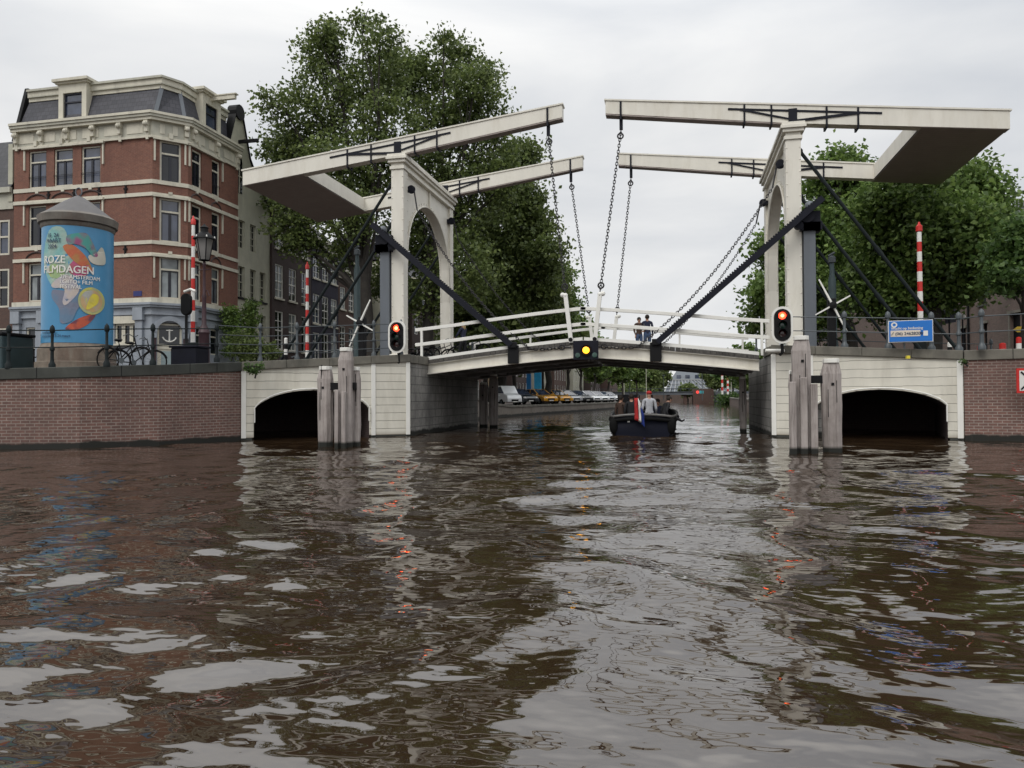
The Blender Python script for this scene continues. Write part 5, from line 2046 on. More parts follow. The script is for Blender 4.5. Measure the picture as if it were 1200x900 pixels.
# ------------------------------------------------------------------ advertising column
def advert_column():
    Y = 20.4
    pc = at(91, 415, Y)
    cx, cy = pc.x, Y
    r = 43.0 * (math.hypot(cx, cy)) * 0.965 * 0.775 / F_PX
    zb = 2.2
    z0 = at(91, 404, Y).z
    z1 = at(91, 272, Y).z
    root = empty('advertising_column', (cx, cy, zb), 'big round advertising column with blue festival poster and conical grey cap', 'advertising column')
    m = MB()
    m.lathe([(r + 0.16, zb - 0.3), (r + 0.16, zb + 0.3), (r + 0.09, zb + 0.32), (r + 0.09, z0 - 0.18), (r + 0.02, z0 - 0.1), (r - 0.02, z0)], (cx, cy, 0), 40)
    m.build('stone_base', plain('column_stone', (0.2, 0.165, 0.13), 0.8, 0.4, 3, dirt=(0.12, 0.06, 0.04)), root, smooth=True)
    m = MB()
    m.lathe([(r - 0.03, z0 - 0.1), (r - 0.03, z1 + 0.25)], (cx, cy, 0), 48)
    m.build('drum', BLUEGREY, root, smooth=True)
    ew = z1
    m = MB()
    m.lathe([(r - 0.02, ew - 0.02), (r + 0.03, ew + 0.05), (r + 0.03, ew + 0.13), (r + 0.1, ew + 0.16), (r + 0.13, ew + 0.38), (r + 0.02, ew + 0.46), (r - 0.2, ew + 0.47)], (cx, cy, 0), 48)
    m.build('cap_rim', plain('rusty_grey_rim', (0.16, 0.145, 0.125), 0.7, 0.35, 2.5, dirt=(0.09, 0.05, 0.035)), root, smooth=True)
    m = MB()
    zt = at(91, 231, Y).z
    H = zt - (ew + 0.43)
    m.lathe([(r + 0.02, ew + 0.45), (r * 0.72, ew + 0.45 + H * 0.34), (r * 0.42, ew + 0.45 + H * 0.68), (0.2, ew + 0.43 + H * 0.93), (0.12, ew + 0.43 + H), (0.01, ew + 0.45 + H)], (cx, cy, 0), 48)
    m.build('cone_roof', plain('zinc_cap', (0.105, 0.1, 0.1), 0.6, 0.15, 3, bump=0.3), root, smooth=True)
    m = MB()
    m.tube([(cx + 0.12 * math.cos(a), cy, zt + 0.16 + 0.14 * math.sin(a)) for a in np.linspace(0, 2 * PI, 14, endpoint=False)], 0.02, 5, closed=True)
    m.build('finial_ring', BLUEGREY, root)
    # poster bent around the drum; x to the right seen from the water
    face = math.atan2(-cy, -cx)

    def place(x, y, d):
        a = face + x / r
        rr = r + d
        return (cx + rr * math.cos(a), cy + rr * math.sin(a), y)

    def patch(name, x0, x1, y0, y1, d, mat, n=24):
        mb = MB()
        vs, fs = [], []
        for i in range(n + 1):
            x = x0 + (x1 - x0) * i / n
            vs += [place(x, y0, d), place(x, y1, d)]
        for i in range(n):
            fs.append((2 * i, 2 * i + 2, 2 * i + 3, 2 * i + 1))
        mb.add(vs, fs)
        return mb.build(name, mat, root, uv=False, fixn=False)
    patch('poster', -1.52 * r, 1.52 * r, z0, z1, -0.012, PBLUE, 60)
    k = (z1 - z0) / 132.0                      # metres per photo pixel on the poster
    X = lambda px: (lambda t: r * math.asin(max(-0.999, min(0.999, t))))((px - 91.5) / 43.5)
    Yy = lambda py: z0 + (404 - py) * k

    def blob(name, pts, mat, d):
        """smooth closed shape on the poster from a few outline points"""
        P = [Vector((X(a), Yy(b))) for a, b in pts]
        n = len(P)
        out = []
        for i in range(n):
            p0, p1, p2, p3 = P[i - 1], P[i], P[(i + 1) % n], P[(i + 2) % n]
            for t in (0, 0.25, 0.5, 0.75):
                out.append(0.5 * ((2 * p1) + (-p0 + p2) * t + (2 * p0 - 5 * p1 + 4 * p2 - p3) * t * t + (-p0 + 3 * p1 - 3 * p2 + p3) * t ** 3))
        bm = bmesh.new()
        vs = [bm.verts.new((q.x, q.y, 0)) for q in out]
        f = bm.faces.new(vs)
        bmesh.ops.triangulate(bm, faces=[f])
        bmesh.ops.subdivide_edges(bm, edges=[e for e in bm.edges if e.calc_length() > 0.25], cuts=2, use_grid_fill=True)
        bmesh.ops.triangulate(bm, faces=bm.faces[:])
        mb = MB()
        bm.verts.index_update()
        mb.add([place(v.co.x, v.co.y, d) for v in bm.verts], [tuple(v.index for v in f_.verts) for f_ in bm.faces])
        bm.free()
        return mb.build(name, mat, root, uv=False, fixn=False)

    def grad(name, c1, c2, sc=2.5, ax=(1, 1, 1)):
        m_, t, b = _new(name)
        n_ = _noise(t, _coord(t), sc, 1, 0.4, ax)
        t.links.new(_ramp(t, n_, [(0.38, c1), (0.6, c2)]), b.inputs['Base Color'])
        b.inputs['Roughness'].default_value = 0.35
        return m_
    blob('pale_green_haze_print', [(58, 278), (75, 276), (82, 300), (90, 318), (75, 340), (60, 338), (52, 310)], grad('p_pale', (0.2, 0.42, 0.4), (0.36, 0.45, 0.38)), 0.0)
    blob('yellow_swirl_print', [(57, 320), (66, 316), (76, 326), (70, 332), (60, 330)], grad('p_yel', (0.45, 0.45, 0.1), (0.3, 0.42, 0.2)), 0.003)
    blob('grey_pink_leaf_print', [(62, 338), (78, 328), (92, 340), (90, 350), (78, 362), (74, 358), (76, 344), (64, 343)], grad('p_gp', (0.42, 0.4, 0.46), (0.52, 0.45, 0.4), 4), 0.006)
    blob('slate_shape_print', [(63, 345), (76, 346), (92, 344), (97, 356), (90, 368), (84, 380), (72, 382), (70, 366), (62, 354)], grad('p_slate', (0.12, 0.2, 0.3), (0.17, 0.19, 0.26)), 0.003)
    blob('pink_shape_print', [(80, 320), (92, 308), (104, 316), (100, 328), (86, 328)], grad('p_pink', (0.5, 0.07, 0.25), (0.4, 0.1, 0.12)), 0.006)
    blob('orange_shape_print', [(74, 297), (84, 294), (96, 302), (104, 312), (108, 324), (96, 318), (86, 312)], grad('p_or', (0.5, 0.12, 0.05), (0.42, 0.2, 0.06), 4), 0.009)
    blob('cream_arm_print', [(103, 305), (112, 301), (118, 293), (122, 298), (123, 311), (114, 314), (106, 312)], grad('p_cr', (0.6, 0.56, 0.48), (0.5, 0.5, 0.42)), 0.009)
    blob('magenta_teal_shape_print', [(78, 285), (88, 281), (101, 280), (108, 290), (114, 303), (108, 305), (100, 297), (88, 293), (80, 294)], grad('p_mt', (0.3, 0.07, 0.17), (0.06, 0.3, 0.26), 3.2), 0.012)
    blob('red_orange_shape_print', [(78, 387), (90, 378), (104, 372), (112, 371), (106, 380), (94, 388), (80, 390)], grad('p_ro', (0.5, 0.09, 0.04), (0.16, 0.04, 0.06), 5), 0.006)
    ring = [(107 + 15.5 * math.cos(a), 356 + 15.5 * math.sin(a)) for a in np.linspace(0, 2 * PI, 12, endpoint=False)]
    blob('yellow_disc_print', ring, grad('p_disc', (0.55, 0.52, 0.12), (0.4, 0.42, 0.22), 3), 0.012)
    blob('inner_disc_print', [(107 + 12.6 * math.cos(a), 356 + 12.6 * math.sin(a)) for a in np.linspace(0, 2 * PI, 12, endpoint=False)], grad('p_disc2', (0.42, 0.42, 0.38), (0.55, 0.36, 0.16), 3), 0.014)
    blob('yellow_drop_print', [(101, 366), (103, 357), (108, 348), (115, 350), (114, 358), (107, 364)], grad('p_drop', (0.75, 0.62, 0.05), (0.6, 0.5, 0.1), 4), 0.017)
    # lettering
    WL = plain('poster_white', (0.75, 0.73, 0.68), 0.4, 0.03, 2, bump=0)
    NL = plain('poster_navy', (0.02, 0.04, 0.09), 0.4, 0.1, 2, bump=0)
    pl = lambda px, py: (lambda x, y, d: place(X(px) + x * 0.86, Yy(py) + y, 0.02 + d))
    letters('poster_lettering', 'ROZE', 12 * k, WL, root, pl(53.5, 315), True)
    letters('poster_lettering', 'FILMDAGEN', 12 * k, WL, root, pl(53, 326), True)
    letters('poster_lettering', '27E AMSTERDAM', 6.2 * k, WL, root, pl(71, 332.5), True)
    letters('poster_lettering', 'LGBTQ+ FILM', 6.2 * k, WL, root, pl(71, 338), True)
    letters('poster_lettering', 'FESTIVAL', 6.2 * k, WL, root, pl(71, 343.5), True)
    letters('poster_lettering', '15  24', 6.4 * k, NL, root, pl(57, 286), True)
    letters('poster_lettering', 'MAART', 6.4 * k, NL, root, pl(56, 292), True)
    letters('poster_lettering', '2024', 6.4 * k, NL, root, pl(57.5, 298.5), True)
    letters('poster_lettering', 'rozefilmdagen', 4.2 * k, NL, root, pl(52, 394), True)
    letters('poster_lettering', 'amsterdam 15 24 maart', 4.2 * k, NL, root, pl(52, 398), True)


advert_column()


# ------------------------------------------------------------------ railings
def post_mesh(h=1.12, r=0.055):
    return [(r * 1.9, 0), (r * 1.9, 0.1), (r * 1.2, 0.16), (r, 0.22), (r * 0.9, h * 0.42), (r * 1.35, h * 0.44), (r * 1.35, h * 0.5), (r * 0.8, h * 0.54), (r * 0.8, h * 0.86), (r * 1.3, h * 0.88), (r * 1.45, h * 0.95), (r * 1.1, h * 1.02), (r * 0.3, h * 1.06), (0.004, h * 1.07)]


def railing(label, pts, posts, rails, h=1.12, mat=IRON, r=0.055, rr=0.02, group=None):
    """pts: plan points with ground z; posts: list of points; rails: heights"""
    P = [Vector(p) for p in pts]
    root = empty('railing', P[0], label, 'railing', group)
    for q in posts:
        m = MB()
        m.lathe(post_mesh(h, r), q, 10)
        m.build('post', mat, root, smooth=True)
    for z in rails:
        m = MB()
        m.tube([p + Vector((0, 0, z)) for p in P], rr, 6)
        m.build('rail', mat, root, smooth=True)
    return root


def pxp(px, Y, z):
    """plan point on line of sight px at distance Y with given ground height"""
    p = at(px, 430, Y)
    return (p.x, Y, z)


# near left quay
qs = [(-40, 15.75, 2.15), (-17.75, 16.65, 2.15)]
lq = []
for px, Y, z in ((-60, 16.0, 2.15), (10, 16.4, 2.15), (61, 16.9, 2.17), (125, 17.25, 2.2), (179, 18.1, 2.27), (254, 20.2, 2.45)):
    lq.append(pxp(px, Y, z))
railing('dark iron railing with two rails and knobbed posts on the brick quay', [(-40, 15.75, 2.15)] + lq, lq[1:], [0.56, 1.02], 1.1, IRONG, 0.046, 0.018)
# bridge approach, near side
z_l = lambda px: 2.5 + 0.36 * (px - 287) / 195
la = []
for px in (254, 305, 348, 392, 438, 470):
    t = (px - 287) / 195
    x, y = -13.62 + 4.52 * t, 21.35 + 3.25 * t + 0.35
    d = ray(px, 420)
    # intersect sight line with the coping line
    ax, ay, bx, by = -13.62, 21.75, -9.1, 25.0
    den = (bx - ax) * d.y - (by - ay) * d.x
    u = (ay * d.x - ax * d.y) / den
    q = (ax + (bx - ax) * u, ay + (by - ay) * u, 2.5 + 0.36 * u)
    la.append(q if px != 254 else (lq[-1][0], lq[-1][1], lq[-1][2]))
railing('four rail grey railing above the arched span near the brick quay', la, la[1:], [0.28, 0.56, 0.84, 1.12], 1.2, RAILG, 0.046, 0.016)
ra = []
for px in (904, 947, 990, 1041, 1092, 1124):
    d = ray(px, 420)
    ax, ay, bx, by = 3.05, 26.1, 8.3, 24.8
    den = (bx - ax) * d.y - (by - ay) * d.x
    u = (ay * d.x - ax * d.y) / den
    ra.append((ax + (bx - ax) * u, ay + (by - ay) * u, 3.02 - 0.36 * u))
ra += [pxp(1151, 24.1, 2.66), pxp(1230, 23.8, 2.68), (20, 23.7, 2.7)]
railing('grey iron railing with stout posts above the arched span below the lime trees', ra, ra[2:6] + [ra[6]], [0.52, 0.98], 1.12, RAILG, 0.06, 0.018)
# far side of the approaches
fl = [(-9.4, 33.8, 2.7), (-12.5, 33.2, 2.5), (-16.5, 31.5, 2.3)]
railing('far side approach railing behind the portal near the brick houses', fl, fl, [0.28, 0.56, 0.84, 1.12], 1.2, RAILG, 0.05, 0.018)
fr_ = [(3.4, 33.8, 2.85), (6.5, 33.6, 2.7), (9.5, 34.5, 2.6), (13, 35, 2.5)]
railing('far side approach railing behind the portal near the lime trees', fr_, fr_, [0.52, 1.0], 1.15, RAILG, 0.05, 0.018)


# ------------------------------------------------------------------ mooring piles
def pile(px0, px1, ytop, Y, label, taper=0.0, seed=0, group=None, shaft=True, ybot=None):
    a, b = at(px0, 470, Y), at(px1, 470, Y)
    w_ = (b.x - a.x) * 0.84
    zt = at((px0 + px1) / 2, ytop, Y).z
    cx = (a.x + b.x) / 2
    root = empty('mooring_pile', (cx, Y + w_ / 2, -0.5), label, 'mooring pile', group)
    rng = random.Random(seed)
    m = MB()
    hw = w_ / 2
    sec = [(-hw, -hw * 0.55), (-hw * 0.55, -hw), (hw * 0.55, -hw), (hw, -hw * 0.55), (hw, hw * 0.55), (hw * 0.55, hw), (-hw * 0.55, hw), (-hw, hw * 0.55)]
    zs = [-1.6, -0.2, 0.15, 0.6, 1.1, zt * 0.72, zt - 0.35, zt - 0.1]
    vs = []
    for k, z in enumerate(zs):
        s = 1 + rng.uniform(-0.025, 0.025)
        if k == len(zs) - 1:
            s = 0.78
        if k == len(zs) - 2:
            s = 1.03
        if z < 0.3:
            s *= 0.93
        dx = rng.uniform(-0.012, 0.012)
        vs += [(cx + x * s + dx, Y + w_ / 2 + y * s * 0.8, z) for x, y in sec]
    fs = []
    for i in range(len(zs) - 1):
        for j in range(8):
            l = (j + 1) % 8
            fs.append((i * 8 + j, i * 8 + l, i * 8 + 8 + l, i * 8 + 8 + j))
    fs.append(tuple(range((len(zs) - 1) * 8, len(zs) * 8)))
    m.add(vs, fs)
    m.build('shaft', PILE, root)
    c = MB()
    c.prism([(x * 0.8, y * 0.8) for x, y in sec], lambda p, q, d: (cx + p, Y + w_ / 2 + q, d), zt - 0.1, zt)
    c.build('white_cap', WHITE2, root, bevel=0.01)
    # drying cracks and bolt
    m = MB()
    yf = Y + w_ / 2 - hw * 0.8
    for k in range(2):
        x = cx + rng.uniform(-0.25, 0.25) * w_
        z = rng.uniform(0.7, zt * 0.6)
        m.box(x - 0.008, x + 0.008, yf - 0.004, yf + 0.06, z, z + rng.uniform(0.5, 1.0))
    m.box(cx - 0.03, cx + 0.03, yf - 0.02, yf + 0.05, zt - 0.62, zt - 0.56)
    m.build('crack', BLACK, root)
    return root


def fender_planks(root, cx, Y, z, offs, w=0.12):
    for o in offs:
        m = MB()
        m.box(cx + o - w / 2, cx + o + w / 2, Y - 0.14, Y - 0.02, -1.2, z)
        m.build('fender_plank', PILE, root, bevel=0.015)


PG = 'timber mooring piles in front of the side spans'
Yp = 18.7
p_ = pile(368.5, 387, 429, Yp, 'short white capped pile nearest the curved brick quay', seed=1)
p2_ = pile(393, 411, 407, Yp - 0.1, 'tall white capped pile with split planks between two shorter piles', seed=2)
c2 = (at(393, 470, Yp).x + at(411, 470, Yp).x) / 2
for o, z in ((-0.08, 1.55), (0.12, 1.5)):
    fender_planks(p2_, c2, Yp - 0.12, z, (o,), 0.11)
p3_ = pile(410.5, 421, 430, Yp + 0.2, 'slim short pile behind the tall one, nearer the opening', seed=3)
m = MB()
a, b = at(384, 450, Yp), at(414, 450, Yp)
m.box(a.x, b.x, Yp + 0.1, Yp + 0.3, 1.55, 1.75)
m.build('tie_beam', BLACK, p2_)
Yr = 18.2
p_ = pile(928.5, 954, 393, Yr, 'tallest white capped pile with vertical slots in front of the red signal', seed=4)
cr_ = (at(928.5, 470, Yr).x + at(954, 470, Yr).x) / 2
for o, z in ((-0.24, 1.65), (0.0, 1.75), (0.22, 1.6)):
    fender_planks(p_, cr_, Yr, z, (o,), 0.15)
m = MB()
m.box(cr_, at(966, 450, Yr).x, Yr + 0.2, Yr + 0.4, 1.62, 1.8)
m.build('tie_beam', BLACK, p_)
pile(963, 990, 420, Yr + 0.1, 'thick grey pile in front of the dark arch near the blue board', seed=5)
pile(924, 932, 434, Yr + 0.5, 'thin leaning timber pile squeezed behind the tallest pile', seed=6)
pile(560, 571, 448, 32.2, 'low far pile at the back end of the stone pier near the houses', seed=7)
pile(571.5, 583, 438, 31.6, 'taller far pile beside the yellow car at the back of the stone pier', seed=8)
pile(866, 876, 441, 28.6, 'far pile standing at the water side of the other stone pier', seed=9)
pile(866, 874, 434, 30.5, 'rear far pile just behind the pile at the other stone pier', seed=10)


# ------------------------------------------------------------------ signals
def traffic_light(px, py, Y, where):
    c = at(px, py, Y)
    k = Y / 0.97 / F_PX
    hw, hh = 11.0 * k, 20.0 * k
    root = empty('traffic_light', (c.x, Y, c.z - hh), f'white rimmed oval red waterway signal {where}', 'traffic light', 'red oval waterway signals')
    def oval(sx, sz, n=14):
        rr = sx
        s_ = sz - rr
        return [(c.x + rr * math.cos(t), c.z + s_ + rr * math.sin(t)) for t in np.linspace(0, PI, n)] + [(c.x + rr * math.cos(t), c.z - s_ + rr * math.sin(t)) for t in np.linspace(PI, 2 * PI, n)]
    m = MB()
    m.prism(oval(hw, hh), lambda a, b, d: (a, d, b), Y - 0.05, Y + 0.0)
    m.build('rim', WHITE2, root)
    m = MB()
    m.prism(oval(hw * 0.78, hh * 0.87), lambda a, b, d: (a, d, b), Y - 0.07, Y - 0.051)
    m.build('backboard', BLACK, root)
    m = MB()
    m.box(c.x - hw * 0.5, c.x + hw * 0.5, Y, Y + 0.25, c.z - hh * 0.8, c.z + hh * 0.8)
    m.build('housing', BLACK, root, bevel=0.03)
    for i, (dz, mt) in enumerate(((0.5, None), (0.0, 'g'), (-0.45, 'r'))):
        m = MB()
        m.lathe([(0.13, -0.24), (0.14, -0.08), (0.12, -0.07)], (c.x, Y, c.z + hh * dz), 16, 'y', a0=R(-20), a1=R(200), cap=False)
        m.build('visor', BLACK, root, fixn=False)
        m = MB()
        m.lathe([(0.005, -0.1), (0.08, -0.095), (0.115, -0.075), (0.115, -0.07)], (c.x, Y, c.z + hh * dz), 18, 'y')
        if mt is None:
            m.build('lit_lamp', emis('red_signal_glow', (1.0, 0.05, 0.02), 5.0), root, smooth=True)
            m = MB()
            m.lathe([(0.005, -0.115), (0.05, -0.105), (0.05, -0.1)], (c.x, Y, c.z + hh * dz), 14, 'y')
            m.build('lamp_core', emis('red_signal_core', (1.0, 0.45, 0.12), 6.0), root, smooth=True)
        else:
            m.build('lamp', glass('dark_lens_' + mt, (0.01, 0.045, 0.03) if mt == 'g' else (0.05, 0.008, 0.008)), root, smooth=True)
    m = MB()
    m.tube([(c.x, Y + 0.12, c.z - hh * 0.8), (c.x + 0.02, Y + 0.12, c.z - hh - 0.28), (c.x - 0.05, Y + 0.2, c.z - hh - 0.34)], 0.05, 8)
    m.build('bracket', BLACK, root)
    return root


traffic_light(465.5, 394.5, 24.2, 'over the pier corner near the brick houses')
traffic_light(916.5, 381, 24.9, 'on the pier corner near the blue board')
m = MB()
a, b = at(897, 411, 25.4), at(917, 411, 25.4)
m.tube([a, b], 0.06, 10)
m.ball(b, 0.075, 8, 6)
tag(m.build('drain_pipe', WHITE2, smooth=True), 'short white pipe end at the coping under the signal', 'pipe')

# amber lamp panel at midspan
c = at(687, 410.5, 26.0)
root = empty('signal_panel', (c.x, 26.0, c.z - 0.35), 'dark square panel with glowing amber lamp at midspan', 'signal')
m = MB()
m.box(c.x - 0.46, c.x + 0.42, 25.98, 26.1, c.z - 0.33, c.z + 0.34)
m.build('board', IRON, root, bevel=0.015)
m = MB()
m.lathe([(0.005, -0.14), (0.08, -0.13), (0.115, -0.11), (0.115, -0.0)], (c.x, 26.0, c.z), 20, 'y')
m.build('lit_lamp', emis('amber_glow', (1.0, 0.42, 0.02), 3.0), root, smooth=True)
m = MB()
m.lathe([(0.19, -0.1), (0.2, 0.0), (0.14, 0.0)], (c.x, 26.0, c.z), 20, 'y', cap=False)
m.build('visor', BLACK, root, fixn=False)
for sx in (-0.3, 0.3):
    m = MB()
    m.lathe([(0.005, -0.05), (0.09, -0.04), (0.09, 0.0)], (c.x + sx, 25.98, c.z - 0.17), 14, 'y')
    m.build('lamp', glass('dark_green_lens' + str(sx), (0.03, 0.09, 0.07)), root, smooth=True)

# road signal seen from behind, left bridgehead
c = at(218, 356, 23.5)
root = empty('road_signal', (c.x, 23.5, 2.3), 'black oval road signal seen from behind beside the striped barrier pole', 'traffic light')
m = MB()
rr = 0.2
m.prism([(c.x + rr * math.cos(t), c.z + 0.18 + rr * math.sin(t)) for t in np.linspace(0, PI, 12)] + [(c.x + rr * math.cos(t), c.z - 0.22 + rr * math.sin(t)) for t in np.linspace(PI, 2 * PI, 12)], lambda a, b, d: (a, d, b), 23.45, 23.6)
m.build('backboard', BLACK, root, bevel=0.03)
m = MB()
m.lathe([(0.1, 2.2), (0.1, 2.5), (0.055, 2.6), (0.055, 3.1), (0.09, 3.15), (0.05, 3.2), (0.05, c.z - 0.4)], (c.x, 23.52, 0), 10)
m.build('pole', BLACK, root, smooth=True)
m = MB()
m.tube([(c.x, 23.4, c.z + 0.42), (c.x + 0.25, 23.4, c.z + 0.5), (c.x + 0.45, 23.4, c.z + 0.42)], 0.05, 8)
m.build('white_bell_bracket', WHITE2, root)


# ------------------------------------------------------------------ red and white barrier poles
def barrier(px, ytop, ybot, Y, wpx, label):
    b = at(px, ybot, Y)
    t = at(px, ytop, Y)
    zb = zg(b.x, Y) if Y > 26 else 2.3
    root = empty('barrier_pole', (b.x, Y, zb), label, 'barrier pole', 'raised red and white barrier poles')
    k = Y / F_PX
    r = wpx * k / 2 * 0.82
    H = t.z - 0.35
    n = 11
    L = H - b.z
    for i in range(n):
        z0_, z1_ = b.z + L * i / n, b.z + L * (i + 1) / n
        m = MB()
        rr = r * (1.05 - 0.25 * i / n)
        m.lathe([(rr, z0_), (rr * 0.98, z1_)], (b.x, Y, 0), 12)
        m.build('red_band' if i % 2 else 'white_band', RED if i % 2 else WHITEB, root, smooth=True)
    m = MB()
    m.lathe([(r * 0.8, H + 0.001), (r * 1.15, H + 0.03), (r * 1.15, H + 0.2), (r * 0.5, H + 0.26), (r * 0.3, H + 0.34), (0.004, H + 0.36)], (b.x, Y, 0), 12)
    m.build('tip_lamp', RED, root, smooth=True)
    m = MB()
    m.box(b.x - 0.16, b.x + 0.16, Y - 0.1, Y + 0.25, zb - 0.1, b.z + 0.02)
    m.build('hinge_box', IRONG, root, bevel=0.02)


barrier(226, 253, 402, 24.2, 6.6, 'tall raised striped pole right beside the street lamp')
barrier(360, 307, 420, 31, 5.4, 'smaller raised striped pole before the plum house')
barrier(1079, 260, 400, 28, 7.0, 'raised striped pole standing behind the blue board')


# ------------------------------------------------------------------ street lamp
def street_lamp():
    Y = 22.6
    c = at(239, 425, Y)
    zb = 2.3
    z = lambda py: at(239, py, Y).z
    root = empty('street_lamp', (c.x, Y, zb), 'maroon cast iron street lamp with old glass lantern', 'street lamp')
    m = MB()
    m.lathe([(0.26, zb - 0.1), (0.24, zb + 0.25), (0.19, zb + 0.3), (0.17, z(392)), (0.2, z(390)), (0.16, z(386)), (0.08, z(380)), (0.065, z(350)), (0.085, z(348)), (0.05, z(344)), (0.042, z(312)), (0.07, z(310)), (0.03, z(306))], (c.x, Y, 0), 14)
    m.build('post', MAROON, root, smooth=True)
    m = MB()
    zc = z(342)
    m.tube([(c.x - 0.02, Y, zc), (c.x + 0.12, Y, zc + 0.05), (c.x + 0.2, Y, zc - 0.15)], 0.018, 5)
    m.tube([(c.x - 0.24, Y, z(316)), (c.x + 0.24, Y, z(316))], 0.018, 5)
    m.build('ladder_arm', MAROON, root)
    m = MB()
    z0_, z1_ = z(305), z(280)
    r0, r1 = 0.17, 0.31
    n = 6
    gl_ = MB()
    for i in range(n):
        a0, a1 = 2 * PI * i / n + 0.3, 2 * PI * (i + 1) / n + 0.3
        P = [(c.x + r0 * math.cos(a0), Y + r0 * math.sin(a0), z0_), (c.x + r0 * math.cos(a1), Y + r0 * math.sin(a1), z0_), (c.x + r1 * math.cos(a1), Y + r1 * math.sin(a1), z1_), (c.x + r1 * math.cos(a0), Y + r1 * math.sin(a0), z1_)]
        gl_.add(P, [(0, 1, 2, 3)])
        m.tube([P[0], P[3]], 0.018, 4)
        m.tube([P[0], P[1]], 0.018, 4)
        m.tube([P[3], P[2]], 0.02, 4)
    m.build('lantern_frame', BLACK, root)
    gl_.build('lantern_glass', glass('frosted_lantern_glass', (0.22, 0.21, 0.2), 0.12), root, fixn=False)
    m = MB()
    m.lathe([(r1 + 0.07, z1_ - 0.02), (r1 + 0.05, z1_ + 0.03), (0.2, z(274)), (0.13, z(272)), (0.12, z(268)), (0.15, z(267)), (0.05, z(264)), (0.004, z(262))], (c.x, Y, 0), 12)
    m.build('lantern_roof', BLACK, root, smooth=True)
    m = MB()
    for i in range(6):
        a = 2 * PI * i / 6 + 0.3
        m.lathe([(0.028, 0), (0.022, 0.05), (0.004, 0.07)], (c.x + (r1 + 0.03) * math.cos(a), Y + (r1 + 0.03) * math.sin(a), z1_ + 0.02), 6)
    m.build('crown_finials', WHITEB, root)


street_lamp()

# low box and bin behind the quay railing
m = MB()
c = at(220, 415, 21.5)
m.box(c.x - 0.5, c.x + 0.45, 21.3, 22.0, 2.2, 3.0)
o = m.build('utility_box', IRON, bevel=0.04)
tag(o, 'dark blue utility box between black signal and lamp base', 'utility box')
m2 = MB()
m2.box(c.x - 0.54, c.x + 0.49, 21.26, 22.04, 3.0, 3.07)
m2.build('lid', IRON, o, bevel=0.015)
c = at(1, 415, 19.5)
m = MB()
m.box(c.x - 1.2, c.x + 0.35, 19.2, 20.4, 2.1, 3.35)
o = m.build('recycling_container', TEAL, bevel=0.06)
tag(o, 'green street container at the photo edge', 'container')
m2 = MB()
m2.box(c.x - 1.24, c.x + 0.39, 19.16, 20.44, 3.35, 3.45)
m2.build('lid', BLACK, o, bevel=0.03)

# tall teal poles
for px, y0_, Y, lab in ((418.5, 292, 30.5, 'tall teal pole with collar behind the slanting stays near the houses'), (976, 300, 30, 'tall teal pole behind the white crank near the lime trees')):
    b = at(px, 400, Y)
    zt_ = at(px, y0_, Y).z
    root = empty('steel_pole', (b.x, Y, 2.6), lab, 'pole')
    m = MB()
    m.lathe([(0.2, 2.4), (0.2, 3.3), (0.16, 3.5), (0.14, zt_ - 0.9), (0.09, zt_ - 0.7), (0.08, zt_)], (b.x, Y, 0), 12)
    m.build('shaft', TEAL, root, smooth=True)
    m = MB()
    m.lathe([(0.14, zt_ - 0.25), (0.14, zt_ - 0.05), (0.02, zt_ + 0.05)], (b.x, Y, 0), 12)
    m.tube([(b.x - 0.12, Y, zt_), (b.x + 0.1, Y - 0.05, zt_ + 0.12)], 0.05, 6)
    m.build('collar', RAILG, root, smooth=True)

# ------------------------------------------------------------------ signs
c = at(1067, 388, 24.35)
k = 24.35 / 0.98 / F_PX / 1.12
root = empty('blue_board', (c.x, 24.35, 2.8), 'blue information board with white lettering on the railing', 'sign')
bw, bh = 1.16, 0.62
th = -0.13                     # board follows the railing, turned a little
def bp(x, y, d):
    ca, sa = math.cos(th), math.sin(th)
    return (c.x + x * ca + d * sa, 24.35 + x * sa - d * ca, c.z + y)
def bbox(x0, x1, y0, y1, d0, d1):
    m_ = MB()
    m_.hexa([bp(x0, y0, d0), bp(x1, y0, d0), bp(x1, y0, d1), bp(x0, y0, d1), bp(x0, y1, d0), bp(x1, y1, d0), bp(x1, y1, d1), bp(x0, y1, d1)])
    return m_
bbox(-bw / 2 - 0.02, bw / 2 + 0.02, -bh / 2 - 0.02, bh / 2 + 0.02, -0.03, 0.0).build('edge', WHITEB, root)
SB = plain('sign_blue', (0.01, 0.16, 0.55), 0.35, 0.05, 2, bump=0)
bbox(-bw / 2, bw / 2, -bh / 2, bh / 2, 0.001, 0.012).build('panel', SB, root)
bbox(-0.54, 0.26, -0.16, 0.03, 0.013, 0.018).build('number_strip', plain('strip_white', (0.7, 0.62, 0.52), 0.4, 0.05), root)
bbox(0.34, 0.46, -0.15, 0.0, 0.013, 0.018).build('small_square', WHITEB, root)
WS = MATS['poster_white']
NS = MATS['poster_navy']
letters('lettering', 'Wacht op bediening', 0.105, WS, root, lambda x, y, d: bp(-0.53 + x, 0.055 + y, 0.014 + d), True)
letters('lettering', '(06) 24628208', 0.125, NS, root, lambda x, y, d: bp(-0.42 + x, -0.115 + y, 0.02 + d), True)
m = MB()
for rr in (0.085,):
    m.lathe([(rr, 0.014), (rr, 0.02), (0.045, 0.02), (0.045, 0.014)], (0, 0, 0), 18, cap=False)
m.v = [bp(-0.44 + v[0], 0.2 + v[1], v[2]) for v in m.v]
m.build('round_symbol', WS, root, uv=False)
m = MB()
m.v = []
m.bar(bp(-0.52, -0.11, 0.022), bp(-0.46, -0.02, 0.022), 0.025, 0.01)
m.build('handset_symbol', NS, root, uv=False)

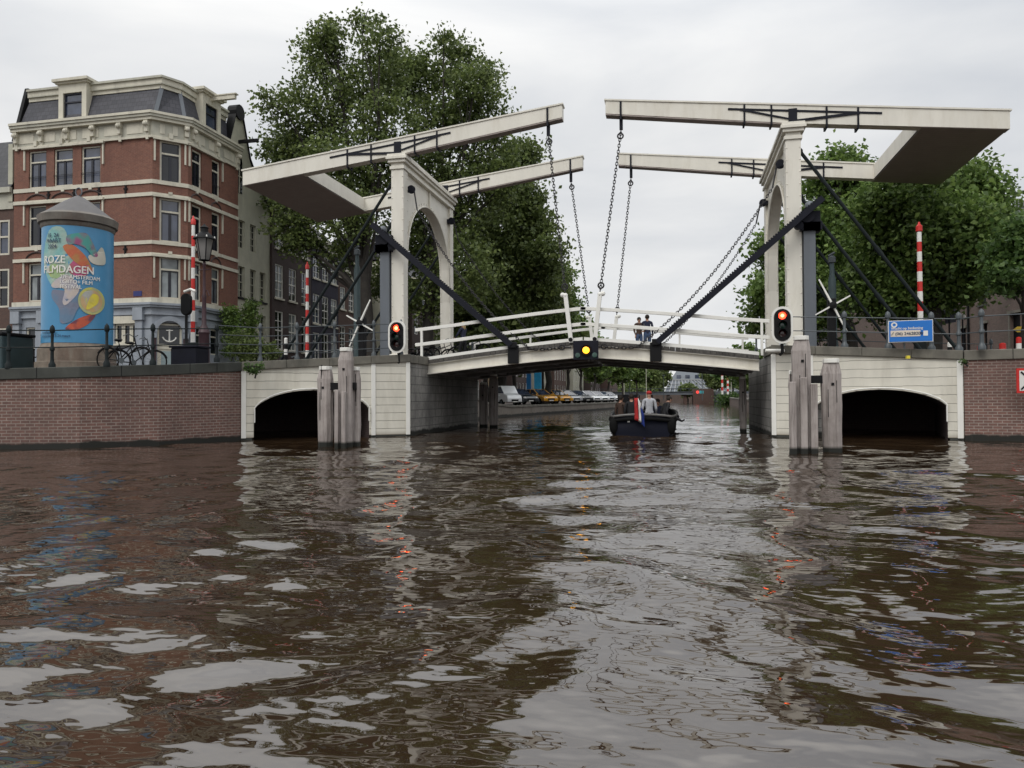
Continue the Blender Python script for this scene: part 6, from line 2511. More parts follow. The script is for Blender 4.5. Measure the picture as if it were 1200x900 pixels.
c = on_z(1203, 470, 1.3)
Yq = 23.55
c = at(1208, 446, Yq)
root = empty('waterway_sign', (c.x, Yq, c.z - 0.4), 'red framed white waterway sign on the brick quay', 'sign')
for nm, hw, y0_, y1_, mt in (('frame', 0.35, Yq, Yq + 0.04, RED), ('panel', 0.285, Yq - 0.006, Yq - 0.001, WHITEB)):
    m = MB()
    m.box(c.x - hw, c.x + hw, y0_, y1_, c.z - hw, c.z + hw)
    m.build(nm, mt, root)
for s_ in (1, -1):
    m = MB()
    m.bar((c.x - 0.25, Yq - 0.012 - (0.004 if s_ > 0 else 0), c.z + 0.25 * s_), (c.x + 0.25, Yq - 0.012 - (0.004 if s_ > 0 else 0), c.z - 0.25 * s_), 0.006, 0.045, up=(0, 0, 1))
    m.build('black_stroke', BLACK, root)
c = at(1065.5, 418.3, 24.3)
m = MB()
m.box(c.x - 0.045, c.x + 0.045, 24.36, 24.5, c.z - 0.045, c.z + 0.045)
tag(m.build('marker_plate', plain('yellow_plate', (0.75, 0.62, 0.05), 0.4, 0.05)), 'tiny yellow marker plate on the coping below the blue board', 'marker')


# bollards and distant poles on the right bank
def striped_bollard(px, ytop, Y, w_, bands, label, group):
    b = at(px, 410, Y)
    zt_ = at(px, ytop, Y).z
    root = empty('bollard', (b.x, Y, zt_ - 0.9), label, 'bollard', group)
    n = len(bands)
    H = 0.9
    for i, mt in enumerate(bands):
        m = MB()
        z1_ = zt_ - H * i / n
        z0_ = zt_ - H * (i + 1) / n
        pr = [(w_ / 2, z0_), (w_ / 2, z1_ - (0.03 if i == 0 else 0))] + ([(w_ * 0.3, z1_), (0.004, z1_ + 0.01)] if i == 0 else [])
        m.lathe(pr, (b.x, Y, 0), 12)
        m.build('band', mt, root, smooth=True)


RW = [RED, WHITEB, RED, WHITEB]
striped_bollard(1194, 395, 30, 0.17, RW, 'red and white bollard at the photo edge before the dark door', None)
striped_bollard(1175, 402, 30.5, 0.22, RW, 'low red and white bollard between railing post and dark door', None)
striped_bollard(1148, 405, 31, 0.17, RW, 'low red and white bollard just behind a railing post', None)
striped_bollard(1113, 401, 30, 0.16, [WHITEB, BLACK, WHITEB, BLACK, WHITEB], 'black and white banded bollard below the arched shutter', None)
# yellow direction sign
c = at(1197, 386, 34)
root = empty('direction_sign', (c.x, 34, 2.5), 'yellow arrow direction sign on thin post at the photo edge', 'sign')
m = MB()
m.prism([(c.x - 0.3, c.z), (c.x - 0.15, c.z + 0.12), (c.x + 0.5, c.z + 0.12), (c.x + 0.5, c.z - 0.12), (c.x - 0.15, c.z - 0.12)], lambda a, b, d: (a, d, b), 33.98, 34.0)
m.build('arrow_plate', plain('sign_yellow', (0.6, 0.4, 0.02), 0.4, 0.08), root)
m = MB()
m.tube([(c.x + 0.3, 34.03, 2.4), (c.x + 0.3, 34.03, c.z + 0.15)], 0.03, 6)
m.build('post', RAILG, root)
for px, py, lab in ((1112, 355, 'white globe lamp over the arched shutter'), (1128, 371, 'white globe lamp beside the drainpipe of the brown building')):
    c = at(px, py, 37)
    root = empty('globe_lamp', (c.x, 37, 2.5), lab, 'street lamp')
    m = MB()
    m.ball(c, 0.13, 10, 8)
    m.build('globe', WHITEB, root, smooth=True)
    m = MB()
    m.lathe([(0.09, 2.4), (0.07, 3.0), (0.04, 3.1), (0.03, c.z - 0.12)], (c.x, 37, 0), 8)
    m.build('post', IRON, root, smooth=True)

# striped poles and masts far away on the right bank
for i, (px, y0_, y1_, lab) in enumerate(((846.5, 436, 462, 'distant red and white barrier pole, nearer the glass hall'), (853, 443, 462, 'distant shorter red and white barrier pole beside its twin'))):
    b = at(px, y1_, 120)
    t = at(px, y0_, 120)
    root = empty('barrier_pole', b, lab, 'barrier pole', 'distant striped barrier poles')
    for j in range(6):
        m = MB()
        m.lathe([(0.16, b.z + (t.z - b.z) * j / 6), (0.15, b.z + (t.z - b.z) * (j + 1) / 6)], (b.x, 120, 0), 8)
        m.build('band', RED if j % 2 else WHITEB, root)
for i, (px, y0_) in enumerate(((757.5, 430), (738, 425), (731.5, 425), (823, 432), (857, 441), (778, 440))):
    Y = 140 + i * 4
    b = at(px, 466, Y)
    t = at(px, y0_, Y)
    root = empty('lamp_post', (b.x, Y, 0.9), f'thin pale mast far beyond the bridge, {ordw[i]} of the distant masts', 'lamp post', 'distant masts')
    m = MB()
    m.lathe([(0.09, 0.7), (0.05, t.z)], (b.x, Y, 0), 6)
    m.build('mast', RAILG if i % 2 else TRIMY, root)
    m = MB()
    m.box(b.x - 0.35, b.x + 0.35, Y - 0.1, Y + 0.1, t.z, t.z + 0.12)
    m.build('head', RAILG, root)
c = at(817.5, 459.5, 161)
m = MB()
m.lathe([(0.01, -0.05), (0.3, -0.05), (0.3, 0.05), (0.01, 0.05)], c, 12, 'y')
tag(m.build('distant_signal', emis('far_red', (0.9, 0.05, 0.04), 1.2)), 'small red signal on the far brick abutment', 'signal')
c = at(822, 459.5, 161)
m = MB()
m.box(c.x - 0.45, c.x + 0.45, 160.95, 161.05, c.z - 0.3, c.z + 0.3)
tag(m.build('distant_board', plain('far_teal', (0.05, 0.35, 0.4), 0.5)), 'small turquoise board beside the far red signal', 'sign')
# blue hoardings by the far quay
for px0, px1, y0_, lab in ((617, 622, 431, 'narrow blue hoarding banner, the darker of the two'), (626, 634, 431, 'bright blue tall hoarding banner near the yellow cars')):
    a, b = at(px0, 462, 66), at(px1, 430, 66)
    m = MB()
    m.box(a.x, b.x, 66, 66.2, a.z - 0.6, b.z + 0.4)
    tag(m.build('hoarding', plain('hoarding_blue' + str(px0), (0.02, 0.2, 0.5) if px0 == 617 else (0.03, 0.4, 0.75), 0.5)), lab, 'banner')
# ------------------------------------------------------------------ bicycles
def make_bike():
    root = empty('bicycle', (0, 0, 0), 'bicycle', 'bicycle')
    R_ = 0.34
    for x in (-0.52, 0.52):
        w_ = MB()
        w_.tube([(x + R_ * math.cos(a), 0, R_ + R_ * math.sin(a)) for a in np.linspace(0, 2 * PI, 24, endpoint=False)], 0.022, 6, closed=True)
        wo = w_.build('wheel', RUBBER, root, smooth=True)
        sp = MB()
        for a in np.linspace(0, 2 * PI, 14, endpoint=False):
            sp.tube([(x, 0, R_), (x + (R_ - 0.02) * math.cos(a), 0, R_ + (R_ - 0.02) * math.sin(a))], 0.003, 3)
        sp.build('spokes', RAILG, wo)
        md = MB()
        md.tube([(x + (R_ + 0.03) * math.cos(a), 0, R_ + (R_ + 0.03) * math.sin(a)) for a in np.linspace(0.3, 2.6, 10)], 0.02, 5)
        md.build('mudguard', BLACK, wo)
    f = MB()
    S, H, Bk, Rr, Fw = (-0.16, 0, 0.78), (0.34, 0, 0.82), (-0.08, 0, 0.3), (-0.52, 0, R_), (0.52, 0, R_)
    for a, b in ((S, Bk), (Bk, (0.37, 0, 0.7)), ((-0.13, 0, 0.62), H), (Bk, Rr), (S, Rr)):
        f.tube([a, b], 0.018, 6)
    f.tube([(0.31, 0, 0.98), H, (0.42, 0, 0.6), Fw], 0.018, 6)
    f.build('frame', BLACK, root, smooth=True)
    s = MB()
    s.ball((-0.2, 0, 0.92), 0.1, 8, 6, (1.4, 0.8, 0.45))
    s.tube([(-0.17, 0, 0.78), (-0.19, 0, 0.9)], 0.014, 5)
    s.build('saddle', BLACK, root, smooth=True)
    h = MB()
    h.tube([(0.12, -0.28, 1.02), (0.26, -0.26, 1.08), (0.31, 0, 1.0), (0.26, 0.26, 1.08), (0.12, 0.28, 1.02)], 0.014, 5)
    h.build('handlebar', RAILG, root, smooth=True)
    c = MB()
    c.box(-0.72, -0.38, -0.09, 0.09, 0.73, 0.76)
    c.tube([(-0.66, 0.08, 0.74), (-0.52, 0.05, R_)], 0.008, 4)
    c.tube([(-0.66, -0.08, 0.74), (-0.52, -0.05, R_)], 0.008, 4)
    c.build('carrier', BLACK, root)
    p = MB()
    p.lathe([(0.01, -0.03), (0.09, -0.03), (0.09, -0.02), (0.01, -0.02)], (-0.08, 0, 0.3), 12, 'y')
    p.tube([(-0.08, -0.08, 0.3), (0.0, -0.08, 0.16)], 0.01, 4)
    p.tube([(-0.08, 0.08, 0.3), (-0.16, 0.08, 0.44)], 0.01, 4)
    p.build('crank', RAILG, root)
    return root


bike = make_bike()
spots = [(at(146, 412, 19.2), 0.15, 'black bicycle with pale carrier parked by the blank shopfront wall'),
         (at(160, 412, 20.0), 0.5, 'black bicycle nearest the arched corner door'),
         (at(44, 415, 21.0), 0.9, 'parked bicycle left of the advertising column base'),
         (at(553, 405, 31.2), 0.0, 'bicycle held by the long haired woman on the bridge'),
         (at(512, 405, 31.6), 0.3, 'bicycle leaning at the far portal post beside the white railing'),
         (at(964, 395, 29.5), 0.4, 'bicycle parked under the white crank near the lime trees')]
for i, (p, rz, lab) in enumerate(spots):
    z = {0: 2.18, 1: 2.15, 2: 2.1, 3: 2.97, 4: 2.8, 5: 2.78}[i]
    if i == 0:
        bike.location = (p.x, p.y, z); bike.rotation_euler.z = rz; bike['label'] = lab; bike['group'] = 'parked bicycles'
    else:
        dup(bike, (p.x, p.y, z), rz, lab, 'parked bicycles')


for i, (pxx, Y, rz, lab) in enumerate(((487, 32.2, 0.2, 'bicycle parked against the far approach railing, nearest the pier corner'), (494, 32.6, 1.1, 'bicycle wedged behind the portal post at the far approach railing'),
                                       (520, 32.3, 0.1, 'bicycle just inside the far white leaf railing'), (462, 32.8, 0.6, 'bicycle standing between drive column and portal post'),
                                       (338, 29, 0.5, 'bicycle parked behind the smaller striped pole'))):
    p = at(pxx, 410, Y)
    dup(bike, (p.x, p.y, zg(p.x, Y) + 0.02 if pxx != 520 else 2.93), rz, lab, 'parked bicycles')
for pxx, lab in ((335, 'short white topped bollard behind the four rail railing'), ):
    striped_bollard(pxx, 396, 27, 0.14, [WHITEB, BLACK, WHITEB, BLACK], lab, None)
p = at(404, 404, 28.5)
m = MB()
m.box(p.x - 0.3, p.x + 0.3, 28.3, 28.8, 2.3, 3.35)
o = m.build('switch_cabinet', RAILG, bevel=0.03)
tag(o, 'grey street cabinet behind the tall capped pile', 'cabinet')

# ------------------------------------------------------------------ cars
def make_car(name, label, paint, kind='hatch'):
    root = empty(name, (0, 0, 0), label, 'van' if kind == 'van' else 'car', 'vehicles parked along the far quay')
    L, W = 4.1, 0.86
    if kind == 'van':
        prof = [(-2.2, 0.35), (-2.2, 1.75), (-2.05, 1.95), (1.2, 1.95), (1.75, 1.2), (2.3, 1.0), (2.4, 0.7), (2.4, 0.35)]
        cab = [(0.6, 1.2), (0.65, 1.82), (1.15, 1.85), (1.68, 1.2)]
    else:
        prof = [(-2.0, 0.32), (-2.05, 0.75), (-1.95, 0.92), (-0.9, 0.95), (0.9, 0.93), (1.85, 0.78), (2.05, 0.6), (2.05, 0.32)]
        cab = [(-1.85, 0.93), (-1.45, 1.38), (-0.9, 1.46), (0.1, 1.44), (1.05, 0.93)]
    b = MB()
    secs = [(-W, 0.06), (-W * 0.97, 0.0), (W * 0.97, 0.0), (W, 0.06)]
    n = len(prof)
    ys = [(-W, 0.93), (-W * 0.9, 1.0), (W * 0.9, 1.0), (W, 0.93)]
    vs = []
    for y, sc_ in ys:
        vs += [(x * (sc_ * 0.15 + 0.85), y, 0.32 + (z - 0.32) * (sc_)) for x, z in prof]
    fs = [tuple(range(n))] + [tuple(3 * n + i for i in range(n - 1, -1, -1))]
    for k in range(3):
        for i in range(n):
            j = (i + 1) % n
            fs.append((k * n + i, k * n + j, (k + 1) * n + j, (k + 1) * n + i))
    b.add(vs, fs)
    bo = b.build('body', paint, root, bevel=0.05)
    c = MB()
    nc = len(cab)
    vs = [(x, -W * 0.88, z) if z < 1.0 else (x * 0.96, -W * 0.74, z - 0.02) for x, z in cab] + [(x, W * 0.88, z) if z < 1.0 else (x * 0.96, W * 0.74, z - 0.02) for x, z in cab]
    if kind == 'van':
        vs = [(x + 0.02, s * (W + 0.004), z) for s in (-1, 1) for x, z in cab]
    c.add(vs, [tuple(range(nc)), tuple(range(2 * nc - 1, nc - 1, -1))] + [(i, (i + 1) % nc, (i + 1) % nc + nc, i + nc) for i in range(nc)])
    c.build('windows', GL_B, root, bevel=0.02)
    if kind != 'van':
        r_ = MB()
        r_.add([(-1.36, -W * 0.72, 1.41), (0.08, -W * 0.72, 1.455), (0.08, W * 0.72, 1.455), (-1.36, W * 0.72, 1.41), (-1.3, -W * 0.68, 1.475), (0.0, -W * 0.68, 1.485), (0.0, W * 0.68, 1.485), (-1.3, W * 0.68, 1.475)],
               [(0, 3, 2, 1), (4, 5, 6, 7), (0, 1, 5, 4), (1, 2, 6, 5), (2, 3, 7, 6), (3, 0, 4, 7)])
        r_.build('roof', paint, root, bevel=0.02)
        for s in (-1, 1):
            for (xa, za, xb, zb) in ((1.0, 0.93, 0.1, 1.45), (-0.45, 0.93, -0.45, 1.45), (-1.8, 0.93, -1.38, 1.42)):
                p = MB()
                p.bar((xa, s * W * 0.885, za), (xb * 0.98, s * W * 0.75, zb), 0.07, 0.03)
                p.build('pillar', paint, root)
    for x in (-1.3, 1.3):
        for s in (-1, 1):
            t = MB()
            t.lathe([(0.2, -0.1), (0.3, -0.1), (0.32, -0.06), (0.32, 0.06), (0.3, 0.1), (0.2, 0.1)], (x, s * (W - 0.06), 0.32), 18, 'y')
            to = t.build('wheel', RUBBER, root, smooth=True)
            q = MB()
            q.lathe([(0.01, -0.105), (0.19, -0.108), (0.2, -0.09), (0.2, 0.09), (0.19, 0.108), (0.01, 0.105)], (x, s * (W - 0.06), 0.32), 12, 'y')
            q.build('rim', RAILG, to, smooth=True)
    for s in (-1, 1):
        h = MB()
        x = 2.02 if kind != 'van' else 2.36
        h.ball((x - 0.06, s * 0.62, 0.66), 0.13, 8, 6, (0.7, 1.2, 0.7))
        h.build('headlight', WHITEB, root, smooth=True)
        h = MB()
        h.box(-2.08 if kind != 'van' else -2.22, -1.98, s * 0.62 - 0.14, s * 0.62 + 0.14, 0.7, 0.85)
        h.build('tail_light', RED, root)
        h = MB()
        h.ball((0.95, s * (W + 0.08), 0.98), 0.09, 6, 5, (0.6, 1.1, 0.7))
        h.build('mirror', paint, root, smooth=True)
    g = MB()
    g.box(1.97 if kind != 'van' else 2.3, 2.075 if kind != 'van' else 2.42, -0.4, 0.4, 0.42, 0.6)
    g.build('grille', BLACK, root)
    g = MB()
    g.box(2.08 if kind != 'van' else 2.425, 2.09 if kind != 'van' else 2.435, -0.25, 0.25, 0.34, 0.43)
    g.build('number_plate', WHITEB, root)
    return root


def paint(name, c):
    m, t, b = _new(name)
    b.inputs['Base Color'].default_value = (*c, 1)
    b.inputs['Roughness'].default_value = 0.3
    b.inputs['Coat Weight'].default_value = 0.6
    b.inputs['Metallic'].default_value = 0.2
    return m


CP = {'amber': paint('amber_car_paint', (0.7, 0.33, 0.02)), 'silver': paint('silver_car_paint', (0.45, 0.47, 0.5)), 'dark': paint('dark_car_paint', (0.03, 0.035, 0.04)),
      'white': paint('white_car_paint', (0.75, 0.77, 0.78)), 'green': paint('green_van_paint', (0.12, 0.22, 0.05))}
cars = [(588, 52.5, 'van', 'white', 'white van beside the mooring piles on the far quay'),
        (607, 55, 'hatch', 'dark', 'dark small car between white van and first yellow car'),
        (631, 56.5, 'hatch', 'amber', 'yellow taxi nearer the mooring piles on the far quay'),
        (650, 61, 'hatch', 'amber', 'second yellow taxi beside the silver car'),
        (662, 66, 'hatch', 'silver', 'silver car directly behind the second yellow taxi'),
        (676, 70, 'hatch', 'dark', 'black estate car between silver and white cars'),
        (687, 76, 'hatch', 'white', 'white car halfway along the parked row'),
        (697, 84, 'hatch', 'white', 'white car near the boat, before the end of the row'),
        (705, 93, 'hatch', 'silver', 'silver grey car near the end of the parked row'),
        (712, 103, 'hatch', 'white', 'farthest white car at the end of the parked row')]
protos = {}
for px, Y, kd, colr, lab in cars:
    # parking row: two metres back from the quay edge
    Y = min(np.arange(46, 140, 0.25), key=lambda q: abs(at(px, 465, q).x - (lerp_poly(LB, q) - 2.2)))
    x = lerp_poly(LB, Y) - 2.2
    key = (kd, colr)
    z = zg(x, Y) + 0.02
    rz = -0.75
    if key not in protos:
        r_ = make_car('parked_van' if kd == 'van' else 'parked_car', lab, CP[colr], kd)
        r_.location = (x, Y, z)
        r_.rotation_euler.z = rz
        r_.scale = (0.78,) * 3 if kd == 'van' else (0.92,) * 3
        protos[key] = r_
    else:
        dup(protos[key], (x, Y, z), rz, lab)


# ------------------------------------------------------------------ people
SKIN = plain('skin', (0.42, 0.24, 0.17), 0.55, 0.08, 5, bump=0)
def cloth(name, c):
    return plain(name, c, 0.85, 0.25, 6, bump=0.3)
NAVY = cloth('navy_cloth', (0.018, 0.022, 0.05))
DENIM = cloth('denim', (0.06, 0.1, 0.19))
BLK = cloth('black_cloth', (0.01, 0.01, 0.012))
GREYC = cloth('pale_grey_cloth', (0.42, 0.43, 0.46))
BROWNC = cloth('brown_cloth', (0.06, 0.035, 0.025))
REDC = cloth('red_cloth', (0.4, 0.02, 0.02))
HAIRB = cloth('blonde_hair', (0.42, 0.3, 0.15))
HAIRD = cloth('dark_hair', (0.02, 0.014, 0.01))
SHOE = cloth('shoe_leather', (0.012, 0.01, 0.01))


def person(label, loc, rz, pose, top, legs, hair=HAIRD, h=1.75, long_hair=False, cap=None, group=None):
    """one continuous skinned body; pose maps joint -> (x right, y forward, z up) in units of height"""
    J = dict(pelvis=(0, 0, .53), waist=(0, 0, .61), chest=(0, .01, .72), neck0=(0, .0, .82), neck=(0, .005, .855), head=(0, .012, .90), crown=(0, .008, .965),
             shl=(-.105, 0, .805), ell=(-.135, -.01, .64), wrl=(-.13, .05, .5), hal=(-.128, .065, .46),
             shr=(.105, 0, .805), elr=(.135, -.01, .64), wrr=(.13, .05, .5), har=(.128, .065, .46),
             hpl=(-.05, 0, .5), knl=(-.055, .01, .28), anl=(-.06, 0, .05), tol=(-.065, .085, .018),
             hpr=(.05, 0, .5), knr=(.055, .01, .28), anr=(.06, 0, .05), tor=(.065, .085, .018))
    J.update(pose)
    for sd in 'lr':
        w_, hd = Vector(J['wr' + sd]), Vector(J['ha' + sd])
        d = (hd - w_).normalized()
        side = d.cross(Vector((0, 1, 0.3))).normalized()
        for k, (o, ln) in enumerate(((-.011, .026), (-.004, .034), (.004, .036), (.011, .03))):
            J[f'f{sd}{k}'] = tuple(hd + side * o + d * ln)
        J[f'f{sd}4'] = tuple(hd + side * -.016 + d * .008 + Vector((0, .012, 0)))
    names = list(J)
    E = [('pelvis', 'waist'), ('waist', 'chest'), ('chest', 'neck0'), ('neck0', 'neck'), ('neck', 'head'), ('head', 'crown'), ('pelvis', 'hpl'), ('pelvis', 'hpr')]
    for s in 'lr':
        E += [('neck0', 'sh' + s), ('sh' + s, 'el' + s), ('el' + s, 'wr' + s), ('wr' + s, 'ha' + s), ('hp' + s, 'kn' + s), ('kn' + s, 'an' + s), ('an' + s, 'to' + s)]
        E += [('ha' + s, f'f{s}{k}') for k in range(5)]
    rad = dict(pelvis=(.085, .062), waist=(.075, .055), chest=(.092, .062), neck0=(.05, .045), neck=(.03, .032), head=(.044, .055), crown=(.036, .046), sh=(.037, .037), el=(.027, .027), wr=(.017, .017), ha=(.02, .012),
               hp=(.056, .06), kn=(.036, .038), an=(.024, .026), to=(.022, .016))
    me = bpy.data.meshes.new('body')
    me.from_pydata([tuple(c * h for c in J[n]) for n in names], [(names.index(a), names.index(b)) for a, b in E], [])
    o = bpy.data.objects.new('body', me)
    COL.objects.link(o)
    o.modifiers.new('skin', 'SKIN')
    sv = me.skin_vertices[0].data
    for i, n in enumerate(names):
        r_ = rad.get(n) or rad.get(n[:2]) or (.0052, .0052)
        sv[i].radius = (r_[0] * h, r_[1] * h)
        sv[i].use_root = (n == 'pelvis')
    sb = o.modifiers.new('sub', 'SUBSURF')
    sb.levels = sb.render_levels = 2
    bpy.context.view_layer.update()
    dg = bpy.context.evaluated_depsgraph_get()
    m2 = bpy.data.meshes.new_from_object(o.evaluated_get(dg))
    bpy.data.objects.remove(o)
    m2.name = 'body'
    m2.materials.clear()
    for mt in (SKIN, top, legs, SHOE):
        m2.materials.append(mt)
    bones = []
    for a, b in E:
        if a[0] == 'f' or b[0] == 'f' or b[:2] == 'ha' or b in ('head', 'crown'): mt = 0
        elif b in ('neck',): mt = 0
        elif b[:2] == 'to': mt = 3
        elif b[:2] in ('kn', 'an', 'hp'): mt = 2
        else: mt = 1
        bones.append((Vector(J[a]) * h, Vector(J[b]) * h, mt))
    for p in m2.polygons:
        c = p.center
        best, bm_ = 9, 0
        for a, b, mt in bones:
            ab = b - a
            t = max(0, min(1, (c - a).dot(ab) / ab.length_squared))
            d = (c - a - ab * t).length
            if d < best: best, bm_ = d, mt
        if bm_ == 1 and 'sit' not in pose and c.z < .5 * h and abs(c.x) < .09 * h: bm_ = 2
        p.material_index = bm_
        p.use_smooth = True
    root = empty('person', loc, label, 'person', group, rz)
    bo = bpy.data.objects.new('body', m2)
    COL.objects.link(bo)
    bo.parent = root
    hd = Vector(J['head']).lerp(Vector(J['crown']), 0.5) * h
    fw = Vector((0, 1, 0))
    # face
    f = MB()
    f.ball(hd + Vector((0, .058 * h, -.012 * h)), .011 * h, 6, 5, (0.7, 1, 1.3))
    f.ball(hd + Vector((-.05 * h, 0, -.012 * h)), .013 * h, 6, 5, (0.4, 0.8, 1.2))
    f.ball(hd + Vector((.05 * h, 0, -.012 * h)), .013 * h, 6, 5, (0.4, 0.8, 1.2))
    f.build('face', SKIN, bo, smooth=True).location = (0, 0, 0)
    for s in (-1, 1):
        f = MB()
        f.ball(hd + Vector((s * .018 * h, .05 * h, 0)), .006 * h, 6, 4)
        f.build('eye', BLACK, bo).location = (0, 0, 0)
    f = MB()
    f.ball(hd + Vector((0, .05 * h, -.032 * h)), .009 * h, 6, 4, (1.6, .6, .4))
    f.build('mouth', REDC, bo).location = (0, 0, 0)
    g = MB()
    if cap:
        g.ball(hd + Vector((0, -.002 * h, .022 * h)), .056 * h, 12, 8, (1, 1.15, .75))
        g.ball(hd + Vector((0, .06 * h, .02 * h)), .045 * h, 10, 6, (.9, 1, .15))
        g.build('cap', cap, bo, smooth=True).location = (0, 0, 0)
    else:
        g.ball(hd + Vector((0, -.014 * h, .012 * h)), .056 * h, 12, 8, (.98, 1.08, 1.05))
        if long_hair:
            g.ball(hd + Vector((0, -.04 * h, -.06 * h)), .05 * h, 10, 8, (1, .6, 1.9))
        g.build('hair', hair, bo, smooth=True).location = (0, 0, 0)
    return root


ZD = lambda X: 3.36 - 0.085 * abs(X + 3.25) - 0.0035 * (X + 3.25) ** 2
px = at(749, 400, 33.2)
lean = dict(ell=(-.15, .06, .66), wrl=(-.08, .13, .6), hal=(-.04, .15, .6), elr=(.14, .0, .64), wrr=(.12, .06, .52))
person('standing person in brown top and jeans at the far railing, left of the couple', (px.x, 33.25, ZD(px.x)), PI + 0.4, lean, BROWNC, DENIM, HAIRD, 1.66)
px = at(758.5, 400, 33.2)
person('standing person in navy hooded coat with arm round companion at the railing', (px.x, 33.3, ZD(px.x)), 0.2, dict(ell=(-.15, .05, .68), wrl=(-.2, .02, .6), hal=(-.22, .03, .58)), NAVY, DENIM, HAIRD, 1.8)
px = at(543, 400, 29.6)
person('long haired blonde woman in dark blue coat walking a bicycle on the bridge', (px.x, 29.6, ZD(px.x) + 0.01), 1.2,
       dict(ell=(-.14, .08, .66), wrl=(-.1, .17, .6), hal=(-.09, .2, .59), elr=(.14, .08, .66), wrr=(.1, .17, .6), har=(.09, .2, .59), knl=(-.055, .07, .29), anl=(-.06, .1, .06), tol=(-.06, .17, .03), anr=(.06, -.1, .07), tor=(.06, -.03, .02)), NAVY, BLK, HAIRB, 1.68, long_hair=True)


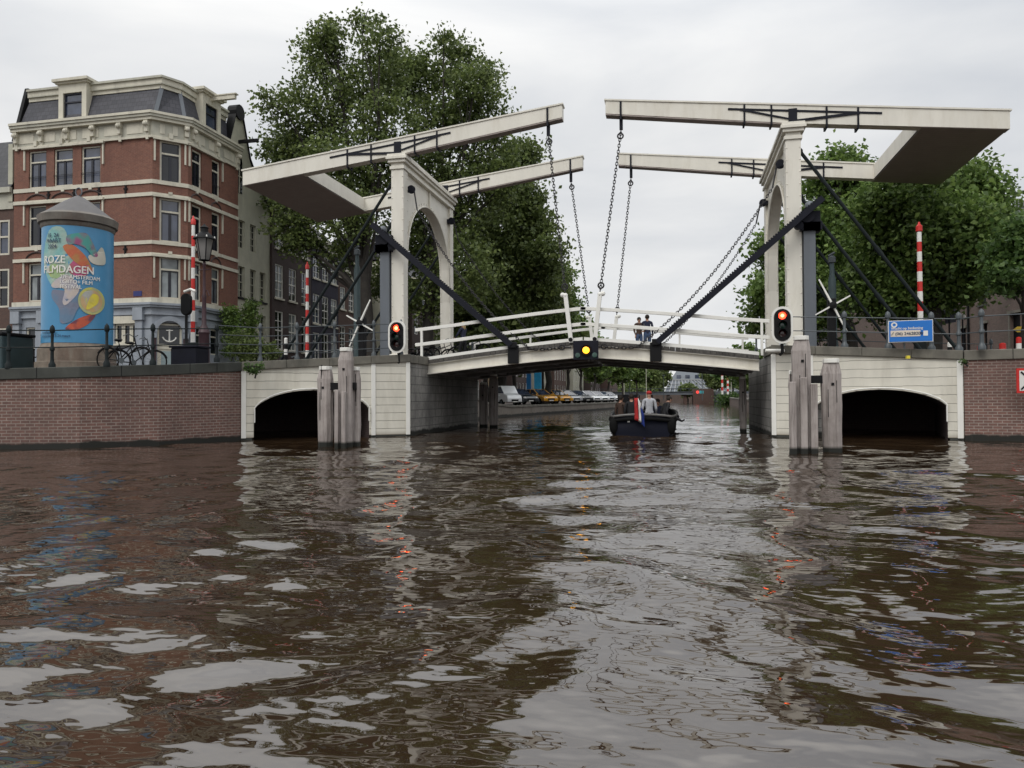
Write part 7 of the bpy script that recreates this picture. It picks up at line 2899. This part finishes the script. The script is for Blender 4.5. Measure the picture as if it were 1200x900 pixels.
# ------------------------------------------------------------------ boat
def boat():
    bx, by = -1.15, 25.7
    root = empty('canal_boat', (0, 0, 0), 'dark open motor boat with rounded stern heading away under the bridge', 'boat')
    L, W = 6.8, 1.22
    st = []
    N_ = 14
    sec_n = 9
    for i in range(N_):
        t = i / (N_ - 1)
        y = L * t
        wd = W * (0.86 + 0.14 * math.sin(min(1, t * 2.2) * PI / 2)) * (1 - max(0, (t - 0.55) / 0.45) ** 2.2)
        if i == 0: wd = W * 0.80
        wd = max(wd, 0.03)
        gz_ = 0.64 + 0.28 * t ** 2
        ring = []
        for k in range(sec_n):
            a = PI * k / (sec_n - 1)
            x = -wd * math.copysign(abs(math.cos(a)) ** 0.5, math.cos(a))
            zz = -0.35 + (gz_ + 0.35) * (1 - math.sin(a) ** 0.6)
            ring.append((x, y - (0.12 if (i == 0) else 0) * (abs(math.cos(a)) * 0 + 1) * 0, zz))
        st.append(ring)
    m = MB()
    vs = [p for ring in st for p in ring]
    fs = []
    for i in range(N_ - 1):
        for k in range(sec_n - 1):
            fs.append((i * sec_n + k, i * sec_n + k + 1, (i + 1) * sec_n + k + 1, (i + 1) * sec_n + k))
    fs.append(tuple(range(sec_n)))
    m.add(vs, fs)
    ho = m.build('hull', plain('dark_navy_hull', (0.005, 0.006, 0.014), 0.6, 0.2, 2, spec=0.15), root, smooth=True)
    sm = ho.modifiers.new('thick', 'SOLIDIFY')
    sm.thickness = 0.05
    # rubbing strake and gunwale
    for dz, rr, mt, nm in ((0.0, 0.045, plain('worn_gunwale', (0.11, 0.105, 0.1), 0.5, 0.2, 4), 'gunwale'), (-0.14, 0.06, RUBBER, 'rubbing_strake')):
        g = MB()
        off = 0.0 if dz == 0 else 0.02
        line = [(st[i][0][0] - off, st[i][0][1] - 0.0, st[i][0][2] + dz) for i in range(N_ - 1, -1, -1)] + [(x, -0.03 - 0.05 * (1 - (x / (W * .8)) ** 2), st[0][0][2] + dz + 0.07 * (1 - (x / (W * .8)) ** 2)) for x in np.linspace(-W * 0.78, W * 0.78, 9)] + [(st[i][-1][0] + off, st[i][-1][1], st[i][-1][2] + dz) for i in range(N_)]
        g.tube(line, rr, 8)
        g.build(nm, mt, root, smooth=True)
    # corner fenders at the stern
    for s in (-1, 1):
        g = MB()
        g.ball((s * W * 0.80, 0.03, 0.33), 0.2, 12, 8, (0.75, 0.8, 1.55))
        g.build('fender', RUBBER, root, smooth=True)
    g = MB()
    g.box(-W * 0.72, W * 0.72, 0.07, 0.62, 0.4, 0.6)
    g.build('stern_deck', PLANK, root, bevel=0.03)
    g = MB()
    g.box(-W * 0.7, W * 0.7, 0.7, 4.8, -0.12, -0.05)
    g.build('floor', PLANK, root)
    for s in (-1, 1):
        g = MB()
        g.box(s * 0.62, s * 1.0, 0.75, 4.4, -0.02, 0.36)
        g.build('bench', BLK, root, bevel=0.04)
    g = MB()
    g.box(-0.95, -0.15, 2.0, 2.7, -0.05, 1.4)
    g.build('console', BLK, root, bevel=0.05)
    g = MB()
    g.tube([(-0.05 + 0.2 * math.cos(a), 1.62, 0.98 + 0.2 * math.sin(a)) for a in np.linspace(0, 2 * PI, 16, endpoint=False)], 0.015, 5, closed=True)
    g.build('steering_wheel', RAILG, root)
    g = MB()
    g.box(-0.5, -0.42, -0.03, 0.02, 0.44, 0.5)
    g.build('registration_plate', WHITEB, root)
    g = MB()
    g.tube([(-0.08, 0.0, 0.42), (-0.12, -0.22, 1.32)], 0.018, 6)
    g.ball((-0.12, -0.22, 1.33), 0.03, 6, 4)
    g.build('flag_staff', PLANK, root)
    root.location = (bx, by, 0.02)
    root.rotation_euler.z = 0.02
    # flag hanging on its staff: red, white, blue in vertical fall
    fx, fy = bx - 0.12, by - 0.22
    fl = empty('flag', (fx, fy, 0.45), 'drooping red white and blue flag on the boat stern', 'flag')
    def cl(x0, x1, z0a, z1a, z0b, z1b, mt, nm):
        q = MB()
        n = 8
        vs, fs = [], []
        for i in range(n + 1):
            t = i / n
            for (x, za, zb, ph) in ((x0, z0a, z1a, 0), ((x0 + x1) / 2, (z0a + z0b) / 2, (z1a + z1b) / 2, 1), (x1, z0b, z1b, 2)):
                vs.append((fx + x, fy - 0.03 + 0.03 * math.sin(ph * 2 + t * 5), za + (zb - za) * t))
        for i in range(n):
            for k in range(2):
                fs.append((i * 3 + k, i * 3 + k + 1, i * 3 + 4 + k, i * 3 + 3 + k))
        q.add(vs, fs)
        oo = q.build(nm, mt, fl, smooth=True, uv=False, fixn=False)
        sd = oo.modifiers.new('thick', 'SOLIDIFY')
        sd.thickness = 0.012
    cl(-0.13, 0.0, 0.55, 1.28, 0.5, 1.3, REDC, 'red_stripe')
    cl(0.002, 0.09, 0.5, 1.28, 0.46, 1.1, WHITEB, 'white_stripe')
    cl(0.092, 0.2, 0.42, 1.0, 0.3, 0.72, cloth('flag_blue', (0.01, 0.03, 0.2)), 'blue_stripe')
    sit = dict(knl=(-.07, .23, .5), anl=(-.07, .25, .26), tol=(-.07, .33, .235), knr=(.07, .23, .5), anr=(.07, .25, .26), tor=(.07, .33, .235), hpl=(-.055, .02, .5), hpr=(.055, .02, .5), sit=(0, 0.0, .53))
    s2 = {k: v for k, v in sit.items() if k != 'sit'}
    hb = 0.47 * 1.75
    def seated(lab, x, y, zs, rz, tp, lg, **kw):
        h_ = kw.pop('h', 1.75)
        person(lab, (bx + x, by + y, zs - 0.47 * h_), rz, dict(s2, **kw.pop('pose', {})), tp, lg, h=h_, **kw)
    seated('person in pale grey sweatshirt and red cap sitting on the boat stern', 0.22, 0.42, 0.62, 0.15, GREYC, BLK, cap=REDC, pose=dict(wrl=(-.1, .12, .6), hal=(-.09, .15, .6), wrr=(.14, .1, .55), har=(.15, .13, .54)))
    seated('crouched person in black sitting at the boat corner with one foot out', 0.72, 0.5, 0.56, -1.1, BLK, BLK, h=1.6, pose=dict(chest=(0, .05, .7), neck0=(0, .08, .8), neck=(0, .1, .83), head=(0, .13, .87), crown=(0, .14, .93), shl=(-.1, .07, .79), shr=(.1, .07, .79), anr=(.08, .38, .42), tor=(.08, .45, .46)))
    seated('person in black coat with dark hair sitting left of the flag', -0.42, 1.0, 0.52, 0.0, BLK, BLK)
    seated('slim passenger in brown sitting at the left side of the boat', -0.82, 1.3, 0.5, -0.6, BROWNC, BLK, h=1.7)
    seated('passenger in dark navy facing backward farther inside the boat', 0.45, 2.6, 0.36, PI, NAVY, DENIM, h=1.7)
    seated('passenger in black farther inside the boat beside the bench', -0.75, 3.0, 0.36, -PI / 2, BLK, DENIM, h=1.7)


boat()
